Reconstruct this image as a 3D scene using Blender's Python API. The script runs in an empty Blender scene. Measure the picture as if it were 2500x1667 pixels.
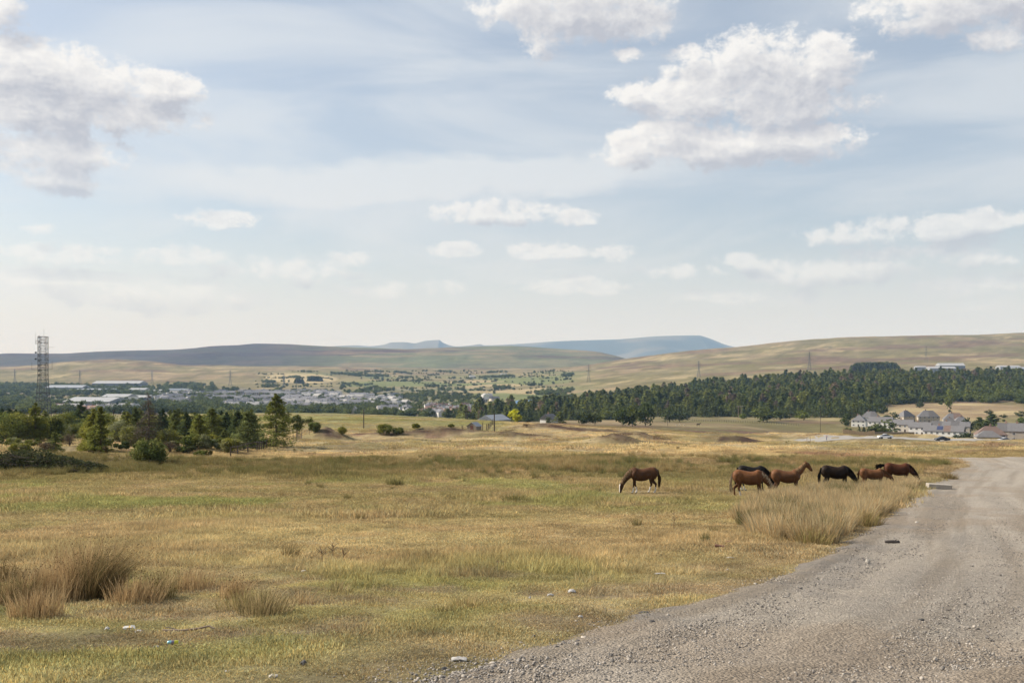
import bpy, bmesh, math, random
import numpy as np
from mathutils import Vector, Matrix, Euler

random.seed(7)
RNG = np.random.default_rng(11)
scene = bpy.context.scene
COL = scene.collection
HAZE = 5.2e-5
F = 2430.56          # focal length in photograph pixels (35 mm on 36 mm film, 2500 px wide)
HY = 900.0           # the photograph's row of the true horizon

# ------------------------------------------------------------------ camera
cam_d = bpy.data.cameras.new('camera')
cam_d.lens = 35.0
cam_d.sensor_width = 36.0
cam_d.sensor_fit = 'HORIZONTAL'
cam_d.shift_y = (HY - 1667 / 2) / 2500
cam_d.clip_start = 0.1
cam_d.clip_end = 60000
cam = bpy.data.objects.new('camera', cam_d)
cam.location = (0, 0, 0)
cam.rotation_euler = (math.radians(90), 0, 0)
COL.objects.link(cam)
scene.camera = cam

# ------------------------------------------------------------------ light
SUN_EL = math.radians(36)
SUN_AZ = math.radians(-76)        # from the view axis, negative = to the left
SUN_DIR = Vector((math.sin(SUN_AZ) * math.cos(SUN_EL), math.cos(SUN_AZ) * math.cos(SUN_EL), math.sin(SUN_EL)))
sun_d = bpy.data.lights.new('sun', 'SUN')
sun_d.energy = 5.0
sun_d.angle = math.radians(0.53)
sun_d.color = (1.0, 0.93, 0.82)
sun = bpy.data.objects.new('sun', sun_d)
sun.rotation_euler = (-SUN_DIR).to_track_quat('-Z', 'Y').to_euler()
sun.location = (-200, 60, 300)
COL.objects.link(sun)

# ------------------------------------------------------------------ sky
world = bpy.data.worlds.new('World')
scene.world = world
world.use_nodes = True
wt = world.node_tree
wt.nodes.clear()


class NT:
    """small helper to write node graphs as expressions"""
    def __init__(self, tree):
        self.t = tree

    def n(self, typ, **kw):
        nd = self.t.nodes.new(typ)
        for k, v in kw.items():
            setattr(nd, k, v)
        return nd

    def put(self, sock, v):
        if v is None:
            return
        if isinstance(v, bpy.types.NodeSocket):
            self.t.links.new(v, sock)
        else:
            sock.default_value = v

    def math(self, op, a, b=None, c=None, clamp=False):
        nd = self.n('ShaderNodeMath', operation=op, use_clamp=clamp)
        for i, v in enumerate((a, b, c)):
            self.put(nd.inputs[i], v)
        return nd.outputs[0]

    def vec(self, op, a, b=None, c=None, out=0):
        nd = self.n('ShaderNodeVectorMath', operation=op)
        for i, v in enumerate((a, b, c)):
            self.put(nd.inputs[i], v)
        return nd.outputs[out]

    def noise(self, v, scale, detail=4, rough=0.55, lac=2.0, dist=0.0, col=False):
        nd = self.n('ShaderNodeTexNoise')
        self.put(nd.inputs['Vector'], v)
        nd.inputs['Scale'].default_value = scale
        nd.inputs['Detail'].default_value = detail
        nd.inputs['Roughness'].default_value = rough
        nd.inputs['Lacunarity'].default_value = lac
        nd.inputs['Distortion'].default_value = dist
        return nd.outputs['Color' if col else 'Fac']

    def remap(self, v, a, b, c=0.0, d=1.0, smooth=False):
        nd = self.n('ShaderNodeMapRange')
        nd.interpolation_type = 'SMOOTHSTEP' if smooth else 'LINEAR'
        nd.clamp = True
        for i, x in enumerate((v, a, b, c, d)):
            self.put(nd.inputs[i], x)
        return nd.outputs[0]

    def mix(self, fac, a, b, typ='MIX'):
        nd = self.n('ShaderNodeMix', data_type='RGBA', blend_type=typ)
        self.put(nd.inputs['Factor'], fac)
        for nm, v in (('A', a), ('B', b)):
            s = [i for i in nd.inputs if i.name == nm and i.type == 'RGBA'][0]
            if isinstance(v, tuple) and len(v) == 3:
                v = (*v, 1)
            self.put(s, v)
        return [o for o in nd.outputs if o.type == 'RGBA'][0]

    def comb(self, x, y, z):
        nd = self.n('ShaderNodeCombineXYZ')
        for i, v in enumerate((x, y, z)):
            self.put(nd.inputs[i], v)
        return nd.outputs[0]

    def sep(self, v):
        nd = self.n('ShaderNodeSeparateXYZ')
        self.put(nd.inputs[0], v)
        return nd.outputs


W = NT(wt)
sky = W.n('ShaderNodeTexSky', sky_type='NISHITA')
sky.sun_disc = False
sky.sun_elevation = SUN_EL
sky.sun_rotation = SUN_AZ
sky.altitude = 380
sky.air_density = 1.0
sky.dust_density = 2.2
sky.ozone_density = 1.0
SKY_STRENGTH = 0.092

# clouds: banks of cumulus, each an ellipse of azimuth and elevation broken up by noise
# (photo px, photo py, half width, half height, weight), in 2352-wide picture units
CLOUDS = [
    # the big bank on the right: a domed top, a grey belly, a lower deck
    (1740, 190, 235, 110, 1.0), (1880, 165, 105, 85, 1.0), (1690, 130, 110, 60, .95), (1610, 225, 170, 72, 1.0), (1470, 214, 105, 30, .85), (1800, 245, 185, 62, 1.0),
    (1660, 330, 300, 55, .95), (1450, 340, 80, 50, .9), (1850, 325, 160, 46, .95), (1590, 120, 75, 24, .6), (1540, 300, 110, 40, .9),
    # left bank and the torn clouds under it
    (60, 165, 200, 75, 1.0), (180, 190, 190, 70, 1.0), (350, 195, 130, 40, .95), (260, 255, 200, 50, .95), (20, 250, 200, 70, 1.0),
    (100, 345, 190, 50, .85), (90, 395, 150, 42, .8), (220, 350, 90, 34, .7), (5, 12, 55, 55, .85),
    # along the top
    (1330, 5, 250, 85, 1.0), (1250, 75, 65, 60, .75), (1490, 50, 80, 44, .85), (2210, 0, 240, 72, 1.0), (2285, 78, 75, 28, .7),
    # small ones in the middle of the sky
    (515, 508, 92, 24, .95), (1140, 487, 175, 34, .9), (1310, 500, 58, 24, .8), (1045, 578, 62, 24, .85), (1250, 580, 100, 26, .85),
    (1420, 584, 60, 24, .85), (80, 521, 32, 13, .65), (800, 598, 60, 24, .75), (420, 586, 110, 24, .8), (150, 580, 160, 26, .8),
    (2060, 535, 250, 34, .8), (2240, 514, 110, 28, .85), (1690, 592, 60, 18, .8), (1450, 122, 48, 17, .7),
    (2295, 600, 90, 20, .75),
    # long low banks towards the horizon
    (300, 668, 300, 46, .72), (120, 640, 200, 30, .62), (650, 625, 200, 34, .6), (1330, 658, 160, 24, .7), (1900, 622, 300, 36, .66), (2140, 590, 240, 36, .62), (1560, 625, 150, 20, .5), (2250, 655, 180, 24, .5),
    (900, 665, 200, 18, .42), (1750, 680, 260, 18, .42),
]


def az_el(px, py):
    k = 2500 / 2352
    u = (px * k - 1250) / F
    v = (HY - py * k) / F
    return math.atan(u), math.atan2(v, math.sqrt(1 + u * u))


gen = W.n('ShaderNodeTexCoord').outputs['Generated']
dx, dy, dz = W.sep(gen)
az = W.math('ARCTAN2', dx, dy)
el = W.math('ARCSINE', dz)
P0 = W.comb(az, el, 0.0)


def cloud_blobs(p, wmin=0.0):
    d = None
    for (cx, cy, rx, ry, w) in CLOUDS:
        if w < wmin:
            continue
        a, e = az_el(cx, cy)
        ra = rx * 2500 / 2352 / F
        re = ry * 2500 / 2352 / F
        q = W.vec('MULTIPLY_ADD', p, (1 / ra, 1 / re, 0), (-a / ra, -e / re, 0))
        r2 = W.vec('DOT_PRODUCT', q, q, out=1)
        b = W.math('MULTIPLY_ADD', r2, -w, w)
        d = b if d is None else W.math('MAXIMUM', d, b)
    return W.math('MAXIMUM', d, -0.7)


def cloud_noise(p, detail, vd):
    """billowed heaps: rounded cells of several sizes plus ragged fractal noise"""
    q = W.vec('MULTIPLY', p, (1.0, 1.35, 1.0))
    vo = W.n('ShaderNodeTexVoronoi', voronoi_dimensions='2D', feature='SMOOTH_F1')
    W.put(vo.inputs['Vector'], q)
    vo.inputs['Scale'].default_value = 42.0
    vo.inputs['Detail'].default_value = vd
    vo.inputs['Roughness'].default_value = .62
    vo.inputs['Lacunarity'].default_value = 2.3
    vo.inputs['Smoothness'].default_value = .35
    vo.normalize = True
    f = W.noise(q, 20.0, detail, .70)
    return W.math('MULTIPLY_ADD', vo.outputs['Distance'], -.70, W.math('MULTIPLY_ADD', f, 1.45, .08))


SKY_C = sky.outputs[0]
# thin veil of cirrus and milky air, streaked sideways
veil_n = W.noise(W.vec('MULTIPLY', P0, (1.0, 5.0, 1.0)), 2.6, 5, .55, dist=.6)
veil = W.remap(veil_n, .36, .66, 0.36, 0.80, smooth=True)
# a broad arm of cirrus sweeping across the middle of the view
_ca, _ce = az_el(980, 415)
arm = W.math('SUBTRACT', el, W.math('MULTIPLY_ADD', W.math('SUBTRACT', az, _ca), .04, _ce))
arm = W.math('ADD', arm, W.math('MULTIPLY_ADD', W.noise(W.vec('MULTIPLY', P0, (1.0, 2.5, 1.0)), 6.0, 5, .6), .07, -.035))
arm = W.math('MULTIPLY', W.remap(W.math('ABSOLUTE', arm), .002, .036, 1, 0, smooth=True), W.remap(W.math('ABSOLUTE', W.math('SUBTRACT', az, _ca)), .10, .42, .9, 0, smooth=True))
veil = W.math('MAXIMUM', veil, W.math('ADD', W.math('MULTIPLY', veil, .5), arm))
veil = W.math('MULTIPLY', veil, W.remap(el, .45, 1.0, 1.0, .25))  # veil thinned overhead, out of view, to weaken the sky fill
low = W.remap(el, -0.02, 0.26, 0.86, 0.0, smooth=True)
veil = W.math('MINIMUM', W.math('MAXIMUM', veil, low), .95)
SUNSIDE = W.remap(az, -.6, .6, 1.05, .94)
vcol = W.vec('SCALE', W.mix(W.remap(el, 0.0, .2), (6.5, 6.3, 6.1, 1), (5.7, 6.0, 6.3, 1)), None)
W.put(vcol.node.inputs['Scale'], SUNSIDE)
base_sky = W.mix(veil, SKY_C, vcol)

# the banks of cumulus ahead
warp = W.vec('SUBTRACT', W.noise(P0, 9.0, 3, .5, col=True), (.5, .5, .5))
PW = W.vec('MULTIPLY_ADD', warp, (.040, .020, 0), P0)
b0 = cloud_blobs(PW)
b1 = cloud_blobs(W.vec('ADD', PW, (-0.013, 0.017, 0)))
n0 = cloud_noise(PW, 8, 3.0)
n1 = cloud_noise(W.vec('ADD', PW, (-0.0055, 0.0075, 0)), 5, 2.0)
d0 = W.math('MULTIPLY_ADD', n0, 2.4, W.math('ADD', b0, -1.50))
alpha = W.remap(d0, -0.16, 0.64, smooth=True)
big = W.math('MAXIMUM', W.math('MINIMUM', W.math('SUBTRACT', b0, b1), .55), -.6)
small = W.math('SUBTRACT', n0, n1)
lit = W.math('MULTIPLY_ADD', big, .95, W.math('MULTIPLY_ADD', small, 1.2, .38))
lit = W.math('ADD', lit, W.remap(d0, 0.05, 1.0, .26, -.12))
lit = W.math('MAXIMUM', W.math('MINIMUM', lit, 1.0), 0.0)
ccol = W.mix(lit, (3.95, 4.05, 4.5, 1), (7.3, 7.15, 6.95, 1))
alpha = W.math('MULTIPLY', alpha, W.remap(el, 0.03, 0.22, 0.30, 0.97))
front = W.mix(alpha, base_sky, ccol)
# similar sky outside the picture, less detailed, its cloud thinned to cut fill light
gn = W.noise(W.vec('MULTIPLY', gen, (1, 1, 1.8)), 4.2, 4, .55)
around = W.mix(W.remap(gn, .54, .68, 0, .8, smooth=True), base_sky, W.mix(W.remap(gn, .55, .78), (7.2, 7.1, 7.0, 1), (4.6, 4.7, 5.3, 1)))
fr = W.math('MAXIMUM', W.remap(W.math('ABSOLUTE', az), .56, .70), W.remap(el, .38, .50))
bg = W.n('ShaderNodeBackground')
W.put(bg.inputs['Color'], front)
bg.inputs['Strength'].default_value = SKY_STRENGTH
bg2 = W.n('ShaderNodeBackground')
W.put(bg2.inputs['Color'], around)
bg2.inputs['Strength'].default_value = SKY_STRENGTH
mixs = W.n('ShaderNodeMixShader')
wt.links.new(fr, mixs.inputs[0])
wt.links.new(bg.outputs[0], mixs.inputs[1])
wt.links.new(bg2.outputs[0], mixs.inputs[2])
wo = W.n('ShaderNodeOutputWorld')
wt.links.new(mixs.outputs[0], wo.inputs['Surface'])
world.cycles.sampling_method = 'MANUAL'
world.cycles.sample_map_resolution = 256

vs = scene.view_settings
vs.view_transform = 'Standard'
vs.look = 'None'
vs.exposure = 0.5
vs.gamma = 1.0
vs.use_curve_mapping = False
scene.cycles.use_denoising = True
scene.cycles.max_bounces = 6
scene.cycles.diffuse_bounces = 2
scene.cycles.glossy_bounces = 2
scene.cycles.transmission_bounces = 2
scene.cycles.transparent_max_bounces = 8
scene.cycles.volume_bounces = 0
scene.cycles.caustics_reflective = False
scene.cycles.caustics_refractive = False

# ------------------------------------------------------------------ numeric helpers
_perm = np.random.default_rng(3).random((512, 512)).astype(np.float64)


def vnoise(x, y, seed=0):
    x = np.asarray(x, float) + seed * 37.7
    y = np.asarray(y, float) + seed * 91.3
    xi = np.floor(x).astype(np.int64)
    yi = np.floor(y).astype(np.int64)
    fx = x - xi
    fy = y - yi
    fx = fx * fx * fx * (fx * (fx * 6 - 15) + 10)
    fy = fy * fy * fy * (fy * (fy * 6 - 15) + 10)
    a = _perm[xi & 511, yi & 511]
    b = _perm[(xi + 1) & 511, yi & 511]
    c = _perm[xi & 511, (yi + 1) & 511]
    d = _perm[(xi + 1) & 511, (yi + 1) & 511]
    return (a * (1 - fx) + b * fx) * (1 - fy) + (c * (1 - fx) + d * fx) * fy


def fbm(x, y, octs=4, seed=0, gain=.5):
    s = 0
    a = 1
    t = 0
    f = 1
    for o in range(octs):
        s = s + a * vnoise(np.asarray(x) * f, np.asarray(y) * f, seed + o * 7)
        t += a
        a *= gain
        f *= 2.03
    return s / t          # about 0.5 mean


def sstep(a, b, v):
    t = np.clip((np.asarray(v, float) - a) / (b - a), 0, 1)
    return t * t * (3 - 2 * t)


def pchip(xk, yk, x):
    """monotone cubic, yk may hold several columns (k, m)"""
    xk = np.asarray(xk, float)
    yk = np.asarray(yk, float)
    h = np.diff(xk)
    dl = np.diff(yk, axis=0) / h.reshape(-1, *([1] * (yk.ndim - 1)))
    m = np.zeros_like(yk)
    w1 = (2 * h[1:] + h[:-1]).reshape(-1, *([1] * (yk.ndim - 1)))
    w2 = (h[1:] + 2 * h[:-1]).reshape(-1, *([1] * (yk.ndim - 1)))
    with np.errstate(divide='ignore', invalid='ignore'):
        mm = (w1 + w2) / (w1 / dl[:-1] + w2 / dl[1:])
    mm = np.where(dl[:-1] * dl[1:] > 0, mm, 0)
    m[1:-1] = np.nan_to_num(mm)
    m[0] = dl[0]
    m[-1] = dl[-1]
    x = np.clip(np.asarray(x, float), xk[0], xk[-1])
    i = np.clip(np.searchsorted(xk, x, side='right') - 1, 0, len(h) - 1)
    sh = (-1,) + (1,) * (yk.ndim - 1)
    t = ((x - xk[i]) / h[i]).reshape(sh)
    hh = h[i].reshape(sh)
    return ((2 * t**3 - 3 * t**2 + 1) * yk[i] + (t**3 - 2 * t**2 + t) * hh * m[i]
            + (-2 * t**3 + 3 * t**2) * yk[i + 1] + (t**3 - t**2) * hh * m[i + 1])


# ------------------------------------------------------------------ the lie of the land
# heights (m, camera eye = 0) by distance ahead and bearing (bearing as photograph column)
DEP = [0.5, 4, 7.5, 14, 25, 40, 55, 80, 110, 150, 200, 300, 330, 400, 500, 650, 800, 1000, 1300, 1700, 2200, 3000, 3700, 4500, 5200, 9000, 30000]
NEAR = [-1.80, -2.08, -2.37, -3.10, -4.25, -5.65, -6.85, -8.4, -9.9, -11.75]
COLS = {
    -900: [-14.4, -18.5, -19.4, -22, -26, -30, -37, -45, -55, -60, -58, -50, -20, 10, -30, -60, -60],
    0:    [-14.4, -18.5, -19.4, -22, -25.5, -30, -37, -46, -56, -61, -60, -50, -16, 6, -30, -60, -60],
    200:  [-14.4, -18.5, -19.4, -22, -25, -30, -37, -46, -56, -61, -60, -50, -10, 36, 10, -60, -60],
    330:  [-14.4, -18.3, -19.3, -21.5, -24.4, -30, -38, -47, -56, -62, -61, -50, -9, 38, 12, -60, -60],
    480:  [-14.4, -18.2, -19.2, -20.8, -23, -30, -39, -49, -57, -63, -62, -49, -14, 14, 8, -60, -60],
    700:  [-14.4, -18.0, -18.6, -20.2, -22.4, -31, -40, -50, -57, -63, -62, -48, -18, 12, 10, -60, -60],
    900:  [-14.4, -18.2, -18.9, -20.6, -23, -32, -41, -51, -58, -63, -61, -49, -25, 0, 6, -60, -60],
    1100: [-14.6, -18.4, -19.2, -21.0, -25, -33, -42, -52, -58, -62, -59, -49, -33, -11, 0, -60, -60],
    1250: [-14.7, -18.6, -19.5, -21.8, -27, -35, -43, -52, -58, -60, -57, -43, -24, -8, 0, -60, -60],
    1400: [-14.8, -19.2, -20.3, -23.0, -28, -36, -43, -50, -55, -54, -51, -31, -8, 9, 2, -60, -60],
    1600: [-15.2, -20.0, -21.3, -25.0, -30, -37, -43, -48, -49, -42, -32, -6, 23, 63, 30, -60, -60],
    1800: [-15.6, -21.0, -21.8, -27.3, -33, -39, -44, -47, -45, -34, -21, 8, 50, 102, 70, -60, -60],
    2000: [-15.8, -21.6, -21.9, -30.5, -37.5, -43.5, -46.5, -46.5, -41, -26, -11, 22, 76, 135, 100, -60, -60],
    2250: [-15.8, -21.6, -22.3, -31.5, -38.5, -43.8, -46, -43.5, -38, -24, -8, 32, 89, 148, 110, -60, -60],
    2500: [-15.8, -21.8, -23.8, -30.5, -37, -42.5, -44.5, -42, -36, -22, -4, 40, 99, 159, 120, -60, -60],
    3500: [-15.8, -22.0, -24.0, -30, -35, -40, -43, -40, -34, -20, 0, 60, 120, 180, 140, -60, -60],
}
_ck = sorted(COLS)
_tab = np.array([NEAR + COLS[c] for c in _ck]).T          # depth x column
_LD = np.linspace(math.log(DEP[0]), math.log(DEP[-1]), 900)
_PX = np.linspace(_ck[0], _ck[-1], 441)
_t1 = pchip(np.log(DEP), _tab, _LD)
_T = pchip(_ck, _t1.T, _PX).T
for _ in range(3):
    _T[:, 1:-1] = (_T[:, :-2] + 2 * _T[:, 1:-1] + _T[:, 2:]) / 4

# grassy hummocks of old spoil: (column, distance, height, half width, half depth)
MOUNDS = [(1088, 235, 2.4, 11, 7), (800, 215, 2.6, 4.6, 5), (1550, 205, 2.5, 8, 5), (1790, 215, 1.7, 12, 6), (1490, 186, 1.9, 6, 4.5),
          (1250, 225, 1.5, 10, 6), (1370, 320, 1.6, 22, 12), (940, 235, .7, 12, 8), (1660, 190, .6, 12, 8), (620, 190, .8, 10, 8),
          (350, 103, .7, 6, 3), (470, 122, .9, 7, 4), (90, 112, 1.0, 8, 4), (560, 130, .7, 6, 5), (1960, 190, .7, 16, 8), (2250, 180, .5, 16, 8)]


def base_height(x, y):
    x = np.asarray(x, float)
    y = np.asarray(y, float)
    yy = np.maximum(y, 0.6)
    # bearings lose meaning at the viewer's feet, so fade to the middle column there
    u = x / np.maximum(yy, 3.0)
    px = np.clip(1250 + F * u, _PX[0], _PX[-1] - 1e-6)
    ld = np.clip(np.log(yy), _LD[0], _LD[-1] - 1e-6)
    fi = (ld - _LD[0]) / (_LD[1] - _LD[0])
    fj = (px - _PX[0]) / (_PX[1] - _PX[0])
    i = np.minimum(fi.astype(int), len(_LD) - 2)
    j = np.minimum(fj.astype(int), len(_PX) - 2)
    a = fi - i
    b = fj - j
    z = ((_T[i, j] * (1 - a) + _T[i + 1, j] * a) * (1 - b) + (_T[i, j + 1] * (1 - a) + _T[i + 1, j + 1] * a) * b)
    # ground the camera stands on runs on behind it
    return np.where(y < 0.6, -1.80 - 0.02 * np.minimum(y - .6, 0), z)


def H(x, y):
    z = base_height(x, y)
    x = np.asarray(x, float)
    y = np.asarray(y, float)
    z = np.array(z)
    for (px, d, h, w, dp) in MOUNDS:
        cx = (px - 1250) / F * d
        k = (np.abs(y - d) < dp * 2.2) & (np.abs(x - cx) < w * 2.2)
        if k.any():
            g = ((x[k] - cx) / w) ** 2 + ((y[k] - d) / dp) ** 2
            z[k] += h * np.exp(-g * 1.1) * (0.75 + .5 * fbm(x[k] / 3, y[k] / 3, 3, 5))
    near = sstep(10, 60, y) * (1 - sstep(420, 600, y))
    z = z + (fbm(x / 1.3, y / 1.3, 3, 1) - .5) * .09 * (1 - sstep(60, 200, y))
    z = z + (fbm(x / 14, y / 14, 3, 2) - .5) * 1.5 * near * sstep(30, 150, y)
    z = z + (fbm(x / 4.5, y / 4.5, 3, 6) - .5) * .7 * near * sstep(110, 160, y)
    far = sstep(700, 1500, y)
    z = z + (fbm(x / 260, y / 260, 4, 3) - .5) * 15 * far * sstep(2800, 4200, y)
    z = z + (fbm(x / 90, y / 90, 3, 4) - .5) * 3 * far
    return z


def H1(x, y):
    return float(H(np.array([x]), np.array([y]))[0])


def at(px, d):
    """ground point seen in photograph column px at distance d"""
    x = (px - 1250) / F * d
    return Vector((x, d, H1(x, d)))


_dd = np.exp(np.linspace(math.log(5), math.log(2000), 700))


def row_depth(px, row):
    """distance at which the ground first shows in this column and row"""
    x = (px - 1250) / F * _dd
    rows = HY - H(x, _dd) / _dd * F
    k = np.argmax(rows <= row)
    return float(_dd[k])


def on(px, row):
    return at(px, row_depth(px, row))


# ------------------------------------------------------------------ the gravel track
# left edge, by photograph column and row on the ground, laid out once on the plan
_edge = [(820, 1760), (1010, 1662), (1160, 1622), (1300, 1580), (1480, 1535), (1640, 1492), (1800, 1440), (1940, 1385), (2040, 1335), (2120, 1290), (2190, 1245),
         (2235, 1205), (2285, 1172), (2325, 1146), (2360, 1137)]
EDGE = np.array([(on(a, b).x, on(a, b).y) if b < 1700 else (at(a, 6.2).x, 6.2) for a, b in _edge])
EDGE = np.vstack([[(-4.2, 1.0), (-2.6, 4.0)], EDGE, [(EDGE[-1][0] + 7, 118), (EDGE[-1][0] + 20, 150)]])
_es = pchip(np.arange(len(EDGE)), EDGE, np.linspace(0, len(EDGE) - 1, 400))


def track_in(x, y):
    """signed distance into the track from its left edge (positive = on gravel)"""
    x = np.atleast_1d(np.asarray(x, float))
    y = np.atleast_1d(np.asarray(y, float))
    out = np.full(x.shape, -50.0)
    ex = np.interp(y, _es[:, 1], _es[:, 0])
    sl = np.gradient(_es[:, 0], _es[:, 1])
    s = np.interp(y, _es[:, 1], sl)
    m = (y < 128)
    out[m] = ((x - ex) / np.sqrt(1 + s * s))[m]
    # far end of the gravel
    fe = 112 - y + 3 * np.sin(x * .3)
    return np.minimum(out, fe)


# ------------------------------------------------------------------ mesh helper
def mesh_obj(name, verts, faces, mat=None, parent=None, smooth=False, colors=None, fmat=None, mats=None):
    me = bpy.data.meshes.new(name)
    verts = np.asarray(verts, dtype=np.float32)
    if isinstance(faces, np.ndarray) and faces.ndim == 2:
        nf, k = faces.shape
        me.vertices.add(len(verts))
        me.vertices.foreach_set('co', verts.ravel())
        me.loops.add(nf * k)
        me.loops.foreach_set('vertex_index', faces.astype(np.int32).ravel())
        me.polygons.add(nf)
        me.polygons.foreach_set('loop_start', np.arange(0, nf * k, k, dtype=np.int32))
        me.polygons.foreach_set('loop_total', np.full(nf, k, dtype=np.int32))
        me.update(calc_edges=True)
    else:
        me.from_pydata([tuple(v) for v in verts], [], [tuple(int(i) for i in f) for f in faces])
    if mats:
        for m in mats:
            me.materials.append(m)
    elif mat is not None:
        me.materials.append(mat)
    if fmat is not None:
        me.polygons.foreach_set('material_index', np.asarray(fmat, dtype=np.int32))
    if smooth:
        me.polygons.foreach_set('use_smooth', np.ones(len(me.polygons), dtype=bool))
    if colors is not None:
        at_ = me.attributes.new('tint', 'FLOAT_COLOR', 'POINT')
        c = np.ones((len(verts), 4), dtype=np.float32)
        c[:, :3] = colors
        at_.data.foreach_set('color', c.ravel())
    ob = bpy.data.objects.new(name, me)
    COL.objects.link(ob)
    if parent is not None:
        ob.parent = parent
    return ob


def tag(o, label=None, cat=None, group=None, kind=None):
    if label:
        o['label'] = label
    if cat:
        o['category'] = cat
    if group:
        o['group'] = group
    if kind:
        o['kind'] = kind
    return o


def empty(name, loc, rz=0.0):
    o = bpy.data.objects.new(name, None)
    o.empty_display_size = .3
    o.location = loc
    o.rotation_euler = (0, 0, rz)
    COL.objects.link(o)
    return o


def dup(root, loc=None, rz=None, scale=None):
    r = root.copy()
    COL.objects.link(r)
    if loc is not None:
        r.location = loc
    if rz is not None:
        r.rotation_euler = (0, 0, rz)
    if scale is not None:
        r.scale = (scale,) * 3 if not hasattr(scale, '__len__') else scale
    for ch in root.children:
        c = ch.copy()
        COL.objects.link(c)
        c.parent = r
        for g in ch.children:
            d = g.copy()
            COL.objects.link(d)
            d.parent = c
    return r


# ------------------------------------------------------------------ materials
def mat(name):
    m = bpy.data.materials.new(name)
    m.use_nodes = True
    m.node_tree.nodes.clear()
    return m, NT(m.node_tree)


def finish(m, N, shader):
    o = N.n('ShaderNodeOutputMaterial')
    m.node_tree.links.new(shader, o.inputs['Surface'])
    return m


def principled(N, col, rough=.8, metal=0.0, spec=.3, bump=None, bump_d=.02, bump_s=.5):
    b = N.n('ShaderNodeBsdfPrincipled')
    if isinstance(col, tuple) and len(col) == 3:
        col = (*col, 1)
    N.put(b.inputs['Base Color'], col)
    N.put(b.inputs['Roughness'], rough)
    b.inputs['Metallic'].default_value = metal
    b.inputs['Specular IOR Level'].default_value = spec
    if bump is not None:
        bn = N.n('ShaderNodeBump')
        bn.inputs['Strength'].default_value = bump_s
        bn.inputs['Distance'].default_value = bump_d
        N.put(bn.inputs['Height'], bump)
        N.t.links.new(bn.outputs[0], b.inputs['Normal'])
    return b.outputs[0]


def simple_mat(name, col, rough=.75, metal=0.0, var=.18, scale=3.0, spec=.3):
    """plain coloured surface with uneven weathering"""
    m, N = mat(name)
    p = N.n('ShaderNodeTexCoord').outputs['Object']
    nz = N.noise(p, scale, 5, .6)
    k = N.remap(nz, .25, .75, 1 - var, 1 + var)
    c = N.vec('SCALE', (col[0], col[1], col[2]), None)
    nd = c.node
    N.put(nd.inputs['Scale'], k)
    return finish(m, N, principled(N, c, rough, metal, spec))


def tint_attr(N, name='tint', typ='GEOMETRY'):
    a = N.n('ShaderNodeAttribute', attribute_name=name)
    a.attribute_type = typ
    return a.outputs['Color']


# ------------------------------------------------------------------ colours of the ground (albedo)
def srgb(r, g, b):
    c = np.array([r, g, b], float) / 255
    return np.where(c <= .04045, c / 12.92, ((c + .055) / 1.055) ** 2.4)


STRAW = np.array([.365, .292, .160])
TAN = np.array([.262, .196, .112])
OLIVE = np.array([.185, .158, .072])
GREEN = np.array([.135, .145, .052])
DARKR = np.array([.105, .092, .036])
HEATH = np.array([.15, .085, .065])
DIRT = np.array([.20, .15, .105])


def lerp(a, b, t):
    t = np.asarray(t)[..., None]
    return a * (1 - t) + b * t


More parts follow.
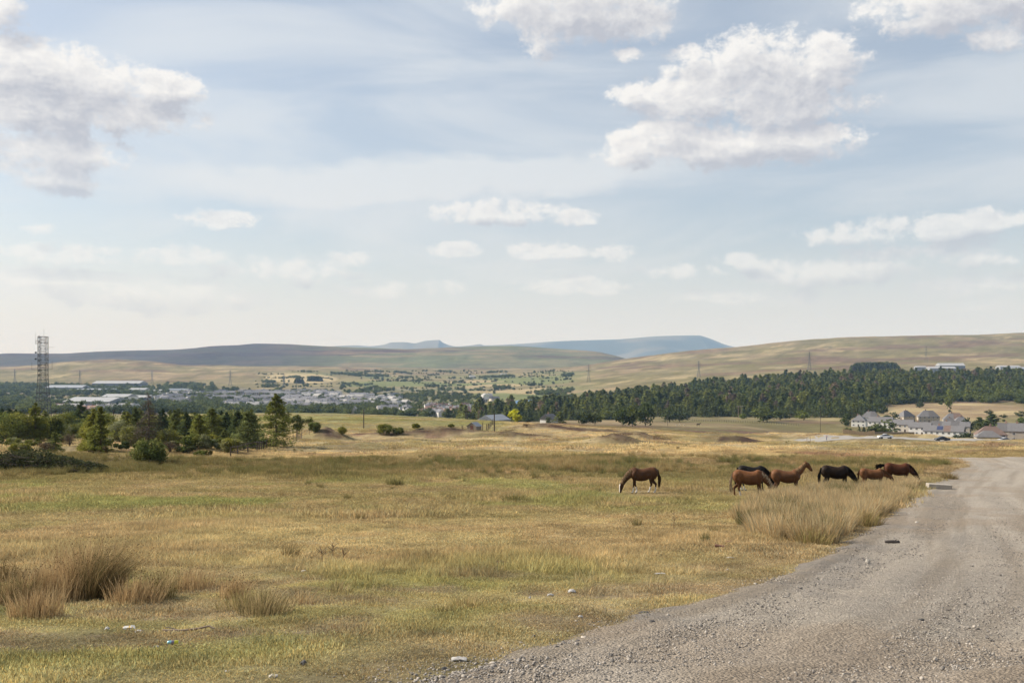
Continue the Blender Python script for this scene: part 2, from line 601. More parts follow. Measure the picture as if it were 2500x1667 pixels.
def near_colour(x, y):
    """dry hill pasture: straw, olive rushes, green patches, heather on the hummocks"""
    x = np.asarray(x, float)
    y = np.asarray(y, float)
    px = 1250 + F * x / np.maximum(y, 3)
    w = (fbm(x / 6, y / 9, 4, 21) - .5)
    d = y * (1 + .35 * w)
    c = np.broadcast_to(lerp(lerp(OLIVE, GREEN, np.full(x.shape, .45)), STRAW, sstep(.35, .75, fbm(x / 2.2, y / 2.2, 4, 24)) * .45), x.shape + (3,)).copy()
    # cropped green-olive lawn close by, going to straw from 16 m
    c = lerp(c, lerp(STRAW * .80, TAN * 1.05, sstep(.4, .62, fbm(x / 3, y / 3, 3, 25))), sstep(13, 20, d) * .70)
    c = lerp(c, lerp(OLIVE, GREEN, np.full(x.shape, .35)) * 1.1, sstep(.54, .7, fbm(x / 5, y / 7, 4, 26)) * sstep(9, 14, y) * .45)
    # broad greener belt where the ponies graze
    c = lerp(c, lerp(OLIVE, TAN, sstep(.4, .6, fbm(x / 2.5, y / 4, 3, 47)) * .6) * 1.05, sstep(33, 44, d) * (1 - sstep(62, 76, d)) * .75)
    c = lerp(c, GREEN * 1.25, sstep(.5, .68, fbm(x / 7, y / 12, 3, 28)) * sstep(30, 45, y) * (1 - sstep(70, 95, y)) * .7)
    # dark rush belt, darkest on the left
    left = 1 - sstep(700, 1250, px)
    d2 = y * (1 + .5 * (fbm(x / 16, y / 12, 4, 27) - .5)) * (1 + .10 * (fbm(x / 3, y / 3, 3, 23) - .5))
    belt = sstep(60, 78, d2) * (1 - sstep(98, 120, d2))
    belt_col = lerp(lerp(OLIVE * .8, TAN * .85, sstep(.4, .65, fbm(x / 8, y / 8, 3, 29))), DARKR * 1.25, left * .55)
    c = lerp(c, belt_col, belt * .9)
    # the bleached ground beyond
    far = sstep(112, 130, d)
    fc = lerp(STRAW * 1.0, TAN * 1.05, sstep(.45, .7, fbm(x / 16, y / 10, 4, 31)) * .6)
    fc = lerp(fc, HEATH * 1.3, sstep(.64, .74, fbm(x / 11, y / 9, 4, 32)) * .7)
    fc = lerp(fc, OLIVE * 1.0, sstep(.46, .62, fbm(x / 20, y / 16, 4, 33)) * .75)
    fc = lerp(fc, TAN * .75, sstep(.52, .62, fbm(x / 3.5, y / 6, 4, 46)) * .6)
    c = lerp(c, fc, far)
    # green rough pasture behind the shed, left of middle
    c = lerp(c, lerp(lerp(OLIVE, GREEN, np.full(x.shape, .5)) * 1.15, TAN, sstep(.4, .7, fbm(x / 25, y / 25, 3, 34)) * .5),
             sstep(265, 310, y + 30 * w) * (1 - sstep(1180, 1290, px)) * .95)
    # paddocks to the right: olive and heather, cloud shade darkened into the colour
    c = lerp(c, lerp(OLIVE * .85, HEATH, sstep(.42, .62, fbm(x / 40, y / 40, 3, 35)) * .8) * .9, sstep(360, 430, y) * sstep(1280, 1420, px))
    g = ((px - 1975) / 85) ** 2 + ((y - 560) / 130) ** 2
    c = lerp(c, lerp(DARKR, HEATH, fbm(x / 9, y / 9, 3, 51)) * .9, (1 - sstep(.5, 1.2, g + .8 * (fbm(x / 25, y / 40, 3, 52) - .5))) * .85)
    # heather on the near slopes of the spoil mounds
    for (mx, md, h, mw, mdp) in MOUNDS[:8]:
        cx = (mx - 1250) / F * md
        g = ((x - cx - mw * .25) / (mw * .85)) ** 2 + ((y - md + mdp * .45) / (mdp * .6)) ** 2
        c = lerp(c, lerp(np.array([.075, .045, .036]), TAN * .55, sstep(.45, .7, fbm(x / 1.5, y / 1.5, 3, 36))), (1 - sstep(.35, 1.25, g + .9 * (fbm(x / 2.5, y / 2.5, 3, 53) - .5))) * .92)
    # bare brown scuffs in the near turf
    sc = sstep(.50, .64, fbm(x / 1.4, y / 1.1, 4, 45)) * (1 - sstep(14, 20, y))
    c = lerp(c, DIRT * .85, sc * (.25 + .6 * fbm(x / .3, y / .3, 3, 54)))
    # trodden earth along the track
    td = track_in(x.ravel(), y.ravel()).reshape(x.shape)
    e = np.exp(-((td + .5) / 1.3) ** 2)
    c = lerp(c, lerp(DIRT, STRAW * .7, np.full(x.shape, .45)), np.clip(e * (0.35 + .9 * (fbm(x / .8, y / .8, 3, 37) - .3)), 0, .8))
    v = .55 + .90 * fbm(x / .5, y / .6, 4, 38)
    v2 = .8 + .4 * fbm(x / 28, y / 18, 3, 39)
    return c * (v * v2)[..., None]


FIELD_G = np.array([.15, .165, .062])
MOOR = np.array([.185, .155, .08])
MOORB = np.array([.245, .18, .105])


def far_colour(x, y):
    px = 1250 + F * x / np.maximum(y, 3)
    n1 = fbm(x / 420, y / 300, 5, 41)
    n2 = fbm(x / 150, y / 260, 5, 42)
    n3 = fbm(x / 60, y / 110, 4, 48)
    c = lerp(MOOR, MOORB, sstep(.4, .66, n1) * .8)
    c = lerp(c, OLIVE * .95, sstep(.44, .58, n2) * .8)
    c = lerp(c, STRAW * .95, sstep(.56, .68, fbm(x / 200, y / 130, 4, 43)) * .65)
    c = lerp(c, DARKR * 1.2, sstep(.52, .62, n3) * .75)
    c = lerp(c, HEATH * .9, sstep(.60, .70, fbm(x / 240, y / 180, 4, 44)) * .6)
    c = c * (.62 + .76 * fbm(x / 32, y / 80, 4, 49))[..., None]
    # enclosed fields on the valley floor, a patchwork
    fx = np.floor((x + .35 * y) / 170 + .35 * np.sin(y / 300))
    fy = np.floor((y - .2 * x) / 210)
    hsh = _perm[(fx.astype(int) * 13 + 7) & 511, (fy.astype(int) * 29 + 3) & 511]
    fcol = np.where((hsh < .45)[..., None], FIELD_G, np.where((hsh < .72)[..., None], OLIVE * 1.2, np.where((hsh < .88)[..., None], STRAW * .9, MOOR)))
    inval = sstep(1500, 1900, y) * (1 - sstep(3300, 4300, y)) * sstep(640, 800, px) * (1 - sstep(1330, 1500, px))
    c = lerp(c, fcol * (0.85 + .3 * n3)[..., None], inval)
    # pale mown fields on the slope left of the middle
    g = ((px - 735) / 95) ** 2 + ((y - 3400) / 330) ** 2
    c = lerp(c, STRAW * 1.1, (1 - sstep(.75, 1.0, g)) * .9)
    # wooded, built-up floor
    town = sstep(1000, 1200, y) * (1 - sstep(2500, 3000, y)) * (1 - sstep(1000, 1250, px))
    c = lerp(c, lerp(OLIVE * .75, np.array([.2, .18, .15]), sstep(.45, .6, n3)), town * .75)
    # bleached bank behind the houses
    g = ((px - 2330) / 190) ** 2 + ((y - 1010) / 160) ** 2
    c = lerp(c, lerp(STRAW, MOORB, sstep(.4, .6, n3)), 1 - sstep(.7, 1.1, g))
    return c


# ------------------------------------------------------------------ ground sheet to the horizon
m_ground, N = mat('pasture_ground')
tc = N.n('ShaderNodeNewGeometry').outputs['Position']
tn = tint_attr(N)
a1 = N.noise(tc, 7.0, 6, .65)
a2 = N.noise(tc, .9, 5, .6)
a3 = N.noise(N.vec('MULTIPLY', tc, (1, 1, .2)), .045, 6, .62)
a0 = N.noise(tc, 34.0, 4, .7)
k = N.math('MULTIPLY', N.remap(a1, .25, .75, .58, 1.36), N.remap(a2, .3, .7, .78, 1.2))
k = N.math('MULTIPLY', k, N.remap(a0, .25, .75, .6, 1.4))
k = N.math('MULTIPLY', k, N.remap(a3, .3, .7, .8, 1.18))
c = N.vec('SCALE', tn, None)
N.put(c.node.inputs['Scale'], k)
hgt = N.math('ADD', N.math('MULTIPLY', a0, .25), N.math('ADD', N.math('MULTIPLY', a1, .45), a2))
finish(m_ground, N, principled(N, c, .95, spec=.08, bump=hgt, bump_d=.10, bump_s=.7))

NU, ND = 420, 520
us = np.linspace(-.80, .80, NU)
ds = np.concatenate([[-7, -3, 0.5], np.exp(np.linspace(math.log(2.0), math.log(30000), ND - 3))])
D2, U2 = np.meshgrid(ds, us, indexing='ij')
Y2 = D2
X2 = U2 * (np.maximum(D2, 0) + 9.0)
Z2 = H(X2.ravel(), Y2.ravel()).reshape(X2.shape)
tin = track_in(X2.ravel(), Y2.ravel()).reshape(X2.shape)
Z2 = Z2 - .07 * sstep(.25, 1.0, tin)
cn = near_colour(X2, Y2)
cf = far_colour(X2, Y2)
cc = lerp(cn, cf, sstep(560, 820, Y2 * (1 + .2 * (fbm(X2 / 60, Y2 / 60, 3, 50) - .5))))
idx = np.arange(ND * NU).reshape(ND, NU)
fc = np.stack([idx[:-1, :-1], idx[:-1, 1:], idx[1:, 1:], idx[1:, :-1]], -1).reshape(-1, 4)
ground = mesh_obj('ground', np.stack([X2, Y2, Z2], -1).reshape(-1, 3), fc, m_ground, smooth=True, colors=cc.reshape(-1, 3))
tag(ground, 'dry hill pasture running down to the valley and the moor', kind='structure')


# ------------------------------------------------------------------ the hills behind
def ridge(name, sky_pts, dist, depth_front, depth_back, zbase, col_fn, rough_amp, label, nu=560, nd=110, seed=60, spur=.0):
    pxs = np.linspace(sky_pts[0][0], sky_pts[-1][0], nu)
    rows = pchip([p[0] for p in sky_pts], [p[1] for p in sky_pts], pxs)
    t = np.linspace(0, 1, nd)
    V = []
    crest = (HY - rows) / F * dist
    for ti in t:
        dd = dist - depth_front + (depth_front + depth_back) * ti
        s = np.where(ti < depth_front / (depth_front + depth_back), ti * (depth_front + depth_back) / depth_front,
                     1 - (ti * (depth_front + depth_back) - depth_front) / depth_back)
        s = float(s)
        prof = math.sin(s * math.pi / 2) ** 1.25
        x = (pxs - 1250) / F * dist
        y = np.full(nu, dd)
        z = zbase + (crest - zbase) * prof
        gul = fbm(x / (dist * .045), y / (dist * .09), 5, seed) - .5
        z = z + gul * rough_amp * math.sin(min(1, s) * math.pi) ** .8 * 2.0
        if spur:
            z = z - (spur * vnoise(x / (dist * .035), y * 0 + 3.3 + s, seed + 3) + rough_amp * 2) * math.sin(s * math.pi)
        V.append(np.stack([x, y, z], -1))
    V = np.array(V)
    ii = np.arange(nd * nu).reshape(nd, nu)
    ff = np.stack([ii[:-1, :-1], ii[:-1, 1:], ii[1:, 1:], ii[1:, :-1]], -1).reshape(-1, 4)
    cl = col_fn(V[..., 0], V[..., 1], V[..., 2])
    o = mesh_obj(name, V.reshape(-1, 3), ff, m_ground, smooth=True, colors=cl.reshape(-1, 3))
    return tag(o, label, kind='structure')


def hill_colour(x, y, z):
    px = 1250 + F * x / y
    n = fbm(x / 700, z / 28 + y / 900, 5, 61)
    n2 = fbm(x / 330, z / 14 + y / 500, 4, 62)
    c = lerp(HEATH * .55, np.array([.12, .125, .055]), sstep(.45, .55, n))
    c = lerp(c, MOORB * .9, sstep(.52, .64, n2) * .75)
    # greener towards the valley at the middle, dark heather on the left with cloud shade in its colour
    c = lerp(c, np.array([.125, .138, .065]), sstep(760, 1100, px) * (1 - sstep(10, 100, z)) * .7)
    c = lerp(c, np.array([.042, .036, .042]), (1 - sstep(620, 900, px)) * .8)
    return c * (.6 + .8 * fbm(x / 90, z / 5 + y / 300, 4, 63))[..., None]


def mountain_colour(x, y, z):
    n = fbm(x / 1500, y / 900, 5, 66)
    c = lerp(np.array([.055, .06, .045]), np.array([.14, .125, .085]), sstep(.42, .58, n))
    return c


HILL = [(-900, 880), (-300, 872), (0, 867), (64, 863), (159, 864), (319, 857), (446, 853), (553, 845), (600, 842.5), (638, 839.5), (690, 841), (723, 842), (808, 847), (903, 850),
        (1010, 853), (1127, 847), (1222, 845), (1329, 850), (1435, 858), (1509, 876), (1600, 900), (1700, 920)]
ridge('hills', HILL, 7000, 2100, 1800, -45, hill_colour, 20, 'dark rounded heather hills beyond the valley', seed=60)
_mz = [(0, 107), (170, 100), (240, 105), (320, 97), (370, 83), (440, 82), (500, 88), (560, 74), (612, 70), (640, 69), (662, 85), (740, 106), (830, 99), (874, 93), (900, 100), (1090, 92), (1360, 75),
       (1660, 66), (1900, 48), (2030, 44), (2130, 43), (2160, 50), (2200, 63), (2290, 98), (2500, 140)]
MOUNT = [(500, 868), (650, 858)] + [(800 + .4252 * a, 800 + .4252 * b) for a, b in _mz]
ridge('mountains', MOUNT, 18000, 5000, 3000, -40, mountain_colour, 95, 'pale blue flat-topped mountains on the skyline', seed=70, spur=420)

# ------------------------------------------------------------------ gravel track surface
m_track, N = mat('gravel_dust')
tc = N.n('ShaderNodeNewGeometry').outputs['Position']
tn = tint_attr(N)
g1 = N.noise(tc, 55, 4, .7)
g2 = N.noise(tc, 9, 5, .62)
vor = N.n('ShaderNodeTexVoronoi')
vor.inputs['Scale'].default_value = 38
vor.inputs['Randomness'].default_value = 1
N.put(vor.inputs['Vector'], tc)
k = N.math('MULTIPLY', N.remap(g1, .25, .75, .62, 1.36), N.remap(g2, .3, .7, .82, 1.16))
k = N.math('MULTIPLY', k, N.remap(N.sep(vor.outputs['Color'])[0], 0, 1, .82, 1.18))
c = N.vec('SCALE', tn, None)
N.put(c.node.inputs['Scale'], k)
hg = N.math('ADD', N.math('MULTIPLY', vor.outputs['Distance'], -.6), N.math('ADD', N.math('MULTIPLY', g1, .6), g2))
finish(m_track, N, principled(N, c, .92, spec=.15, bump=hg, bump_d=.05, bump_s=1.0))

nd, nu = 330, 260
dd = np.exp(np.linspace(math.log(1.2), math.log(121), nd))
off = np.concatenate([np.linspace(-1.2, 3.0, 120), 3.0 + np.linspace(0.0, 1, nu - 119)[1:] ** 1.6 * 60])
exs = np.interp(dd, _es[:, 1], _es[:, 0])
X = exs[:, None] + off[None, :] * (1 + 0 * dd[:, None])
Y = np.repeat(dd[:, None], nu, 1)
Z = H(X.ravel(), Y.ravel()).reshape(X.shape)
ti = track_in(X.ravel(), Y.ravel()).reshape(X.shape)
edge_n = (fbm(X / .55, Y / .55, 4, 71) - .5) * .07 + (fbm(X / 2.3, Y / 2.3, 3, 72) - .5) * .12
lift = np.clip(.16 * (ti - .05), -.16, .05) + edge_n * np.exp(-np.clip(ti, 0, 9) / .8)
# shallow ruts along the track
rut = np.sin((ti + .5 * np.sin(Y / 9)) * 2 * math.pi / 2.1) * .012 + (fbm(ti * 2.2, Y / 7, 3, 73) - .5) * .05
rut2 = (fbm(X / .35, Y / .35, 3, 74) - .5) * .022
Zt = Z + lift + (rut + rut2) * sstep(0, .6, ti)
GREY = np.array([.272, .230, .180])
dust = np.array([.37, .325, .268])
st = sstep(.42, .62, fbm(ti * 1.5, Y / 13 + ti * .15, 4, 75))
c = lerp(GREY, dust, st * .9)
rutc = np.exp(-((ti - 3.4 - .5 * np.sin(Y / 10)) / .35) ** 2) + np.exp(-((ti - 5.0 - .5 * np.sin(Y / 10)) / .35) ** 2)
c = lerp(c, dust * 1.12, np.clip(rutc, 0, 1) * .9)
c = lerp(c, dust, sstep(25, 60, Y) * .35)
dark = sstep(.5, .68, fbm(X / 1.6, Y / 2.4, 4, 76))
c = lerp(c, np.array([.20, .185, .17]), dark * .55 * np.exp(-np.clip(ti - .2, 0, 9) / 2.2))
c = lerp(c, np.array([.30, .235, .17]), sstep(.55, .7, fbm(X / 2.5, Y / 4, 3, 77)) * .45)
idx = np.arange(nd * nu).reshape(nd, nu)
fc = np.stack([idx[:-1, :-1], idx[:-1, 1:], idx[1:, 1:], idx[1:, :-1]], -1).reshape(-1, 4)
track = mesh_obj('gravel_track', np.stack([X, Y, Zt], -1).reshape(-1, 3), fc, m_track, smooth=True, colors=c.reshape(-1, 3))
tag(track, 'wide grey gravel track with pale wheel ruts', kind='structure')


# ------------------------------------------------------------------ grass and rush tuft meshes
def blade_mat(name, transl=.42, rough=.6):
    m, N = mat(name)
    t = tint_attr(N, 'tint', 'INSTANCER')
    v = tint_attr(N, 'tint', 'GEOMETRY')
    c = N.mix(1.0, t, v, 'MULTIPLY')
    d = N.n('ShaderNodeBsdfDiffuse')
    N.put(d.inputs['Color'], c)
    tr = N.n('ShaderNodeBsdfTranslucent')
    N.put(tr.inputs['Color'], c)
    mx = N.n('ShaderNodeMixShader')
    mx.inputs[0].default_value = transl
    m.node_tree.links.new(d.outputs[0], mx.inputs[1])
    m.node_tree.links.new(tr.outputs[0], mx.inputs[2])
    return finish(m, N, mx.outputs[0])


m_blade = blade_mat('grass_blade')


def own_blade_mat(name, transl=.25):
    """for a plant that is an object of its own: colour from its own vertices"""
    m, N = mat(name)
    c = tint_attr(N)
    d = N.n('ShaderNodeBsdfDiffuse')
    N.put(d.inputs['Color'], c)
    tr = N.n('ShaderNodeBsdfTranslucent')
    N.put(tr.inputs['Color'], c)
    mx = N.n('ShaderNodeMixShader')
    mx.inputs[0].default_value = transl
    m.node_tree.links.new(d.outputs[0], mx.inputs[1])
    m.node_tree.links.new(tr.outputs[0], mx.inputs[2])
    return finish(m, N, mx.outputs[0])


m_plant = own_blade_mat('plant_stem')


def blades(rng, n, radius, h0, h1, w, lean=.35, flare=.0, bend=.3, wind=(0, 0), tipw=.12, power=.5):
    """n bent blades; returns verts (n*5,3), tris, per-vertex grey variation"""
    a = rng.random(n) * 2 * math.pi
    r = radius * rng.random(n) ** power
    bx, by = r * np.cos(a), r * np.sin(a)
    h = h0 + (h1 - h0) * rng.random(n)
    la = rng.random(n) * 2 * math.pi
    lm = lean * rng.random(n)
    lx = np.cos(la) * lm + flare * bx / max(radius, 1e-6) + wind[0]
    ly = np.sin(la) * lm + flare * by / max(radius, 1e-6) + wind[1]
    wa = rng.random(n) * math.pi
    wx, wy = np.cos(wa) * w / 2, np.sin(wa) * w / 2
    ln = np.sqrt(1 + lx * lx + ly * ly)
    mx, my, mz = bx + lx * h * .5 / ln, by + ly * h * .5 / ln, h * .55 / ln
    tx, ty, tz = bx + lx * h * (1 + bend) / ln, by + ly * h * (1 + bend) / ln, h / ln
    V = np.zeros((n, 5, 3))
    V[:, 0] = np.stack([bx - wx, by - wy, -.03 * h], -1)
    V[:, 1] = np.stack([bx + wx, by + wy, -.03 * h], -1)
    V[:, 2] = np.stack([mx + wx * .8, my + wy * .8, mz], -1)
    V[:, 3] = np.stack([mx - wx * .8, my - wy * .8, mz], -1)
    V[:, 4] = np.stack([tx, ty, tz], -1)
    b = (np.arange(n) * 5)[:, None]
    T = np.concatenate([b + [0, 1, 2], b + [0, 2, 3], b + [3, 2, 4]], 0)
    return V.reshape(-1, 3), T, (tx, ty, tz, lx, ly)


def proto(name, coll, V, T, var, m=None, hue=None):
    """source mesh for scattered instances; not linked to the scene itself"""
    me = bpy.data.meshes.new(name)
    V = np.asarray(V, np.float32)
    me.vertices.add(len(V))
    me.vertices.foreach_set('co', V.ravel())
    nf = len(T)
    me.loops.add(nf * 3)
    me.loops.foreach_set('vertex_index', T.astype(np.int32).ravel())
    me.polygons.add(nf)
    me.polygons.foreach_set('loop_start', np.arange(0, nf * 3, 3, dtype=np.int32))
    me.polygons.foreach_set('loop_total', np.full(nf, 3, dtype=np.int32))
    me.update(calc_edges=True)
    c = np.ones((len(V), 4), np.float32)
    c[:, :3] = var
    me.attributes.new('tint', 'FLOAT_COLOR', 'POINT').data.foreach_set('color', c.ravel())
    me.materials.append(m or m_blade)
    ob = bpy.data.objects.new(name, me)
    coll.objects.link(ob)
    return ob


def blade_var(rng, n, lo=.65, hi=1.35, warm=.12, k=5):
    g = lo + (hi - lo) * rng.random(n)
    w = (rng.random(n) - .5) * 2 * warm
    c = np.stack([g * (1 + w), g, g * (1 - w)], -1)
    return np.repeat(c, k, 0)


def scatter(name, coll, pts, tint, rot, scl, idx, label, kind='stuff'):
    me = bpy.data.meshes.new(name)
    n = len(pts)
    me.vertices.add(n)
    me.vertices.foreach_set('co', np.asarray(pts, np.float32).ravel())
    c = np.ones((n, 4), np.float32)
    c[:, :3] = tint
    me.attributes.new('tint', 'FLOAT_COLOR', 'POINT').data.foreach_set('color', c.ravel())
    me.attributes.new('rot', 'FLOAT_VECTOR', 'POINT').data.foreach_set('vector', np.asarray(rot, np.float32).ravel())
    me.attributes.new('scl', 'FLOAT_VECTOR', 'POINT').data.foreach_set('vector', np.asarray(scl, np.float32).ravel())
    me.attributes.new('idx', 'INT', 'POINT').data.foreach_set('value', np.asarray(idx, np.int32))
    ob = bpy.data.objects.new(name, me)
    COL.objects.link(ob)
    tree = bpy.data.node_groups.new('scatter_' + name, 'GeometryNodeTree')
    tree.interface.new_socket('Geometry', in_out='INPUT', socket_type='NodeSocketGeometry')
    tree.interface.new_socket('Geometry', in_out='OUTPUT', socket_type='NodeSocketGeometry')
    nn = tree.nodes
    gi = nn.new('NodeGroupInput')
    go = nn.new('NodeGroupOutput')
    ci = nn.new('GeometryNodeCollectionInfo')
    ci.inputs['Collection'].default_value = coll
    ci.inputs['Separate Children'].default_value = True
    ci.inputs['Reset Children'].default_value = True
    iop = nn.new('GeometryNodeInstanceOnPoints')
    iop.inputs['Pick Instance'].default_value = True

    def attr(nm, dt):
        a = nn.new('GeometryNodeInputNamedAttribute')
        a.data_type = dt
        a.inputs['Name'].default_value = nm
        return a.outputs[0]
    L = tree.links.new
    m2p = nn.new('GeometryNodeMeshToPoints')
    L(gi.outputs[0], m2p.inputs['Mesh'])
    L(m2p.outputs[0], iop.inputs['Points'])
    L(ci.outputs[0], iop.inputs['Instance'])
    L(attr('idx', 'INT'), iop.inputs['Instance Index'])
    e2r = nn.new('FunctionNodeEulerToRotation')
    L(attr('rot', 'FLOAT_VECTOR'), e2r.inputs[0])
    L(e2r.outputs[0], iop.inputs['Rotation'])
    L(attr('scl', 'FLOAT_VECTOR'), iop.inputs['Scale'])
    L(iop.outputs[0], go.inputs[0])
    md = ob.modifiers.new('scatter', 'NODES')
    md.node_group = tree
    return tag(ob, label, kind=kind)


def ring_points(rng, n, d0, d1, umax=.60):
    d = np.sqrt(d0 * d0 + (d1 * d1 - d0 * d0) * rng.random(n))
    x = (rng.random(n) * 2 - 1) * umax * (d + 1.0)
    return x, d


def rots(rng, n, tilt=.1):
    return np.stack([(rng.random(n) - .5) * tilt, (rng.random(n) - .5) * tilt, rng.random(n) * 2 * math.pi], -1)


rg = np.random.default_rng(5)
GK = np.array([1.86, 1.80, 1.72])        # single blades are paler than the sward they make up
C_short = bpy.data.collections.new('tufts_short')
for i in range(5):
    V, T, _ = blades(rg, 90, .15, .010, .034, .0065, lean=1.2, bend=.35)
    proto('t%d' % i, C_short, V, T, blade_var(rg, 90, .5, 1.5, .16))
C_mid = bpy.data.collections.new('tufts_mid')
for i in range(5):
    V, T, _ = blades(rg, 80, .24, .05, .17, .009, lean=.75, bend=.45, wind=(.18, 0))
    proto('t%d' % i, C_mid, V, T, blade_var(rg, 80))
C_far = bpy.data.collections.new('tufts_far')
for i in range(5):
    V, T, _ = blades(rg, 90, .62, .07, .24, .026, lean=.8, bend=.4, wind=(.15, 0))
    proto('t%d' % i, C_far, V, T, blade_var(rg, 90))
C_vfar = bpy.data.collections.new('tufts_vfar')
for i in range(4):
    V, T, _ = blades(rg, 90, 1.7, .10, .34, .075, lean=.8, bend=.4)
    proto('t%d' % i, C_vfar, V, T, blade_var(rg, 90))
C_rush = bpy.data.collections.new('rush_far')
for i in range(5):
    V, T, _ = blades(rg, 130, .26, .30, .72, .0125, lean=.28, flare=.42, bend=.35, wind=(.10, 0), power=.6)
    proto('t%d' % i, C_rush, V, T, blade_var(rg, 130, .55, 1.4, .16))


def build_grass(name, coll, nvar, x, y, scl_lo, scl_hi, col, label, rng, zmul=None, sink=.0, tilt=.12):
    z = H(x, y) - sink
    n = len(x)
    s = scl_lo + (scl_hi - scl_lo) * rng.random(n)
    zz = s if zmul is None else s * zmul
    scl = np.stack([s, s, zz], -1)
    cv = col * (.82 + .36 * rng.random(n))[:, None]
    return scatter(name, coll, np.stack([x, y, z], -1), cv, rots(rng, n, tilt), scl, rng.integers(0, nvar, n), label)


_hoof = [on(1570, 1203), on(1828, 1214), on(1836, 1197)]


def HOOF(x, y):
    """grass is grazed short round the ponies' feet"""
    f = np.ones(len(x))
    for p_ in _hoof:
        f = np.minimum(f, .10 + .90 * sstep(1.8, 3.6, np.hypot(x - p_.x, (y - p_.y + 1.5) * .55)))
    return f


def keep_off_track(x, y, rng, soft=.35):
    t = track_in(x, y) + .9 * (fbm(x / .9, y / .9, 3, 79) - .5)
    return t < (rng.random(len(x)) ** 2 - .25) * soft * 1.8


# short turf in the foreground
x, y = ring_points(rg, 34000, 4.5, 23)
k = keep_off_track(x, y, rg)
x, y = x[k], y[k]
bare = fbm(x / .9, y / .9, 4, 81)
td = track_in(x, y)
k = (bare + .12 * np.exp(-((td + .5) / 1.1) ** 2) < .56) | (rg.random(len(x)) < .6)
x, y = x[k], y[k]
build_grass('grass', C_short, 5, x, y, .8, 1.5, near_colour(x, y) * GK, 'short dry turf in the foreground', rg,
            zmul=.40 + .75 * sstep(.45, .72, fbm(x / .8, y / .8, 3, 82)))

x, y = ring_points(rg, 30000, 19, 52)
k = keep_off_track(x, y, rg)
x, y = x[k], y[k]
build_grass('grass', C_short, 5, x, y, 1.5, 2.6, near_colour(x, y) * GK, 'short turf between the taller tufts', rg, zmul=.5 + .6 * sstep(.4, .7, fbm(x / 1.5, y / 1.5, 3, 80)))

# taller bleached bents from 14 m outward
x, y = ring_points(rg, 30000, 12, 50)
k = keep_off_track(x, y, rg, .2)
x, y = x[k], y[k]
tall = fbm(x / 4.5, y / 6, 4, 83)
td = track_in(x, y)
k = (rg.random(len(x)) < sstep(.30, .62, tall) * sstep(13, 22, y) * sstep(.3, 3.0, -td) + .07 * sstep(.3, 1.5, -td))
x, y, tall = x[k], y[k], tall[k]
build_grass('grass', C_mid, 5, x, y, .7, 1.35, near_colour(x, y) * GK, 'taller bleached bent grass across the middle pasture', rg, zmul=.25 + .85 * sstep(.40, .70, tall))

x, y = ring_points(rg, 42000, 34, 135)
k = keep_off_track(x, y, rg, .2)
x, y = x[k], y[k]
tall = fbm(x / 9, y / 13, 4, 84)
build_grass('grass', C_far, 5, x, y, .7, 1.4, near_colour(x, y) * GK, 'rough pasture where the ponies graze', rg, zmul=(.30 + 1.0 * sstep(.38, .7, tall)) * HOOF(x, y))

x, y = ring_points(rg, 26000, 120, 470)
near_track = track_in(x, y) > -1
x, y = x[~near_track], y[~near_track]
k = ~((y > 292) & (y < 322) & (1250 + F * x / y > 1900))
x, y = x[k], y[k]
tall = fbm(x / 20, y / 20, 4, 85)
build_grass('grass', C_vfar, 4, x, y, .6, 1.25, near_colour(x, y) * GK, 'bleached hummocky grass up to the brow', rg, zmul=.3 + .7 * sstep(.4, .7, tall))


# ------------------------------------------------------------------ rushes
def in_poly(px, py, poly):
    r = np.zeros(len(px), bool)
    j = len(poly) - 1
    for i in range(len(poly)):
        xi, yi = poly[i]
        xj, yj = poly[j]
        c = ((yi > py) != (yj > py)) & (px < (xj - xi) * (py - yi) / (yj - yi + 1e-12) + xi)
        r ^= c
        j = i
    return r


def plan(poly):
    return [(on(a, b).x, on(a, b).y) for a, b in poly]


POLY_R = plan([(1800, 1268), (1840, 1232), (1900, 1218), (2010, 1200), (2120, 1190), (2245, 1182), (2300, 1188), (2262, 1222), (2200, 1262), (2120, 1300), (2010, 1330), (1900, 1322), (1830, 1300)])
x = rg.uniform(min(p[0] for p in POLY_R), max(p[0] for p in POLY_R), 9000)
y = rg.uniform(min(p[1] for p in POLY_R), max(p[1] for p in POLY_R), 9000)
k = in_poly(x, y, POLY_R) & (track_in(x, y) < -.3)
x, y = x[k], y[k]
k = rg.random(len(x)) < .30 + .7 * sstep(.35, .6, fbm(x / 1.6, y / 1.6, 3, 86))
x, y = x[k][:3300], y[k][:3300]
gmix = sstep(.5, .66, fbm(x / 1.9, y / 1.9, 3, 87))
colr = lerp(np.array([.46, .355, .20]), np.array([.17, .155, .07]), gmix)
build_grass('rushes', C_rush, 5, x, y, .6, 1.18, colr, 'thick stand of seeding rushes beside the gravel track', rg, tilt=.3)

# belt of rushes across the whole pasture behind the ponies
x, y = ring_points(rg, 9000, 66, 116)
pxv = 1250 + F * x / y
w = fbm(x / 7, y / 9, 4, 88)
left = 1 - sstep(600, 1200, pxv)
band = sstep(70, 78, y + 10 * (w - .5)) * (1 - sstep(104, 112, y + 14 * (w - .5)))
k = (rg.random(len(x)) < band * sstep(.32, .52, w)) & (track_in(x, y) < -1.5)
x, y = x[k], y[k]
pxv = 1250 + F * x / y
colr = lerp(lerp(np.array([.36, .275, .13]), np.array([.19, .175, .07]), sstep(.4, .6, fbm(x / 5, y / 5, 3, 89))), DARKR * 1.7, (1 - sstep(500, 1200, pxv)) * .7)
build_grass('rushes', C_rush, 5, x, y, .6, 1.15, colr, 'belt of olive rushes across the pasture behind the ponies', rg, tilt=.3)

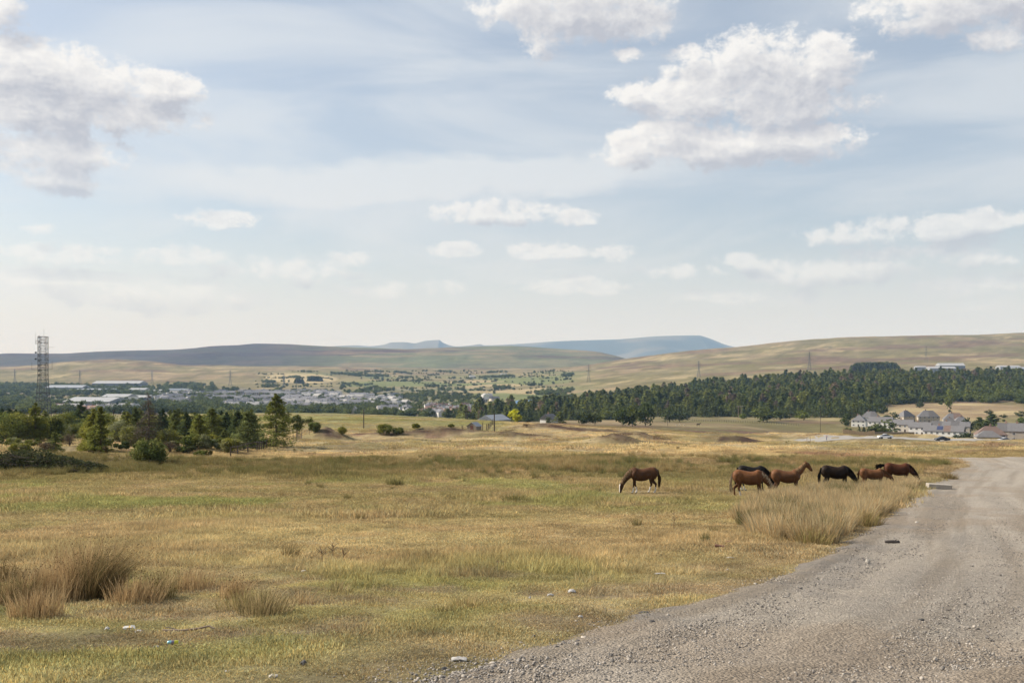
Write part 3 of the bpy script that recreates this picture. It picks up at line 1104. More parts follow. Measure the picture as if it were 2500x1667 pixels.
# loose rush tufts dotted over the pasture
x, y = ring_points(rg, 900, 16, 200)
k = (track_in(x, y) < -1.2) & (rg.random(len(x)) < sstep(.42, .66, fbm(x / 12, y / 12, 3, 90)))
x, y = x[k], y[k]
build_grass('rushes', C_rush, 5, x, y, .25, .7, lerp(np.array([.13, .13, .05]), np.array([.28, .21, .10]), rg.random(len(x))), 'small rush tufts dotted over the pasture', rg, tilt=.3)


def rush_clump(px, row, h, rad, n, col, col2, label, wind=(.1, 0), flare=.55, seeds=.25, seed=0, w=.0062, lean=.22):
    r = np.random.default_rng(300 + seed)
    p = on(px, row)
    o = empty('rush_clump', p)
    n = int(n * 1.7)
    V, T, tip = blades(r, n, rad * 1.25, h * .10, h, w, lean=lean * 1.7, flare=flare * .9, bend=.4, wind=wind, power=.85)
    t = r.random(n)
    cv = lerp(np.array(col), np.array(col2), t ** 1.3) * (.6 + .8 * r.random(n))[:, None]
    mesh_obj('stems', V, T, m_plant, o, colors=np.repeat(cv, 5, 0))['kind'] = 'stuff'
    ns = int(n * seeds)
    if ns:
        ids = r.choice(n, ns, replace=False)
        VV, FF = [], []
        for q, i in enumerate(ids):
            c = V[i * 5 + 3] * .25 + V[i * 5 + 4] * .75
            s = r.uniform(.004, .008)
            o8 = np.array([(s, 0, 0), (-s, 0, 0), (0, s, 0), (0, -s, 0), (0, 0, s * 1.5), (0, 0, -s)])
            VV.append(c + o8)
            FF.append(np.array([(0, 2, 4), (2, 1, 4), (1, 3, 4), (3, 0, 4), (2, 0, 5), (1, 2, 5), (3, 1, 5), (0, 3, 5)]) + q * 6)
        VV = np.concatenate(VV)
        hd = mesh_obj('seed_heads', VV, np.concatenate(FF), m_plant, o, colors=np.full((len(VV), 3), (.12, .075, .04)))
        hd['kind'] = 'stuff'
    return tag(o, label, 'rush clump', 'rush clumps in the near pasture')


BR = (.38, .26, .135)
PALE = (.56, .42, .23)
DGR = (.15, .135, .06)
GRN = (.26, .23, .085)
rush_clump(232, 1462, .90, .20, 1100, DGR, BR, 'tallest rush clump fanning over, dark at its heart, left foreground', (.42, 0), .38, .22, 1, lean=.28)
rush_clump(205, 1445, .88, .30, 600, BR, PALE, 'upright brown rush clump behind the tallest fanning one', (.10, 0), .12, .3, 2)
rush_clump(170, 1458, .62, .34, 700, BR, PALE, 'straw brown rush clump leaning on the tallest one', (.08, 0), .12, .2, 25)
rush_clump(115, 1464, .52, .42, 900, BR, PALE, 'wide brown rush clump between the dark edge tuft and the tallest clump', (.06, 0), .12, .2, 3)
rush_clump(35, 1476, .46, .22, 420, DGR, BR, 'dark green rush tuft at the left edge of the foreground', (.05, 0), .3, .15, 4)
rush_clump(88, 1508, .40, .24, 420, BR, PALE, 'low brown rush tuft in front of the wide clump', (.03, 0), .35, .1, 5)
rush_clump(8, 1418, .42, .22, 320, BR, DGR, 'rust brown rush tuft cut by the left picture edge', (.05, 0), .35, .3, 6)
rush_clump(330, 1470, .42, .28, 380, BR, PALE, 'thin straw rush clump just right of the tallest clump', (.10, 0), .4, .2, 7)
rush_clump(385, 1462, .44, .18, 330, GRN, PALE, 'yellow green rush tuft right of the straw clump', (.06, 0), .25, .1, 8)
rush_clump(455, 1440, .42, .36, 420, BR, PALE, 'loose pale rush clump between two tufts', (.05, 0), .3, .15, 9)
rush_clump(570, 1462, .42, .15, 260, BR, PALE, 'red brown rush tuft leaning to the right', (.32, 0), .35, .2, 10)
rush_clump(600, 1488, .30, .28, 380, GRN, PALE, 'low spreading green rush tuft', (.05, 0), .55, .05, 11)
rush_clump(650, 1500, .32, .24, 380, DGR, PALE, 'green rush tuft with a dark foot, rightmost of the row', (.15, 0), .5, .05, 12)
rush_clump(738, 1474, .26, .12, 60, BR, PALE, 'sparse little rush tuft standing alone on short turf', (.1, 0), .6, .0, 13)
rush_clump(822, 1448, .22, .16, 120, DGR, PALE, 'small dark rush tuft behind the sparse one', (.1, 0), .4, .0, 14)
rush_clump(1142, 1483, .20, .16, 130, PALE, GRN, 'pale bleached tuft alone on the turf near the track', (.05, 0), .7, .0, 15)
rush_clump(1080, 1492, .13, .14, 70, GRN, PALE, 'low pale tuft beside the bleached one', (.05, 0), .6, .0, 16)
rush_clump(1985, 1330, .50, .30, 300, GRN, BR, 'dark green rush clump at the track end of the thick stand', (.05, 0), .5, .1, 17, w=.010)
rush_clump(2115, 1285, .62, .36, 300, GRN, BR, 'dark rush clump on the edge of the gravel track', (.05, 0), .5, .1, 18, w=.012)
rush_clump(2318, 1170, .62, .45, 420, DGR, BR, 'round dark rush clump past the concrete block', (.02, 0), .6, .1, 19, w=.016)
rush_clump(1255, 1226, .55, .5, 300, GRN, DGR, 'green rush clump alone on the grazing ground', (.02, 0), .5, .0, 20, w=.016)
rush_clump(965, 1185, .60, .42, 300, DGR, GRN, 'small dark rush clump in the middle of the pasture', (.02, 0), .4, .0, 21, w=.018)
rush_clump(1105, 1152, .65, .75, 380, DGR, GRN, 'dark rush clump with a twin beside it', (.02, 0), .5, .0, 22, w=.022)
rush_clump(1150, 1150, .60, .6, 340, DGR, GRN, 'smaller twin of the dark rush clump', (.02, 0), .5, .0, 23, w=.022)
rush_clump(815, 1165, .75, 1.5, 600, DGR, GRN, 'broad dark rush bed left of the middle', (.02, 0), .4, .0, 24, w=.026)

# ------------------------------------------------------------------ loose stones on the track
m_stone, N = mat('track_stone')
t = tint_attr(N, 'tint', 'INSTANCER')
p = N.n('ShaderNodeTexCoord').outputs['Object']
kk = N.remap(N.noise(p, 2.5, 4, .6), .3, .7, .75, 1.2)
c = N.vec('SCALE', t, None)
N.put(c.node.inputs['Scale'], kk)
finish(m_stone, N, principled(N, c, .85, spec=.2))


def rock(rng, sub=1, squash=.65, rough=.25):
    bm = bmesh.new()
    bmesh.ops.create_icosphere(bm, subdivisions=sub, radius=1.0)
    for v in bm.verts:
        v.co *= 1 + rng.normal(0, rough)
        v.co.z *= squash
    bm.normal_update()
    V = np.array([v.co[:] for v in bm.verts])
    T = np.array([[q.index for q in f.verts] for f in bm.faces])
    bm.free()
    return V, T


C_rock = bpy.data.collections.new('rocks')
for i in range(6):
    V, T = rock(rg, 1, rg.uniform(.45, .8), .16)
    proto('r%d' % i, C_rock, V, T, np.ones((len(V), 3)), m_stone)
n = 230000
d = 5.2 + 45 * rg.random(n) ** 1.7
x = rg.uniform(-.62, .62, n) * (d + 1)
ti = track_in(x, d)
wgt = sstep(-.9, .25, ti) * (.25 + .75 * np.exp(-np.abs(ti - .25) / .7)) + .55 * sstep(.2, .8, ti)
wgt *= .45 + 1.1 * sstep(.4, .65, fbm(x / .8, d / 1.2, 3, 92))
k = rg.random(n) < wgt
x, d, ti = x[k], d[k], ti[k]
n = len(x)
s = (.0035 + .0065 * rg.random(n) ** 2.2 + .010 * rg.random(n) ** 24) * (1 + .012 * d) * (1 + .5 * np.exp(-np.abs(ti - .2) / .5))
col = lerp(np.array([.13, .12, .11]), np.array([.46, .41, .35]), rg.random(n) ** 1.3)
z = H(x, d) + np.clip(.16 * (ti - .05), -.0, .05)
scatter('gravel', C_rock, np.stack([x, d, z + s * .15], -1), col, rots(rg, n, 1.0), np.stack([s * rg.uniform(.8, 1.5, n), s, s * rg.uniform(.7, 1.1, n)], -1),
        rg.integers(0, 6, n), 'loose gravel strewn over the track and its edge')

# ------------------------------------------------------------------ ponies
def loft(rings, nseg=12, cap=True, upright=False):
    """rings: (x, z, half size in the plane of the path, half width, y); cross-sections square to the path"""
    P = np.array([(r[0], r[1]) for r in rings], float)
    tg = np.gradient(P, axis=0)
    tg /= np.linalg.norm(tg, axis=1)[:, None] + 1e-9
    V = []
    for i, r in enumerate(rings):
        nx, nz = (0.0, 1.0) if upright else (-tg[i][1], tg[i][0])
        y0 = r[4] if len(r) > 4 else 0.0
        for k in range(nseg):
            a = 2 * math.pi * k / nseg
            V.append((r[0] + nx * r[2] * math.cos(a), y0 + r[3] * math.sin(a), r[1] + nz * r[2] * math.cos(a)))
    Fs = []
    for i in range(len(rings) - 1):
        for k in range(nseg):
            k2 = (k + 1) % nseg
            Fs.append((i * nseg + k, i * nseg + k2, (i + 1) * nseg + k2, (i + 1) * nseg + k))
    if cap:
        Fs.append(tuple(range(nseg))[::-1])
        Fs.append(tuple(range((len(rings) - 1) * nseg, len(rings) * nseg)))
    return V, Fs


def fuse(name, pieces, voxel, smooth_it=4):
    """several closed lofts grown together into one continuous skin"""
    V, Fs = [], []
    for v, f in pieces:
        b = len(V)
        V += list(v)
        Fs += [tuple(i + b for i in q) for q in f]
    me = bpy.data.meshes.new(name + '_parts')
    me.from_pydata(V, [], Fs)
    bm = bmesh.new()
    bm.from_mesh(me)
    bmesh.ops.recalc_face_normals(bm, faces=bm.faces)
    bm.to_mesh(me)
    bm.free()
    ob = bpy.data.objects.new(name + '_parts', me)
    COL.objects.link(ob)
    r = ob.modifiers.new('r', 'REMESH')
    r.mode = 'VOXEL'
    r.voxel_size = voxel
    s = ob.modifiers.new('s', 'SMOOTH')
    s.factor = .5
    s.iterations = smooth_it
    dg = bpy.context.evaluated_depsgraph_get()
    out = bpy.data.meshes.new_from_object(ob.evaluated_get(dg))
    bpy.data.objects.remove(ob)
    bpy.data.meshes.remove(me)
    out.name = name
    return out


m_coat, N = mat('pony_coat')
t = tint_attr(N)
p = N.n('ShaderNodeTexCoord').outputs['Object']
kk = N.remap(N.noise(p, 3.0, 4, .6), .3, .7, .82, 1.18)
c = N.vec('SCALE', t, None)
N.put(c.node.inputs['Scale'], kk)
finish(m_coat, N, principled(N, c, .6, spec=.12))
m_hair = own_blade_mat('pony_hair', .12)

HIND = lambda dx=0.0, kx=0.0: [(-.55 + .0 * dx, .98, .21, .13), (-.50, .80, .19, .125), (-.46 + kx, .66, .125, .085), (-.55 + .5 * dx, .52, .075, .055), (-.62 + .7 * dx, .43, .062, .045),
                                (-.60 + .85 * dx, .30, .040, .033), (-.58 + .95 * dx, .15, .042, .036), (-.55 + dx, .08, .036, .034), (-.52 + dx, .045, .052, .048), (-.51 + dx, .0, .062, .056)]
FORE = lambda dx=0.0: [(.46, .84, .15, .09), (.47 + .1 * dx, .68, .10, .075), (.47 + .35 * dx, .54, .065, .052), (.475 + .5 * dx, .42, .056, .050), (.47 + .6 * dx, .34, .040, .037),
                       (.465 + .85 * dx, .18, .036, .032), (.465 + .92 * dx, .13, .042, .037), (.49 + dx, .07, .036, .034), (.505 + dx, .04, .052, .048), (.515 + dx, .0, .062, .056)]
_tk = np.array([(-.80, 1.04, .93, .05), (-.765, 1.15, .84, .14), (-.68, 1.235, .76, .215), (-.54, 1.285, .715, .25), (-.34, 1.262, .70, .228), (-.12, 1.215, .625, .276), (.10, 1.190, .600, .292),
                (.28, 1.215, .615, .268), (.42, 1.275, .65, .232), (.53, 1.265, .70, .195), (.63, 1.17, .76, .145), (.70, 1.04, .85, .07)])
_tx = np.concatenate([np.linspace(-.80, -.68, 7), np.linspace(-.64, .58, 24), np.linspace(.61, .70, 6)])
_tr = pchip(_tk[:, 0], _tk[:, 1:], _tx)
TRUNK = [(x_, (a_ + b_) / 2, (a_ - b_) / 2, w_) for x_, (a_, b_, w_) in zip(_tx, _tr)]


def smooth_rings(rings, n=16):
    q = np.array(rings, float)
    return [tuple(v) for v in pchip(np.arange(len(q)), q, np.linspace(0, len(q) - 1, n))]


def horse(name, label, loc, rz, size, neck, head, ear_dir, coat, points=None, mane_c=None, tail_c=None, sock=(), blaze=None, legs=None, tail='hang', fat=1.0, mane_side=-1, under=None, seed=0, group='ponies grazing by the track'):
    r = np.random.default_rng(500 + seed)
    o = empty(name, loc, rz)
    o.scale = (size * 1.03, size * 1.03, size * 1.10)
    hd, hk, fd, fk = legs or (0.0, 0.10, 0.0, .10)
    pcs = [loft([(a, b + (0 if fat == 1 else -(fat - 1) * .12), c_ * (1 if fat == 1 else fat), d_ * fat) for a, b, c_, d_ in TRUNK], 18, upright=True)]
    pcs.append(loft([(x_, z_, a_, b_, .115) for x_, z_, a_, b_ in smooth_rings(HIND(hd), 20)]))
    pcs.append(loft([(x_, z_, a_, b_, -.115) for x_, z_, a_, b_ in smooth_rings(HIND(hk), 20)]))
    pcs.append(loft([(x_, z_, a_, b_, .105) for x_, z_, a_, b_ in smooth_rings(FORE(fd), 20)]))
    pcs.append(loft([(x_, z_, a_, b_, -.105) for x_, z_, a_, b_ in smooth_rings(FORE(fk), 20)]))
    for s in (-1, 1):
        # haunch, shoulder and forearm muscle standing out from the barrel
        pcs.append(loft(smooth_rings([(-.62, 1.20, .05, .04, .13 * s), (-.60, 1.10, .17, .11, .145 * s), (-.56, .95, .20, .125, .15 * s), (-.52, .80, .16, .10, .135 * s), (-.50, .70, .05, .04, .12 * s)], 12), 12))
        pcs.append(loft(smooth_rings([(.34, 1.20, .04, .03, .10 * s), (.40, 1.08, .13, .08, .155 * s), (.47, .94, .15, .09, .165 * s), (.49, .80, .11, .075, .14 * s), (.48, .70, .04, .03, .12 * s)], 12), 12))
    pcs.append(loft(smooth_rings(neck), 14))
    pcs.append(loft(smooth_rings(head), 12))
    poll = head[0]
    for s in (-1, 1):
        e = ear_dir
        pcs.append(loft([(poll[0], poll[1], .035, .028, .06 * s), (poll[0] + e[0] * .07, poll[1] + e[1] * .07, .034, .022, .072 * s), (poll[0] + e[0] * .16, poll[1] + e[1] * .16, .008, .008, .08 * s)], 8))
    me = fuse('body', pcs, .018, 2)
    co = np.zeros(len(me.vertices) * 3, np.float32)
    me.vertices.foreach_get('co', co)
    co = co.reshape(-1, 3)
    coat = np.array(coat)
    points = np.array(points) if points is not None else coat * .55
    cl = np.repeat(coat[None], len(co), 0)
    # light on back and rump, shade under the belly painted in, over coat patches
    mot = fbm(co[:, 0] * 5 + seed, co[:, 2] * 5, 3, 150 + seed)
    cl = cl * (.46 + .36 * mot)[:, None]
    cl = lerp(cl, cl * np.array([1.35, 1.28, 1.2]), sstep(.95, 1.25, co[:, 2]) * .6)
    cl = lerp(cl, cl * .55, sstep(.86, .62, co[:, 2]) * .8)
    # darker points down the legs, lighter underside where the coat has it
    isleg = (co[:, 2] < .62) & (np.abs(co[:, 0]) < .95)
    hx0 = min(h[0] for h in head) - .12
    inhead = (co[:, 0] > max(.72, hx0 - .05))
    cl = lerp(cl, points, sstep(.62, .34, co[:, 2]) * isleg * ~inhead)
    if under is not None:
        cl = lerp(cl, np.array(under), sstep(.80, .64, co[:, 2]) * ~isleg * (np.abs(co[:, 0]) < .6) * .6)
    H0, H1_ = np.array(head[0][:2]), np.array(head[-1][:2])
    ax = (H1_ - H0) / np.linalg.norm(H1_ - H0)
    rel = co[:, [0, 2]] - H0
    s_ = rel @ ax
    nrm = np.array([ax[1], -ax[0]])
    if nrm[0] * (H1_[0] - H0[0] + .3) < 0 and False:
        nrm = -nrm
    f_ = rel @ np.array([-ax[1], ax[0]])
    onhead = (s_ > .02) & (s_ < .60) & (np.abs(f_) < .22) & (co[:, 0] > .75)
    cl = lerp(cl, coat * .32, (s_ > .40) * onhead * .7)
    if blaze is not None:
        frontal = f_ if head[1][0] >= head[0][0] - 1e-6 else f_
        bz = onhead & (frontal > .045) & (np.abs(co[:, 1]) < .045) & (s_ > .08)
        cl[bz] = blaze
    for (lx, ly, zt) in sock:
        m_ = (co[:, 2] < zt) & (np.sign(co[:, 1]) == ly) & ((co[:, 0] > 0) == (lx > 0)) & ~((co[:, 0] > .8))
        cl[m_] = (.62, .58, .52)
    cl[(co[:, 2] < .045) & (co[:, 0] < .85)] = (.06, .05, .045)
    ca = np.ones((len(co), 4), np.float32)
    ca[:, :3] = cl
    me.attributes.new('tint', 'FLOAT_COLOR', 'POINT').data.foreach_set('color', ca.ravel())
    me.materials.append(m_coat)
    me.polygons.foreach_set('use_smooth', np.ones(len(me.polygons), bool))
    b = bpy.data.objects.new('body', me)
    COL.objects.link(b)
    b.parent = o
    # mane: locks along the crest of the neck falling to one side
    mc = np.array(mane_c if mane_c is not None else points)
    VV, CC = [], []

    def lock(p0, p1, p2, w, col):
        VV.append((p0, p1, p2, w))
        CC.append(col)
    nk = np.array(neck, float)
    tg = np.gradient(nk[:, :2], axis=0)
    tg /= np.linalg.norm(tg, axis=1)[:, None]
    crest = nk[:, :2] + np.stack([-tg[:, 1], tg[:, 0]], -1) * nk[:, 2:3] * .96
    for q in range(90):
        t_ = .18 + r.random() * .82
        i = min(int(t_ * (len(nk) - 1)), len(nk) - 2)
        f = t_ * (len(nk) - 1) - i
        c0 = crest[i] * (1 - f) + crest[i + 1] * f
        ctr = nk[i, :2] * (1 - f) + nk[i + 1, :2] * f
        wdt = nk[i, 3] * (1 - f) + nk[i + 1, 3] * f
        ln = r.uniform(.55, 1.05)
        low = c0 + (ctr - c0) * ln + np.array([r.normal(0, .03), -.06 * r.random()])
        sd = mane_side if r.random() < .88 else -mane_side
        lock((c0[0], r.normal(0, .012), c0[1] + .015), ((c0[0] + low[0]) / 2, sd * wdt * .80, (c0[1] + low[1]) / 2 + .03), (low[0], sd * (wdt * 1.05 + .012), low[1]), .035, mc * r.uniform(.6, 1.35))
    # forelock
    for q in range(10):
        d_ = ax * r.uniform(.12, .22)
        fo = np.array([-ax[1], ax[0]]) * .09
        lock((poll[0], r.normal(0, .02), poll[1] + .03), (poll[0] + fo[0] + d_[0] * .4, r.normal(0, .02), poll[1] + fo[1] + d_[1] * .4), (poll[0] + fo[0] * 1.1 + d_[0], r.normal(0, .03), poll[1] + fo[1] * 1.1 + d_[1]), .025, mc * r.uniform(.6, 1.2))

    def build(nm, items, cols):
        V, T, Cc = [], [], []
        for k, ((p0, p1, p2, w), c_) in enumerate(zip(items, cols)):
            b_ = len(V)
            dirw = (w / 2, 0, 0) if abs(p2[2] - p0[2]) > abs(p2[0] - p0[0]) else (0, 0, w / 2)
            d_ = np.array(dirw)
            p0, p1, p2 = np.array(p0), np.array(p1), np.array(p2)
            out = np.array((0, .012 * (1 if p1[1] > 0 else -1), 0))
            V += [p0 - d_ * .6, p0 + d_ * .6, p1 + d_, p1 - d_, p1 + out, p2]
            T += [(b_, b_ + 1, b_ + 4), (b_ + 1, b_ + 2, b_ + 4), (b_, b_ + 4, b_ + 3), (b_ + 3, b_ + 4, b_ + 5), (b_ + 4, b_ + 2, b_ + 5)]
            Cc += [c_] * 6
        return mesh_obj(nm, np.array(V), np.array(T), m_hair, o, colors=np.array(Cc))
    build('mane', VV, CC)
    VV, CC = [], []
    tcol = np.array(tail_c if tail_c is not None else mc)
    for q in range(70):
        ja, jb = r.normal(0, .030), r.normal(0, .045)
        if tail == 'hang':
            p0 = (-.79 + r.normal(0, .012), r.normal(0, .025), 1.10 + r.normal(0, .03))
            p1 = (-.90 + r.normal(0, .025), ja, .72 + r.normal(0, .05))
            p2 = (-.86 + r.normal(0, .05), jb, r.uniform(.16, .45))
        elif tail == 'short':
            p0 = (-.79 + r.normal(0, .012), r.normal(0, .025), 1.10 + r.normal(0, .03))
            p1 = (-.87 + r.normal(0, .02), ja, .92)
            p2 = (-.84 + r.normal(0, .03), jb, r.uniform(.55, .75))
        else:   # flicked out behind
            p0 = (-.78 + r.normal(0, .012), r.normal(0, .025), 1.14 + r.normal(0, .03))
            p1 = (-1.02 + r.normal(0, .03), ja, 1.13 + r.normal(0, .05))
            p2 = (-1.20 - .16 * r.random(), jb, 1.02 + r.normal(0, .10))
        lock(p0, p1, p2, .05, tcol * r.uniform(.6, 1.3))
    build('tail', VV, CC)
    return tag(o, label, 'pony', group)


# neck and head poses: (x, z, half depth, half width)
NECK_GRAZE = [(.40, 1.08, .22, .15), (.58, 1.02, .215, .125), (.76, .90, .185, .10), (.92, .74, .155, .085), (1.04, .58, .13, .08), (1.10, .47, .12, .085)]
HEAD_GRAZE = [(1.09, .50, .085, .075), (1.145, .40, .125, .095), (1.175, .30, .115, .085), (1.20, .19, .085, .068), (1.215, .11, .072, .062), (1.22, .05, .058, .056), (1.222, .03, .03, .03)]
NECK_UP = [(.38, 1.06, .23, .15), (.55, 1.12, .21, .125), (.70, 1.24, .175, .10), (.82, 1.37, .145, .085), (.91, 1.48, .125, .08), (.97, 1.55, .105, .08)]
HEAD_UP = [(.95, 1.56, .085, .072), (1.04, 1.51, .125, .092), (1.12, 1.43, .112, .082), (1.19, 1.34, .085, .066), (1.245, 1.27, .072, .060), (1.28, 1.22, .055, .052), (1.29, 1.205, .03, .03)]
NECK_LOW = [(.40, 1.06, .22, .15), (.58, 1.02, .20, .12), (.76, .95, .165, .095), (.92, .87, .14, .085), (1.02, .81, .12, .08)]
HEAD_LOW = [(1.00, .83, .085, .072), (1.09, .76, .12, .09), (1.16, .68, .105, .08), (1.22, .59, .08, .066), (1.26, .52, .068, .06), (1.28, .47, .05, .05), (1.285, .45, .03, .03)]

CHEST = (.20, .088, .038)
BAY = (.085, .036, .018)
BLACK = (.020, .017, .015)
FLAX = (.42, .31, .19)


def stand(px, row):
    p = on(px, row)
    return (p.x, p.y, p.z - .01)


horse('pony', 'brown pony with white socks and blaze grazing alone, apart from the herd', stand(1570, 1203), math.pi + .10, 1.0, NECK_GRAZE, HEAD_GRAZE, (.10, .45), (.120, .058, .030), (.05, .024, .014), (.30, .20, .11), (.05, .03, .018),
      sock=((1, 1, .30), (1, -1, .30), (-1, 1, .30), (-1, -1, .30)), blaze=(.66, .62, .57), legs=(-.06, .20, .10, -.16), seed=1, fat=1.04, mane_side=1)
horse('pony', 'chestnut pony with long flaxen mane and tail, grazing in front of a black one', stand(1828, 1214), -.08, 1.0, NECK_GRAZE, HEAD_GRAZE, (.3, .4), CHEST, (.11, .045, .02), FLAX, FLAX,
      sock=((-1, -1, .30),), blaze=(.66, .62, .57), legs=(-.10, .16, .02, .14), seed=2, fat=1.08, under=(.10, .045, .02))
horse('pony', 'black pony with one white hind sock, half hidden behind the flaxen-maned chestnut', stand(1836, 1197), -.05, 1.02, NECK_GRAZE, HEAD_GRAZE, (.3, .4), BLACK, BLACK, (.014, .012, .011), None,
      sock=((-1, 1, .25), (-1, -1, .25)), legs=(.0, .14, .0, .1), seed=3, fat=1.04)
horse('pony', 'chestnut pony standing with its head raised, looking to the right', stand(1920, 1210), -.10, .98, NECK_UP, HEAD_UP, (.15, 1.0), (.185, .088, .042), (.08, .036, .018), (.30, .19, .10), (.16, .085, .04), legs=(.0, .12, .0, .08), seed=4, under=(.10, .05, .025))
horse('pony', 'blackish brown pony with a bushy black tail, grazing in the rushes', stand(2040, 1197), -.04, 1.03, NECK_GRAZE, HEAD_GRAZE, (.3, .4), (.030, .019, .013), BLACK, (.012, .011, .010), (.012, .011, .010), legs=(.02, .16, -.05, .14), seed=5, fat=1.08)
horse('pony', 'small brown foal standing against a bay pony', stand(2130, 1196), -.12, .90, NECK_LOW, HEAD_LOW, (.2, .6), (.20, .092, .042), (.09, .042, .022), (.10, .05, .025), (.12, .06, .03), tail='short', legs=(.0, .1, .0, .1), seed=6)
horse('pony', 'bay pony flicking its black tail, grazing at the right end of the herd', stand(2192, 1187), -.10, 1.04, NECK_GRAZE, HEAD_GRAZE, (.3, .4), (.105, .040, .020), (.022, .015, .012), (.02, .015, .012), (.014, .012, .011), tail='flick', legs=(.02, .14, .0, .1), seed=7, fat=1.06)


def far_on(px, row, dmin=480, dmax=5000):
    d = np.exp(np.linspace(math.log(dmin), math.log(dmax), 500))
    x = (px - 1250) / F * d
    rows = HY - H(x, d) / d * F
    k = np.argmax(rows <= row)
    return at(px, float(d[k]))


pf = far_on(1705, 1040, 560, 1000)
horse('pony', 'tiny dark pony alone in the paddock before the plantation', (pf.x, pf.y, pf.z), -.2, 1.25, NECK_UP, HEAD_UP, (.15, 1.0), (.03, .02, .015), BLACK, BLACK, BLACK, seed=8, group='lone paddock pony')

# sheep in the same paddock
m_wool = simple_mat('sheep_wool', (.52, .48, .40), .95, var=.2, scale=8)
m_sface = simple_mat('sheep_face', (.10, .085, .07), .8)


def sheep(px, row, rz, label):
    p = far_on(px, row, 560, 1000)
    o = empty('sheep', p, rz)
    body = [(-.52, .62, .05, .05), (-.48, .63, .20, .16), (-.30, .64, .27, .24), (0, .62, .28, .27), (.28, .63, .26, .23), (.42, .66, .18, .15), (.48, .68, .08, .07)]
    me = fuse('fleece', [loft(body, 12)] + [loft([(x_, .5, .07, .06, y_), (x_, .2, .045, .04, y_), (x_ + .02, 0, .045, .04, y_)], 8) for x_ in (-.32, .30) for y_ in (-.13, .13)], .05, 2)
    me.materials.append(m_wool)
    b_ = bpy.data.objects.new('fleece', me)
    COL.objects.link(b_)
    b_.parent = o
    me = fuse('head', [loft([(.38, .74, .12, .09), (.52, .80, .11, .08), (.66, .72, .08, .06), (.74, .64, .05, .045)], 8)], .04, 1)
    me.materials.append(m_sface)
    h_ = bpy.data.objects.new('head', me)
    COL.objects.link(h_)
    h_.parent = o
    return tag(o, label, 'sheep', 'sheep in the paddock')


sheep(1652, 1040, .2, 'pale sheep grazing, nearest the dark paddock trees')
sheep(1659, 1039, 2.8, 'pale sheep grazing, middle one of three')
sheep(1671, 1039, .1, 'pale sheep grazing, closest to the lone dark pony')

# ------------------------------------------------------------------ a walker on the road
m_person, N = mat('person_clothes')
finish(m_person, N, principled(N, tint_attr(N), .8, spec=.2))
pp = at(2018, 303)
po = empty('person', pp, .5)
pz = 1.70
pcs = [loft([(0, .88, .10, .15), (0, .98, .12, .165), (.01, 1.15, .11, .155), (.015, 1.32, .12, .18), (.01, 1.42, .10, .19), (0, 1.47, .06, .10), (0, 1.50, .05, .05), (.01, 1.56, .055, .055)], 12)]
pcs.append(loft([(.01, 1.51, .05, .05), (.02, 1.56, .085, .065), (.02, 1.63, .105, .078), (.01, 1.70, .085, .065), (.0, 1.735, .04, .03)], 10))
for s_, dx in ((1, .16), (-1, -.14)):
    pcs.append(loft([(0, .92, .09, .085, .085 * s_), (dx * .5, .68, .08, .075, .085 * s_), (dx * .9, .48, .058, .055, .08 * s_), (dx * 1.05 - .04, .25, .052, .048, .08 * s_), (dx * 1.15 - .07, .08, .038, .036, .08 * s_),
                     (dx * 1.15, .04, .045, .045, .08 * s_), (dx * 1.15 + .10, .03, .03, .04, .08 * s_)], 8))
    pcs.append(loft([(0, 1.42, .055, .05, .19 * s_), (-dx * .3, 1.22, .045, .042, .23 * s_), (-dx * .4 + .02, 1.10, .038, .036, .235 * s_), (-dx * .4 + .10, .92, .030, .028, .23 * s_), (-dx * .4 + .13, .82, .022, .034, .225 * s_), (-dx * .4 + .14, .76, .012, .02, .222 * s_)], 8))
me = fuse('body', pcs, .03, 2)
co = np.array([v.co[:] for v in me.vertices])
cl = np.repeat(np.array([[.045, .065, .16]]), len(co), 0)
cl[co[:, 2] > .92] = (.30, .24, .26)
cl[(np.abs(co[:, 1]) > .18) & (co[:, 2] < 1.12)] = (.38, .23, .16)
cl[co[:, 2] > 1.48] = (.38, .23, .16)
cl[(co[:, 2] < .07)] = (.05, .045, .04)
ca = np.ones((len(co), 4), np.float32)
ca[:, :3] = cl
me.attributes.new('tint', 'FLOAT_COLOR', 'POINT').data.foreach_set('color', ca.ravel())
me.materials.append(m_person)
b_ = bpy.data.objects.new('body', me)
COL.objects.link(b_)
b_.parent = po
hv, hf = loft([(-.02, 1.60, .11, .085), (-.02, 1.66, .115, .085), (-.01, 1.72, .095, .07), (0, 1.755, .04, .03)], 10)
mesh_obj('hair', hv, hf, simple_mat('person_hair', (.50, .42, .32), .7), po)
tag(po, 'person in a pale top and dark blue trousers walking by the road', 'person')

# ------------------------------------------------------------------ trees and shrubs
m_bark = simple_mat('tree_bark', (.10, .075, .055), .95, var=.35, scale=5)
m_deadwood = simple_mat('dead_wood', (.095, .075, .058), .95, var=.3, scale=5)


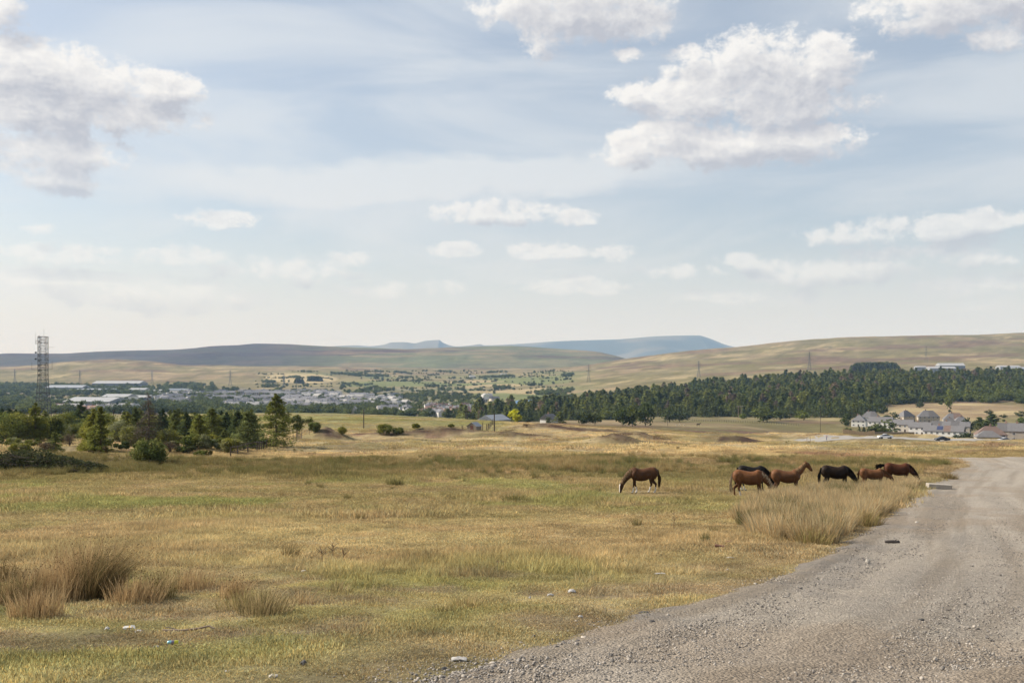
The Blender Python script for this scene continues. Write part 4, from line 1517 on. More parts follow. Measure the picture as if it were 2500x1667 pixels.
def leaf_mat(name, inst=False, transl=.35):
    m, N = mat(name)
    c = tint_attr(N)
    if inst:
        c = N.mix(1.0, c, tint_attr(N, 'tint', 'INSTANCER'), 'MULTIPLY')
    else:
        # trees grown from one pattern still differ a little in colour
        rnd = N.n('ShaderNodeObjectInfo').outputs['Random']
        k = N.comb(N.remap(rnd, 0, 1, .80, 1.22), N.remap(rnd, 0, 1, .86, 1.14), N.remap(rnd, 0, 1, 1.1, .86))
        c = N.mix(1.0, c, k, 'MULTIPLY')
    d = N.n('ShaderNodeBsdfDiffuse')
    N.put(d.inputs['Color'], c)
    tr = N.n('ShaderNodeBsdfTranslucent')
    N.put(tr.inputs['Color'], c)
    mx = N.n('ShaderNodeMixShader')
    mx.inputs[0].default_value = transl
    m.node_tree.links.new(d.outputs[0], mx.inputs[1])
    m.node_tree.links.new(tr.outputs[0], mx.inputs[2])
    return finish(m, N, mx.outputs[0])


m_leaf = leaf_mat('tree_foliage')
m_leaf_i = leaf_mat('far_foliage', inst=True)


def quads_from(c, u, v):
    """diamond leaves: centres c, half axes u, v (n,3)"""
    n = len(c)
    V = np.stack([c - u, c - v * .8, c + u, c + v * .8], 1).reshape(-1, 3)
    b = (np.arange(n) * 4)[:, None]
    T = np.concatenate([b + [0, 1, 2], b + [0, 2, 3]], 0)
    return V, T


def tube(p0, p1, r0, r1, n=6):
    p0, p1 = np.array(p0, float), np.array(p1, float)
    d = p1 - p0
    d /= np.linalg.norm(d) + 1e-9
    a = np.cross(d, (0, 0, 1) if abs(d[2]) < .9 else (1, 0, 0))
    a /= np.linalg.norm(a)
    b = np.cross(d, a)
    an = np.arange(n) * 2 * math.pi / n
    ring = np.cos(an)[:, None] * a + np.sin(an)[:, None] * b
    V = np.concatenate([p0 + ring * r0, p1 + ring * r1])
    T = []
    for i in range(n):
        j = (i + 1) % n
        T += [(i, j, n + j), (i, n + j, n + i)]
    return V, T


def join(parts):
    V, T, o = [], [], 0
    for v, t in parts:
        V.append(np.asarray(v))
        T.append(np.asarray(t) + o)
        o += len(v)
    return np.concatenate(V), np.concatenate(T)


def limb_path(pts, r0, r1, n=6):
    parts = []
    m = len(pts) - 1
    for i in range(m):
        a = r0 + (r1 - r0) * i / m
        b = r0 + (r1 - r0) * (i + 1) / m
        parts.append(tube(pts[i], pts[i + 1], a, b, n))
    return join(parts)


def conifer_arrays(rng, h, width, sprays, size, col, lo=.06, droop=.25, irregular=.25, gap=.0, taper=1.0, lean=0.0, dens=5.5):
    """crown of needle sprays on whorled boughs + trunk; height h, base half width"""
    C, U, Vv, colr = [], [], [], []
    trunk = [limb_path([(0, 0, -.2), (lean * .3, 0, h * .4), (lean, 0, h * .97)], .022 * h + .02, .008, 7)]
    nb = int(h * dens) + 14
    per = max(3, int(sprays / nb))
    for i in range(nb):
        t = lo + (1 - lo) * ((i + rng.random()) / nb)
        z0 = h * t
        prof = (1 - t) ** taper * (1.0 + irregular * rng.normal()) + .03
        if t < .10:
            prof *= .72 + 2.8 * t
        L = max(.12, width * prof)
        a = rng.random() * 2 * math.pi
        dr = droop * (1.0 - t) + rng.normal(0, .08)
        end = np.array([math.cos(a) * L + lean * t, math.sin(a) * L, z0 - dr * L + .10 * L])
        start = np.array([lean * t, 0, z0])
        if rng.random() < gap:
            continue
        if L > .35:
            trunk.append(tube(start, start + (end - start) * .92, .010 + .008 * L, .004, 4))
        shade = rng.uniform(.7, 1.25)
        s = rng.random(per) ** .5
        spread = .16 + .30 * s
        ctr = start + (end - start) * s[:, None]
        side = np.array([-math.sin(a), math.cos(a), 0])
        ctr = ctr + side * (rng.normal(0, 1, per) * spread * L * .40)[:, None]
        ctr[:, 2] += rng.normal(0, .09, per) * L - .05 * L * rng.random(per)
        dirv = (end - start) / (np.linalg.norm(end - start) + 1e-9) + rng.normal(0, .45, (per, 3))
        dirv /= np.linalg.norm(dirv, axis=1)[:, None]
        oth = np.cross(dirv, rng.normal(0, 1, (per, 3)))
        oth /= np.linalg.norm(oth, axis=1)[:, None] + 1e-9
        sz = size * rng.uniform(.6, 1.3, per)
        C.append(ctr)
        U.append(dirv * sz[:, None])
        Vv.append(oth * sz[:, None] * .42)
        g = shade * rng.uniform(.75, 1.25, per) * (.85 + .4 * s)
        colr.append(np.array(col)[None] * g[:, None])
    # leader
    n = max(6, per)
    tt = rng.random(n)
    C.append(np.stack([rng.normal(0, .03 * width, n) + lean, rng.normal(0, .03 * width, n), h * (.9 + .1 * tt)], -1))
    U.append(np.stack([rng.normal(0, .3, n), rng.normal(0, .3, n), np.ones(n)], -1) * size * .6)
    Vv.append(rng.normal(0, 1, (n, 3)) * size * .22)
    colr.append(np.array(col)[None] * rng.uniform(.8, 1.3, (n, 1)))
    V, T = quads_from(np.concatenate(C), np.concatenate(U), np.concatenate(Vv))
    return (V, T, np.repeat(np.concatenate(colr), 4, 0)), join(trunk)


def broad_arrays(rng, h, rx, leaves, size, col, clusters=26, base=.25, trunk_r=.05, flat=1.0, stems=1, col2=None, ry=None):
    """rounded crown: leaf clumps through the volume + trunk and limbs"""
    ry = ry or rx
    zc = h * (base + (1 - base) / 2)
    rz = h * (1 - base) / 2
    trunk = []
    cc = []
    while len(cc) < clusters:
        q = rng.uniform(-1, 1, 3)
        n = np.linalg.norm(q)
        if n > 1 or n < .35:
            continue
        q = q / n * n ** .5
        cc.append(q)
    cc = np.array(cc)
    ctr = cc * np.array([rx, ry, rz]) * .78 + np.array([0, 0, zc])
    rad = rng.uniform(.36, .60, clusters) * min(rx, rz)
    for s in range(stems):
        a = rng.random() * 6.28
        foot = np.array([math.cos(a), math.sin(a), 0]) * (rx * .12 if stems > 1 else 0)
        top = np.array([foot[0] * 2, foot[1] * 2, zc * .8])
        trunk.append(limb_path([foot + (0, 0, -.25), (foot + top) / 2 + rng.normal(0, .03 * h, 3) * (1, 1, 0), top], trunk_r * h * .6, trunk_r * h * .3, 7))
        for k in range(5 if stems == 1 else 3):
            e = ctr[rng.integers(clusters)]
            trunk.append(tube(top * rng.uniform(.6, 1.0), e, trunk_r * h * .22, .01, 5))
    per = leaves // clusters
    C, N_, colr = [], [], []
    for i in range(clusters):
        q = rng.normal(0, 1, (per, 3))
        q /= np.linalg.norm(q, axis=1)[:, None]
        r_ = rng.random(per) ** .45
        pos = ctr[i] + q * (rad[i] * r_)[:, None] * np.array([1.15, 1.15, .85])
        C.append(pos)
        N_.append(q + rng.normal(0, .55, (per, 3)))
        base_c = np.array(col) if col2 is None or rng.random() < .6 else np.array(col2)
        g = rng.uniform(.8, 1.2) * rng.uniform(.72, 1.28, per)
        colr.append(base_c[None] * g[:, None])
    C = np.concatenate(C)
    nn = np.concatenate(N_)
    nn /= np.linalg.norm(nn, axis=1)[:, None] + 1e-9
    u = np.cross(nn, rng.normal(0, 1, nn.shape))
    u /= np.linalg.norm(u, axis=1)[:, None] + 1e-9
    v = np.cross(nn, u)
    sz = size * rng.uniform(.6, 1.35, len(C))[:, None]
    ok = C[:, 2] > .02 * h
    V, T = quads_from(C[ok], (u * sz)[ok], (v * sz * .7)[ok])
    return (V, T, np.repeat(np.concatenate(colr)[ok], 4, 0)), join(trunk)


def tree_obj(name, arrays, loc, rz=0, scale=1.0, bark=None):
    (V, T, c_), (tv, tt) = arrays
    o = empty(name, loc, rz)
    o.scale = (scale,) * 3
    mesh_obj('crown', V, T, m_leaf, o, colors=c_)
    mesh_obj('trunk', tv, tt, bark or m_bark, o, smooth=True)
    return o


CON = (.088, .100, .032)
COND = (.050, .066, .028)
CONY = (.118, .126, .038)
LEAF = (.105, .122, .034)
LEAFY = (.175, .175, .046)
GREYL = (.19, .19, .09)
rt = np.random.default_rng(77)


def sized(px, row, top):
    p = on(px, row)
    return p, (row - top) / F * p.y


# the plantation edge and scrub on the left: every tree is its own
LEFT_CON = [
    # px, base row, top row, half width as share of height, colour, label
    (674, 1092, 963, .27, CON, 'tall tapering conifer, biggest of the trees beside the rail fence'),
    (606, 1097, 1006, .36, CONY, 'broad yellow green conifer just left of the biggest one'),
    (580, 1082, 1003, .24, COND, 'dark narrow conifer behind the yellow green one'),
    (553, 1078, 1008, .22, COND, 'thin dark conifer between two bushier ones'),
    (517, 1080, 999, .28, CON, 'full conifer at the left of the fence-side group'),
    (549, 1088, 1047, .30, CONY, 'little bright conifer in front of the fence-side group'),
    (487, 1082, 1012, .28, CON, 'conifer next to the dead larch side of the group'),
    (455, 1080, 1008, .26, COND, 'dark conifer midway between dead larch and rail fence'),
    (428, 1080, 1004, .24, CON, 'conifer right behind the dead larch'),
    (397, 1078, 1000, .22, COND, 'slim dark conifer beside the dead larch'),
    (330, 1076, 996, .24, CON, 'conifer left of the dead larch'),
    (312, 1078, 1006, .28, CONY, 'pale conifer left of the dead larch, behind scrub'),
    (246, 1108, 994, .20, CON, 'tall young pine with open boughs before the scrub'),
    (228, 1106, 1000, .22, CONY, 'open pine leaning on the tall young pine'),
    (199, 1068, 983, .26, COND, 'dark spire conifer above the olive scrub'),
    (86, 1076, 985, .25, CON, 'spire conifer at the foot of the mast'),
    (68, 1076, 1033, .42, CON, 'spreading small pine below the mast'),
    (120, 1074, 1046, .42, COND, 'small bluish conifer right of the spreading pine'),
    (132, 1104, 1055, .30, CONY, 'scraggy small pine among bare bushes'),
    (50, 1070, 1004, .30, COND, 'dark conifer second from the left edge'),
    (22, 1072, 999, .32, COND, 'dark conifer nearest the left edge'),
    (-8, 1072, 1002, .32, COND, 'dark conifer cut by the left edge'),
    (38, 1064, 1000, .30, COND, 'dark conifer behind the two at the left edge'),
    (5, 1062, 998, .30, COND, 'half hidden dark conifer at the far left'),
]
for i, (px, row, top, wd, col, lab) in enumerate(LEFT_CON):
    p, hh = sized(px, row, top)
    big = hh > 7
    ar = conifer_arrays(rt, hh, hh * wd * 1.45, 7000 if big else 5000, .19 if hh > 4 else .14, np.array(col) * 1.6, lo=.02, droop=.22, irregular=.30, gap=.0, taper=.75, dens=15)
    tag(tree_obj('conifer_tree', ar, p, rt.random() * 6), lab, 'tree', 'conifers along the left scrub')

for i in range(46):
    px = -15 + i * 14 + rt.uniform(-6, 6)
    if 262 < px < 292:
        continue
    row = rt.uniform(1060, 1076)
    p, hh = sized(px, row, rt.uniform(998, 1018))
    if rt.random() < .6:
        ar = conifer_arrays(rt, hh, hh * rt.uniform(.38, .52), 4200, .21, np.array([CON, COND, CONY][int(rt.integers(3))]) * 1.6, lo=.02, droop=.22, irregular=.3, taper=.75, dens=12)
        nm, lab = 'conifer_tree', 'conifer crowded into the back row of the left plantation'
    else:
        ar = broad_arrays(rt, hh, hh * .55, 3000, .17, np.array(LEAF) * 1.3, 22, .05, .03, stems=2, col2=np.array(LEAFY) * 1.3)
        nm, lab = 'broadleaf_tree', 'leafy tree crowded into the back row of the left plantation'
    tag(tree_obj(nm, ar, p, rt.random() * 6), lab, 'tree', 'back row of the left plantation')

# wind-shaped pine leaning right over the fence
p, hh = sized(724, 1066, 1012)
ar = broad_arrays(rt, hh, hh * .95, 2600, .17, np.array(CON) * 1.2, 16, .30, .06, ry=hh * .5)
tag(tree_obj('pine_tree', ar, p), 'flat-topped windswept pine right of the biggest conifer', 'tree')


# dead larch: bare drooping boughs
def dead_tree(rng, h, width):
    parts = [limb_path([(0, 0, -.2), (.03 * h, 0, h * .5), (0, 0, h)], .028 * h, .02, 7)]
    for i in range(130):
        t = .10 + .88 * rng.random()
        L = width * (1 - t) ** .75 * rng.uniform(.5, 1.1) + .15
        a = rng.random() * 6.28
        s = np.array([.03 * h * (1 - abs(2 * t - 1)), 0, h * t])
        m_ = s + np.array([math.cos(a) * L * .55, math.sin(a) * L * .55, -.06 * L])
        e = s + np.array([math.cos(a) * L, math.sin(a) * L, -.28 * L])
        parts.append(limb_path([s, m_, e], .022 + .014 * L, .012, 4))
        for k in range(5):
            f = rng.uniform(.35, 1)
            b0 = s + (e - s) * f
            b0[2] = s[2] + (m_[2] - s[2]) * min(1, f * 1.8) + (e[2] - m_[2]) * max(0, f - .55) / .45
            parts.append(tube(b0, b0 + rng.normal(0, .16 * L + .05, 3) + (0, 0, -.12 * L), .016, .008, 3))
    return join(parts)


p, hh = sized(360, 1092, 956)
o = empty('dead_larch', p)
v, t_ = dead_tree(rt, hh, hh * .40)
mesh_obj('trunk', v, t_, m_deadwood, o)
n_ = 260
cpos = np.stack([rt.normal(0, .10 * hh, n_), rt.normal(0, .10 * hh, n_), hh * (.15 + .35 * rt.random(n_))], -1)
V, T = quads_from(cpos, rt.normal(0, .09, (n_, 3)), rt.normal(0, .06, (n_, 3)))
mesh_obj('crown', V, T, m_leaf, o, colors=np.repeat(np.array([[.10, .085, .04]]) * rt.uniform(.7, 1.3, (n_, 1)), 4, 0))
tag(o, 'bare dead larch standing above the scrub', 'tree')

# rounded bushes and scrub on the left
BUSH = [
    # px, base row, top row, half width px, colour, second colour, label
    (366, 1138, 1070, 42, LEAF, LEAFY, 'round glossy green bush standing alone at the field edge'),
    (124, 1072, 1014, 26, (.05, .062, .022), LEAF, 'dark rounded tree under the mast'),
    (188, 1070, 1034, 26, LEAF, LEAFY, 'round olive bush with a dark heart'),
    (190, 1060, 1009, 36, LEAFY, LEAF, 'wide olive tree behind the round bush'),
    (292, 1080, 1026, 24, GREYL, LEAFY, 'pale willow bush left of the dead larch'),
    (318, 1090, 1040, 24, GREYL, LEAFY, 'grey green willow in front of the pale one'),
    (408, 1092, 1048, 26, LEAFY, GREYL, 'loose olive bush right of the dead larch'),
    (470, 1096, 1060, 26, LEAF, LEAFY, 'low green scrub bush midway to the rail fence'),
    (500, 1098, 1062, 20, GREYL, LEAF, 'grey green shrub left of the little bright conifer'),
    (562, 1106, 1070, 26, GREYL, LEAFY, 'feathery pale shrub at the start of the rail fence'),
    (48, 1108, 1082, 30, GREYL, LEAFY, 'low yellow green shrub above the brush heap'),
    (768, 1058, 1034, 17, LEAF, LEAFY, 'small round bush past the windswept pine'),
    (835, 1064, 1046, 12, LEAFY, GREYL, 'low bush left of the lone pole'),
    (940, 1062, 1037, 26, LEAF, LEAFY, 'broad bush right of the lone pole'),
    (972, 1060, 1042, 16, LEAFY, LEAF, 'smaller bush joined to the broad one'),
    (1015, 1050, 1038, 13, LEAF, LEAFY, 'low bush left of the stone hut'),
    (1102, 1046, 1038, 10, LEAF, LEAFY, 'small dark bush just left of the stone hut'),
    (455, 1108, 1092, 30, (.07, .075, .03), LEAF, 'low dark gorse right of the round bush'),
    (500, 1116, 1100, 30, (.08, .075, .035), LEAF, 'low bramble patch by the field edge'),
    (240, 1112, 1090, 30, LEAF, (.06, .05, .03), 'low bramble under the tall young pine'),
    (210, 1104, 1078, 22, LEAFY, GREYL, 'bright low shrub behind the brush heap'),
]
for (px, row, top, hw, col, c2, lab) in BUSH:
    p, hh = sized(px, row, top)
    w_ = hw / F * p.y
    ar = broad_arrays(rt, hh, w_, int(3800 + 600 * min(hh, 4)), .065 + .016 * hh, np.array(col) * 1.3, max(26, int(26 + 10 * w_)), .0, .03, stems=4, col2=np.array(c2) * 1.3)
    tag(tree_obj('bush', ar, p, rt.random() * 6), lab, 'bush', 'bushes of the left scrub and pasture')


FILL = [(10, 1086), (34, 1092), (80, 1090), (150, 1082), (150, 1070), (215, 1074), (262, 1092), (270, 1072), (300, 1098), (345, 1104), (380, 1090), (425, 1096), (440, 1088), (455, 1074), (520, 1090), (535, 1096), (585, 1100), (632, 1094), (345, 1072), (415, 1070), (500, 1076), (100, 1064), (160, 1060), (240, 1066)]
for i, (px, row) in enumerate(FILL):
    hp = rt.uniform(24, 44) if row < 1080 else rt.uniform(16, 28)
    p, hh = sized(px, row, row - hp)
    w_ = rt.uniform(16, 26) / F * p.y
    c1, c2 = [(LEAF, LEAFY), (GREYL, LEAF), (COND, LEAF), (LEAFY, GREYL)][int(rt.integers(4))]
    ar = broad_arrays(rt, hh, w_, 1900, .12, np.array(c1) * 1.3, 16, .0, .03, stems=3, col2=np.array(c2) * 1.3)
    tag(tree_obj('bush', ar, p, rt.random() * 6), 'low bush in the tangle of the left scrub', 'bush', 'tangled bushes of the left scrub')


# leafless grey shrubs
def bare_shrub(px, row, top, hw, lab):
    p, hh = sized(px, row, top)
    w_ = hw / F * p.y
    parts = []
    for i in range(26):
        a = rt.random() * 6.28
        e = np.array([math.cos(a) * w_ * rt.random(), math.sin(a) * w_ * rt.random(), hh * rt.uniform(.6, 1)])
        m_ = e * (.4, .4, .55)
        parts.append(limb_path([(0, 0, -.1), m_, e], .025, .008, 4))
        for k in range(7):
            q = m_ + (e - m_) * rt.random()
            parts.append(tube(q, q + rt.normal(0, .16 * hh, 3) + (0, 0, .12 * hh), .010, .004, 3))
    v, t__ = join(parts)
    o = empty('bare_shrub', p)
    mesh_obj('stems', v, t__, m_deadwood, o)['kind'] = 'stuff'
    n = 500
    cp = rt.normal(0, 1, (n, 3)) * (w_ * .5, w_ * .5, hh * .18) + (0, 0, hh * .62)
    V, T = quads_from(cp, rt.normal(0, .05, (n, 3)), rt.normal(0, .035, (n, 3)))
    mesh_obj('crown', V, T, m_leaf, o, colors=np.repeat(np.array([[.13, .10, .075]]) * rt.uniform(.7, 1.3, (n, 1)), 4, 0))
    return tag(o, lab, 'shrub', 'leafless shrubs of the left scrub')


bare_shrub(108, 1106, 1078, 22, 'leafless grey shrub above the brush heap')
bare_shrub(170, 1088, 1060, 18, 'leafless brown shrub below the round olive bush')
bare_shrub(415, 1108, 1080, 16, 'thin bare shrub right of the round glossy bush')
bare_shrub(1285, 1046, 1036, 12, 'bare brown thicket below the yellow tree')

# heap of felled brush
ph = on(120, 1152)
o = empty('brush_heap', ph)
parts = []
for i in range(420):
    x0 = rt.uniform(-6.5, 3.6)
    y0 = rt.uniform(-1.2, 3.0)
    prof = .55 + 1.25 * math.exp(-((x0 + 2.5) / 4.5) ** 2)
    z0 = rt.random() * prof * .8
    a = rt.random() * 6.28
    L = rt.uniform(.4, 1.7)
    parts.append(tube((x0, y0, z0), (x0 + math.cos(a) * L, y0 + math.sin(a) * L, z0 + rt.uniform(-.15, .45)), .022, .006, 4))
v, t__ = join(parts)
zz = H(v[:, 0] + ph.x, v[:, 1] + ph.y) - ph.z
v[:, 2] += zz
mesh_obj('branches', v, t__, m_deadwood, o)['kind'] = 'stuff'
n_ = 11000
x0 = rt.uniform(-6.8, 4.0, n_)
y0 = rt.uniform(-1.3, 3.2, n_)
prof = (.5 + 1.35 * np.exp(-((x0 + 2.5) / 4.5) ** 2)) * (.7 + .6 * fbm(x0 / 1.2, y0 / 1.2, 3, 120)) * np.clip(1 - ((y0 - .9) / 2.3) ** 2, .1, 1)
z0 = prof * rt.random(n_) ** .6 + H(x0 + ph.x, y0 + ph.y) - ph.z
V, T = quads_from(np.stack([x0, y0, z0], -1), rt.normal(0, .085, (n_, 3)), rt.normal(0, .055, (n_, 3)))
cb = lerp(np.array([.065, .075, .03]), np.array([.12, .115, .05]), rt.random(n_) ** 2) * rt.uniform(.7, 1.3, (n_, 1))
mesh_obj('foliage', V, T, m_leaf, o, colors=np.repeat(cb, 4, 0))['kind'] = 'stuff'
tag(o, 'long dark heap of felled brush at the left field edge', 'brush heap')

# ------------------------------------------------------------------ trees beyond the brow
# patterns that the far trees share
far_con = []
for i in range(6):
    far_con.append(conifer_arrays(rt, 1.0 * 15, 15 * rt.uniform(.27, .36), 520, 1.15, np.array([1, 1, 1.0]), lo=.05, droop=.2, irregular=.3, taper=.8))
far_broad = []
for i in range(5):
    far_broad.append(broad_arrays(rt, 10, rt.uniform(4.2, 5.4), 560, .75, np.array([1, 1, 1.0]), 18, .06, .035))

C_fc = bpy.data.collections.new('far_conifers')
for i, a in enumerate(far_con):
    (V, T, c_), (tv, tt) = a
    proto('c%d' % i, C_fc, np.concatenate([V, tv]), np.concatenate([T, np.asarray(tt) + len(V)]), np.concatenate([c_, np.full((len(tv), 3), .9)]), m_leaf_i)
C_fb = bpy.data.collections.new('far_broadleaves')
for i, a in enumerate(far_broad):
    (V, T, c_), (tv, tt) = a
    proto('b%d' % i, C_fb, np.concatenate([V, tv]), np.concatenate([T, np.asarray(tt) + len(V)]), np.concatenate([c_, np.full((len(tv), 3), .9)]), m_leaf_i)

FRONT = ([1120, 1200, 1300, 1500, 1600, 1800, 2000, 2100, 2160, 2300, 2500, 2700], [960, 930, 930, 960, 1010, 985, 965, 960, 1120, 1170, 1150, 1150])
BACK = ([1120, 1200, 1300, 1500, 1600, 1800, 2000, 2100, 2300, 2500, 2700], [1000, 1090, 1230, 1480, 1580, 1720, 1790, 1800, 1790, 1760, 1760])


def forest_mask(x, y):
    px = 1250 + F * x / y
    w = 130 * (fbm(x / 45, y / 70, 4, 130) - .5)
    return (y > np.interp(px, *FRONT) + w) & (y < np.interp(px, *BACK) + w) & (px > 1125)


def conifer_tints(n, dark=1.0):
    r = rt.random(n)
    c = lerp(np.array([.050, .066, .024]), np.array([.125, .130, .038]), r ** 1.2)
    br = rt.random(n) < .06
    c[br] = np.array([.13, .10, .065])
    return c * rt.uniform(.68, 1.28, (n, 1)) * dark * 1.7


n = 10500
y = np.sqrt(rt.uniform(840 ** 2, 1900 ** 2, n))
x = rt.uniform(-.06, .60, n) * y
k = forest_mask(x, y)
x, y = x[k], y[k]
px_ = 1250 + F * x / y
edge = y - np.interp(px_, *FRONT)
bl = (rt.random(len(x)) < .22 + .5 * (edge < 60) * (px_ > 2100) + .55 * sstep(2250, 2420, px_) * (edge < 330))
sc = rt.uniform(.75, 1.6, len(x)) * (.75 + .25 * sstep(0, 120, edge))
xc, yc, s_ = x[~bl], y[~bl], sc[~bl]
order = np.argsort(yc - np.interp(1250 + F * xc / yc, *FRONT))
front = order[:0]
scatter('conifer_wood', C_fc, np.stack([xc, yc, H(xc, yc) - .3], -1), conifer_tints(len(xc)), rots(rt, len(xc), .06), np.stack([s_ * rt.uniform(1.0, 1.5, len(xc)), s_ * rt.uniform(1.0, 1.5, len(xc)), s_ * rt.uniform(.85, 1.1, len(xc))], -1),
        rt.integers(0, 6, len(xc)), 'dense conifer plantation reading as one wood')
xb, yb, s_ = x[bl], y[bl], sc[bl]
tb = lerp(np.array([.075, .095, .028]), np.array([.12, .135, .035]), rt.random(len(xb))) * rt.uniform(.8, 1.25, (len(xb), 1)) * 1.2
scatter('broadleaf_wood', C_fb, np.stack([xb, yb, H(xb, yb) - .2], -1), tb, rots(rt, len(xb), .06), np.stack([s_, s_, s_ * .95], -1), rt.integers(0, 5, len(xb)),
        'birch and willow scrub along the plantation edge')

# conifers along the front of the plantation that stand out one by one
con_roots = []
for i, ((V, T, c_), (tv, tt)) in enumerate(far_con):
    con_roots.append((V, T, c_ * np.array([.085, .10, .036]) * 1.5, tv, tt))
brd_roots = []
for i, ((V, T, c_), (tv, tt)) in enumerate(far_broad):
    brd_roots.append((V, T, c_ * np.array([.058, .072, .028]) * 1.35, tv, tt))
_cache = {}


def far_tree(kind, var, loc, scale, name, label, group, tint=None, rz=None):
    key = (kind, var, tint)
    rz = rt.random() * 6.28 if rz is None else rz
    if key in _cache:
        o = dup(_cache[key], loc, rz, scale)
    else:
        V, T, c_, tv, tt = (con_roots if kind == 'c' else brd_roots)[var]
        c2 = c_ if tint is None else c_ * np.array(tint)
        o = empty(name, loc, rz)
        o.scale = (scale,) * 3 if not hasattr(scale, '__len__') else scale
        mesh_obj('crown', V, T, m_leaf, o, colors=c2)
        mesh_obj('trunk', tv, tt, m_bark, o)
        _cache[key] = o
    return tag(o, label, 'tree', group)


q = 0
for px in np.arange(1165, 2150, 9.0):
    px = px + rt.uniform(-3, 3)
    d = np.interp(px, *FRONT) - rt.uniform(0, 22)
    x_ = (px - 1250) / F * d
    far_tree('c', int(rt.integers(0, 6)), (x_, d, H1(x_, d) - .3), rt.uniform(.55, .95), 'conifer_tree', 'conifer in the front row of the plantation', 'front row of the plantation')
    q += 1

# dark round trees before the wood
SPOT = [
    # px, base row, top row, half width px, kind, tint, label, dmin
    (1257, 1029, 999, 17, 'b', (4.6, 3.9, 1.2), 'bright yellow green round tree on the brow'),
    (1290, 1032, 1014, 14, 'b', None, 'dark round tree left of the white gabled house'),
    (1340, 1036, 1017, 9, 'b', None, 'small dark tree before the white gabled house'),
    (1367, 1035, 1005, 16, 'c', None, 'dark broad conifer right of the white gabled house'),
    (1421, 1037, 1002, 18, 'b', None, 'dark round tree, left one of a touching pair by the lane'),
    (1452, 1037, 1003, 17, 'b', None, 'dark round tree, right one of a touching pair by the lane'),
    (1520, 1040, 996, 22, 'b', (.9, .95, .9), 'dark spreading tree at the left of the paddock group'),
    (1545, 1041, 992, 24, 'b', None, 'dark tree in the middle of the paddock group'),
    (1576, 1040, 984, 25, 'b', (.85, .9, .9), 'tallest dark tree of the paddock group'),
    (1634, 1031, 996, 20, 'b', None, 'dark tree with a bare stem, left of the spreading one'),
    (1660, 1030, 1001, 22, 'b', (1.15, 1.1, 1), 'low spreading tree in the paddock'),
    (1862, 1030, 994, 30, 'b', (1.1, 1.1, 1), 'broad dark tree left of the village'),
    (1905, 1026, 998, 22, 'b', (1.2, 1.2, 1), 'rounded tree right of the broad dark one'),
    (1962, 1026, 1000, 18, 'b', (1.7, 1.65, 1.1), 'light green tree before the plantation'),
    (1812, 1024, 1008, 10, 'b', (1.8, 1.8, 1.2), 'small pale tree beside the overhead line pole'),
    (2068, 1040, 1010, 16, 'b', (.9, .95, 1), 'dark tree behind the first white house'),
    (2155, 1010, 985, 16, 'b', (.8, .85, .9), 'dark tree behind the two-tone roof'),
    (2176, 1035, 1006, 20, 'b', (.85, .9, .95), 'dark tree between the hipped roofs'),
    (2156, 1069, 1024, 32, 'b', (1.25, 1.2, 1.0), 'large round tree in front of the white terrace'),
    (2098, 1056, 1040, 4, 'c', (.6, .6, .7), 'slim dark cypress, left one in the walled garden'),
    (2109, 1057, 1041, 5, 'c', (.6, .6, .7), 'slim dark cypress, middle one in the walled garden'),
    (2121, 1057, 1040, 5, 'c', (.6, .6, .7), 'slim dark cypress, right one in the walled garden'),
    (2068, 1053, 1042, 10, 'b', (1.3, 1.3, 1), 'green bush at the garden corner'),
    (2250, 1072, 1060, 14, 'b', None, 'low dark shrub at the foot of the terrace'),
    (2290, 1072, 1064, 9, 'b', (2.0, 1.9, 1.2), 'pale shrub at the terrace end'),
    (2345, 1074, 1056, 16, 'b', None, 'dark shrub right of the black car'),
    (2372, 1074, 1054, 16, 'b', (.9, .9, .9), 'dark shrub left of the low hipped roof'),
    (2365, 1058, 1020, 14, 'b', (.8, .85, .9), 'dark garden tree left of the dense conifers'),
    (2392, 1050, 1018, 18, 'c', (.7, .75, .8), 'dense dark conifer in the village, left one'),
    (2422, 1050, 1010, 22, 'c', (.7, .75, .8), 'dense dark conifer in the village, tallest one'),
    (2406, 1060, 1026, 20, 'b', (.75, .8, .85), 'dark tree in front of the dense conifers'),
    (2320, 1000, 952, 13, 'b', (1.7, 1.6, 1.1), 'tall rounded green tree on the bleached bank'),
    (2246, 996, 980, 9, 'b', None, 'dark bush at the head of the bleached bank'),
    (2297, 988, 979, 6, 'b', (1.3, 1.3, 1), 'small bush on the bleached bank'),
    (2413, 1011, 999, 9, 'b', (1.2, 1.1, 1), 'round bush in the middle of the bleached bank'),
    (2449, 1020, 1010, 8, 'b', None, 'dark round bush low on the bleached bank'),
    (2489, 1016, 1003, 12, 'b', (1.1, 1.1, 1), 'wide bush at the right edge of the bleached bank'),
    (2450, 1030, 1022, 4, 'b', (1.3, 1.2, 1), 'tiny round bush below the bleached bank'),
    (2495, 1036, 1018, 14, 'b', (1.7, 1.7, 1.1), 'light green bush cut by the right edge'),
    (2318, 1006, 1000, 5, 'b', None, 'small dark bush above the beige house'),
]
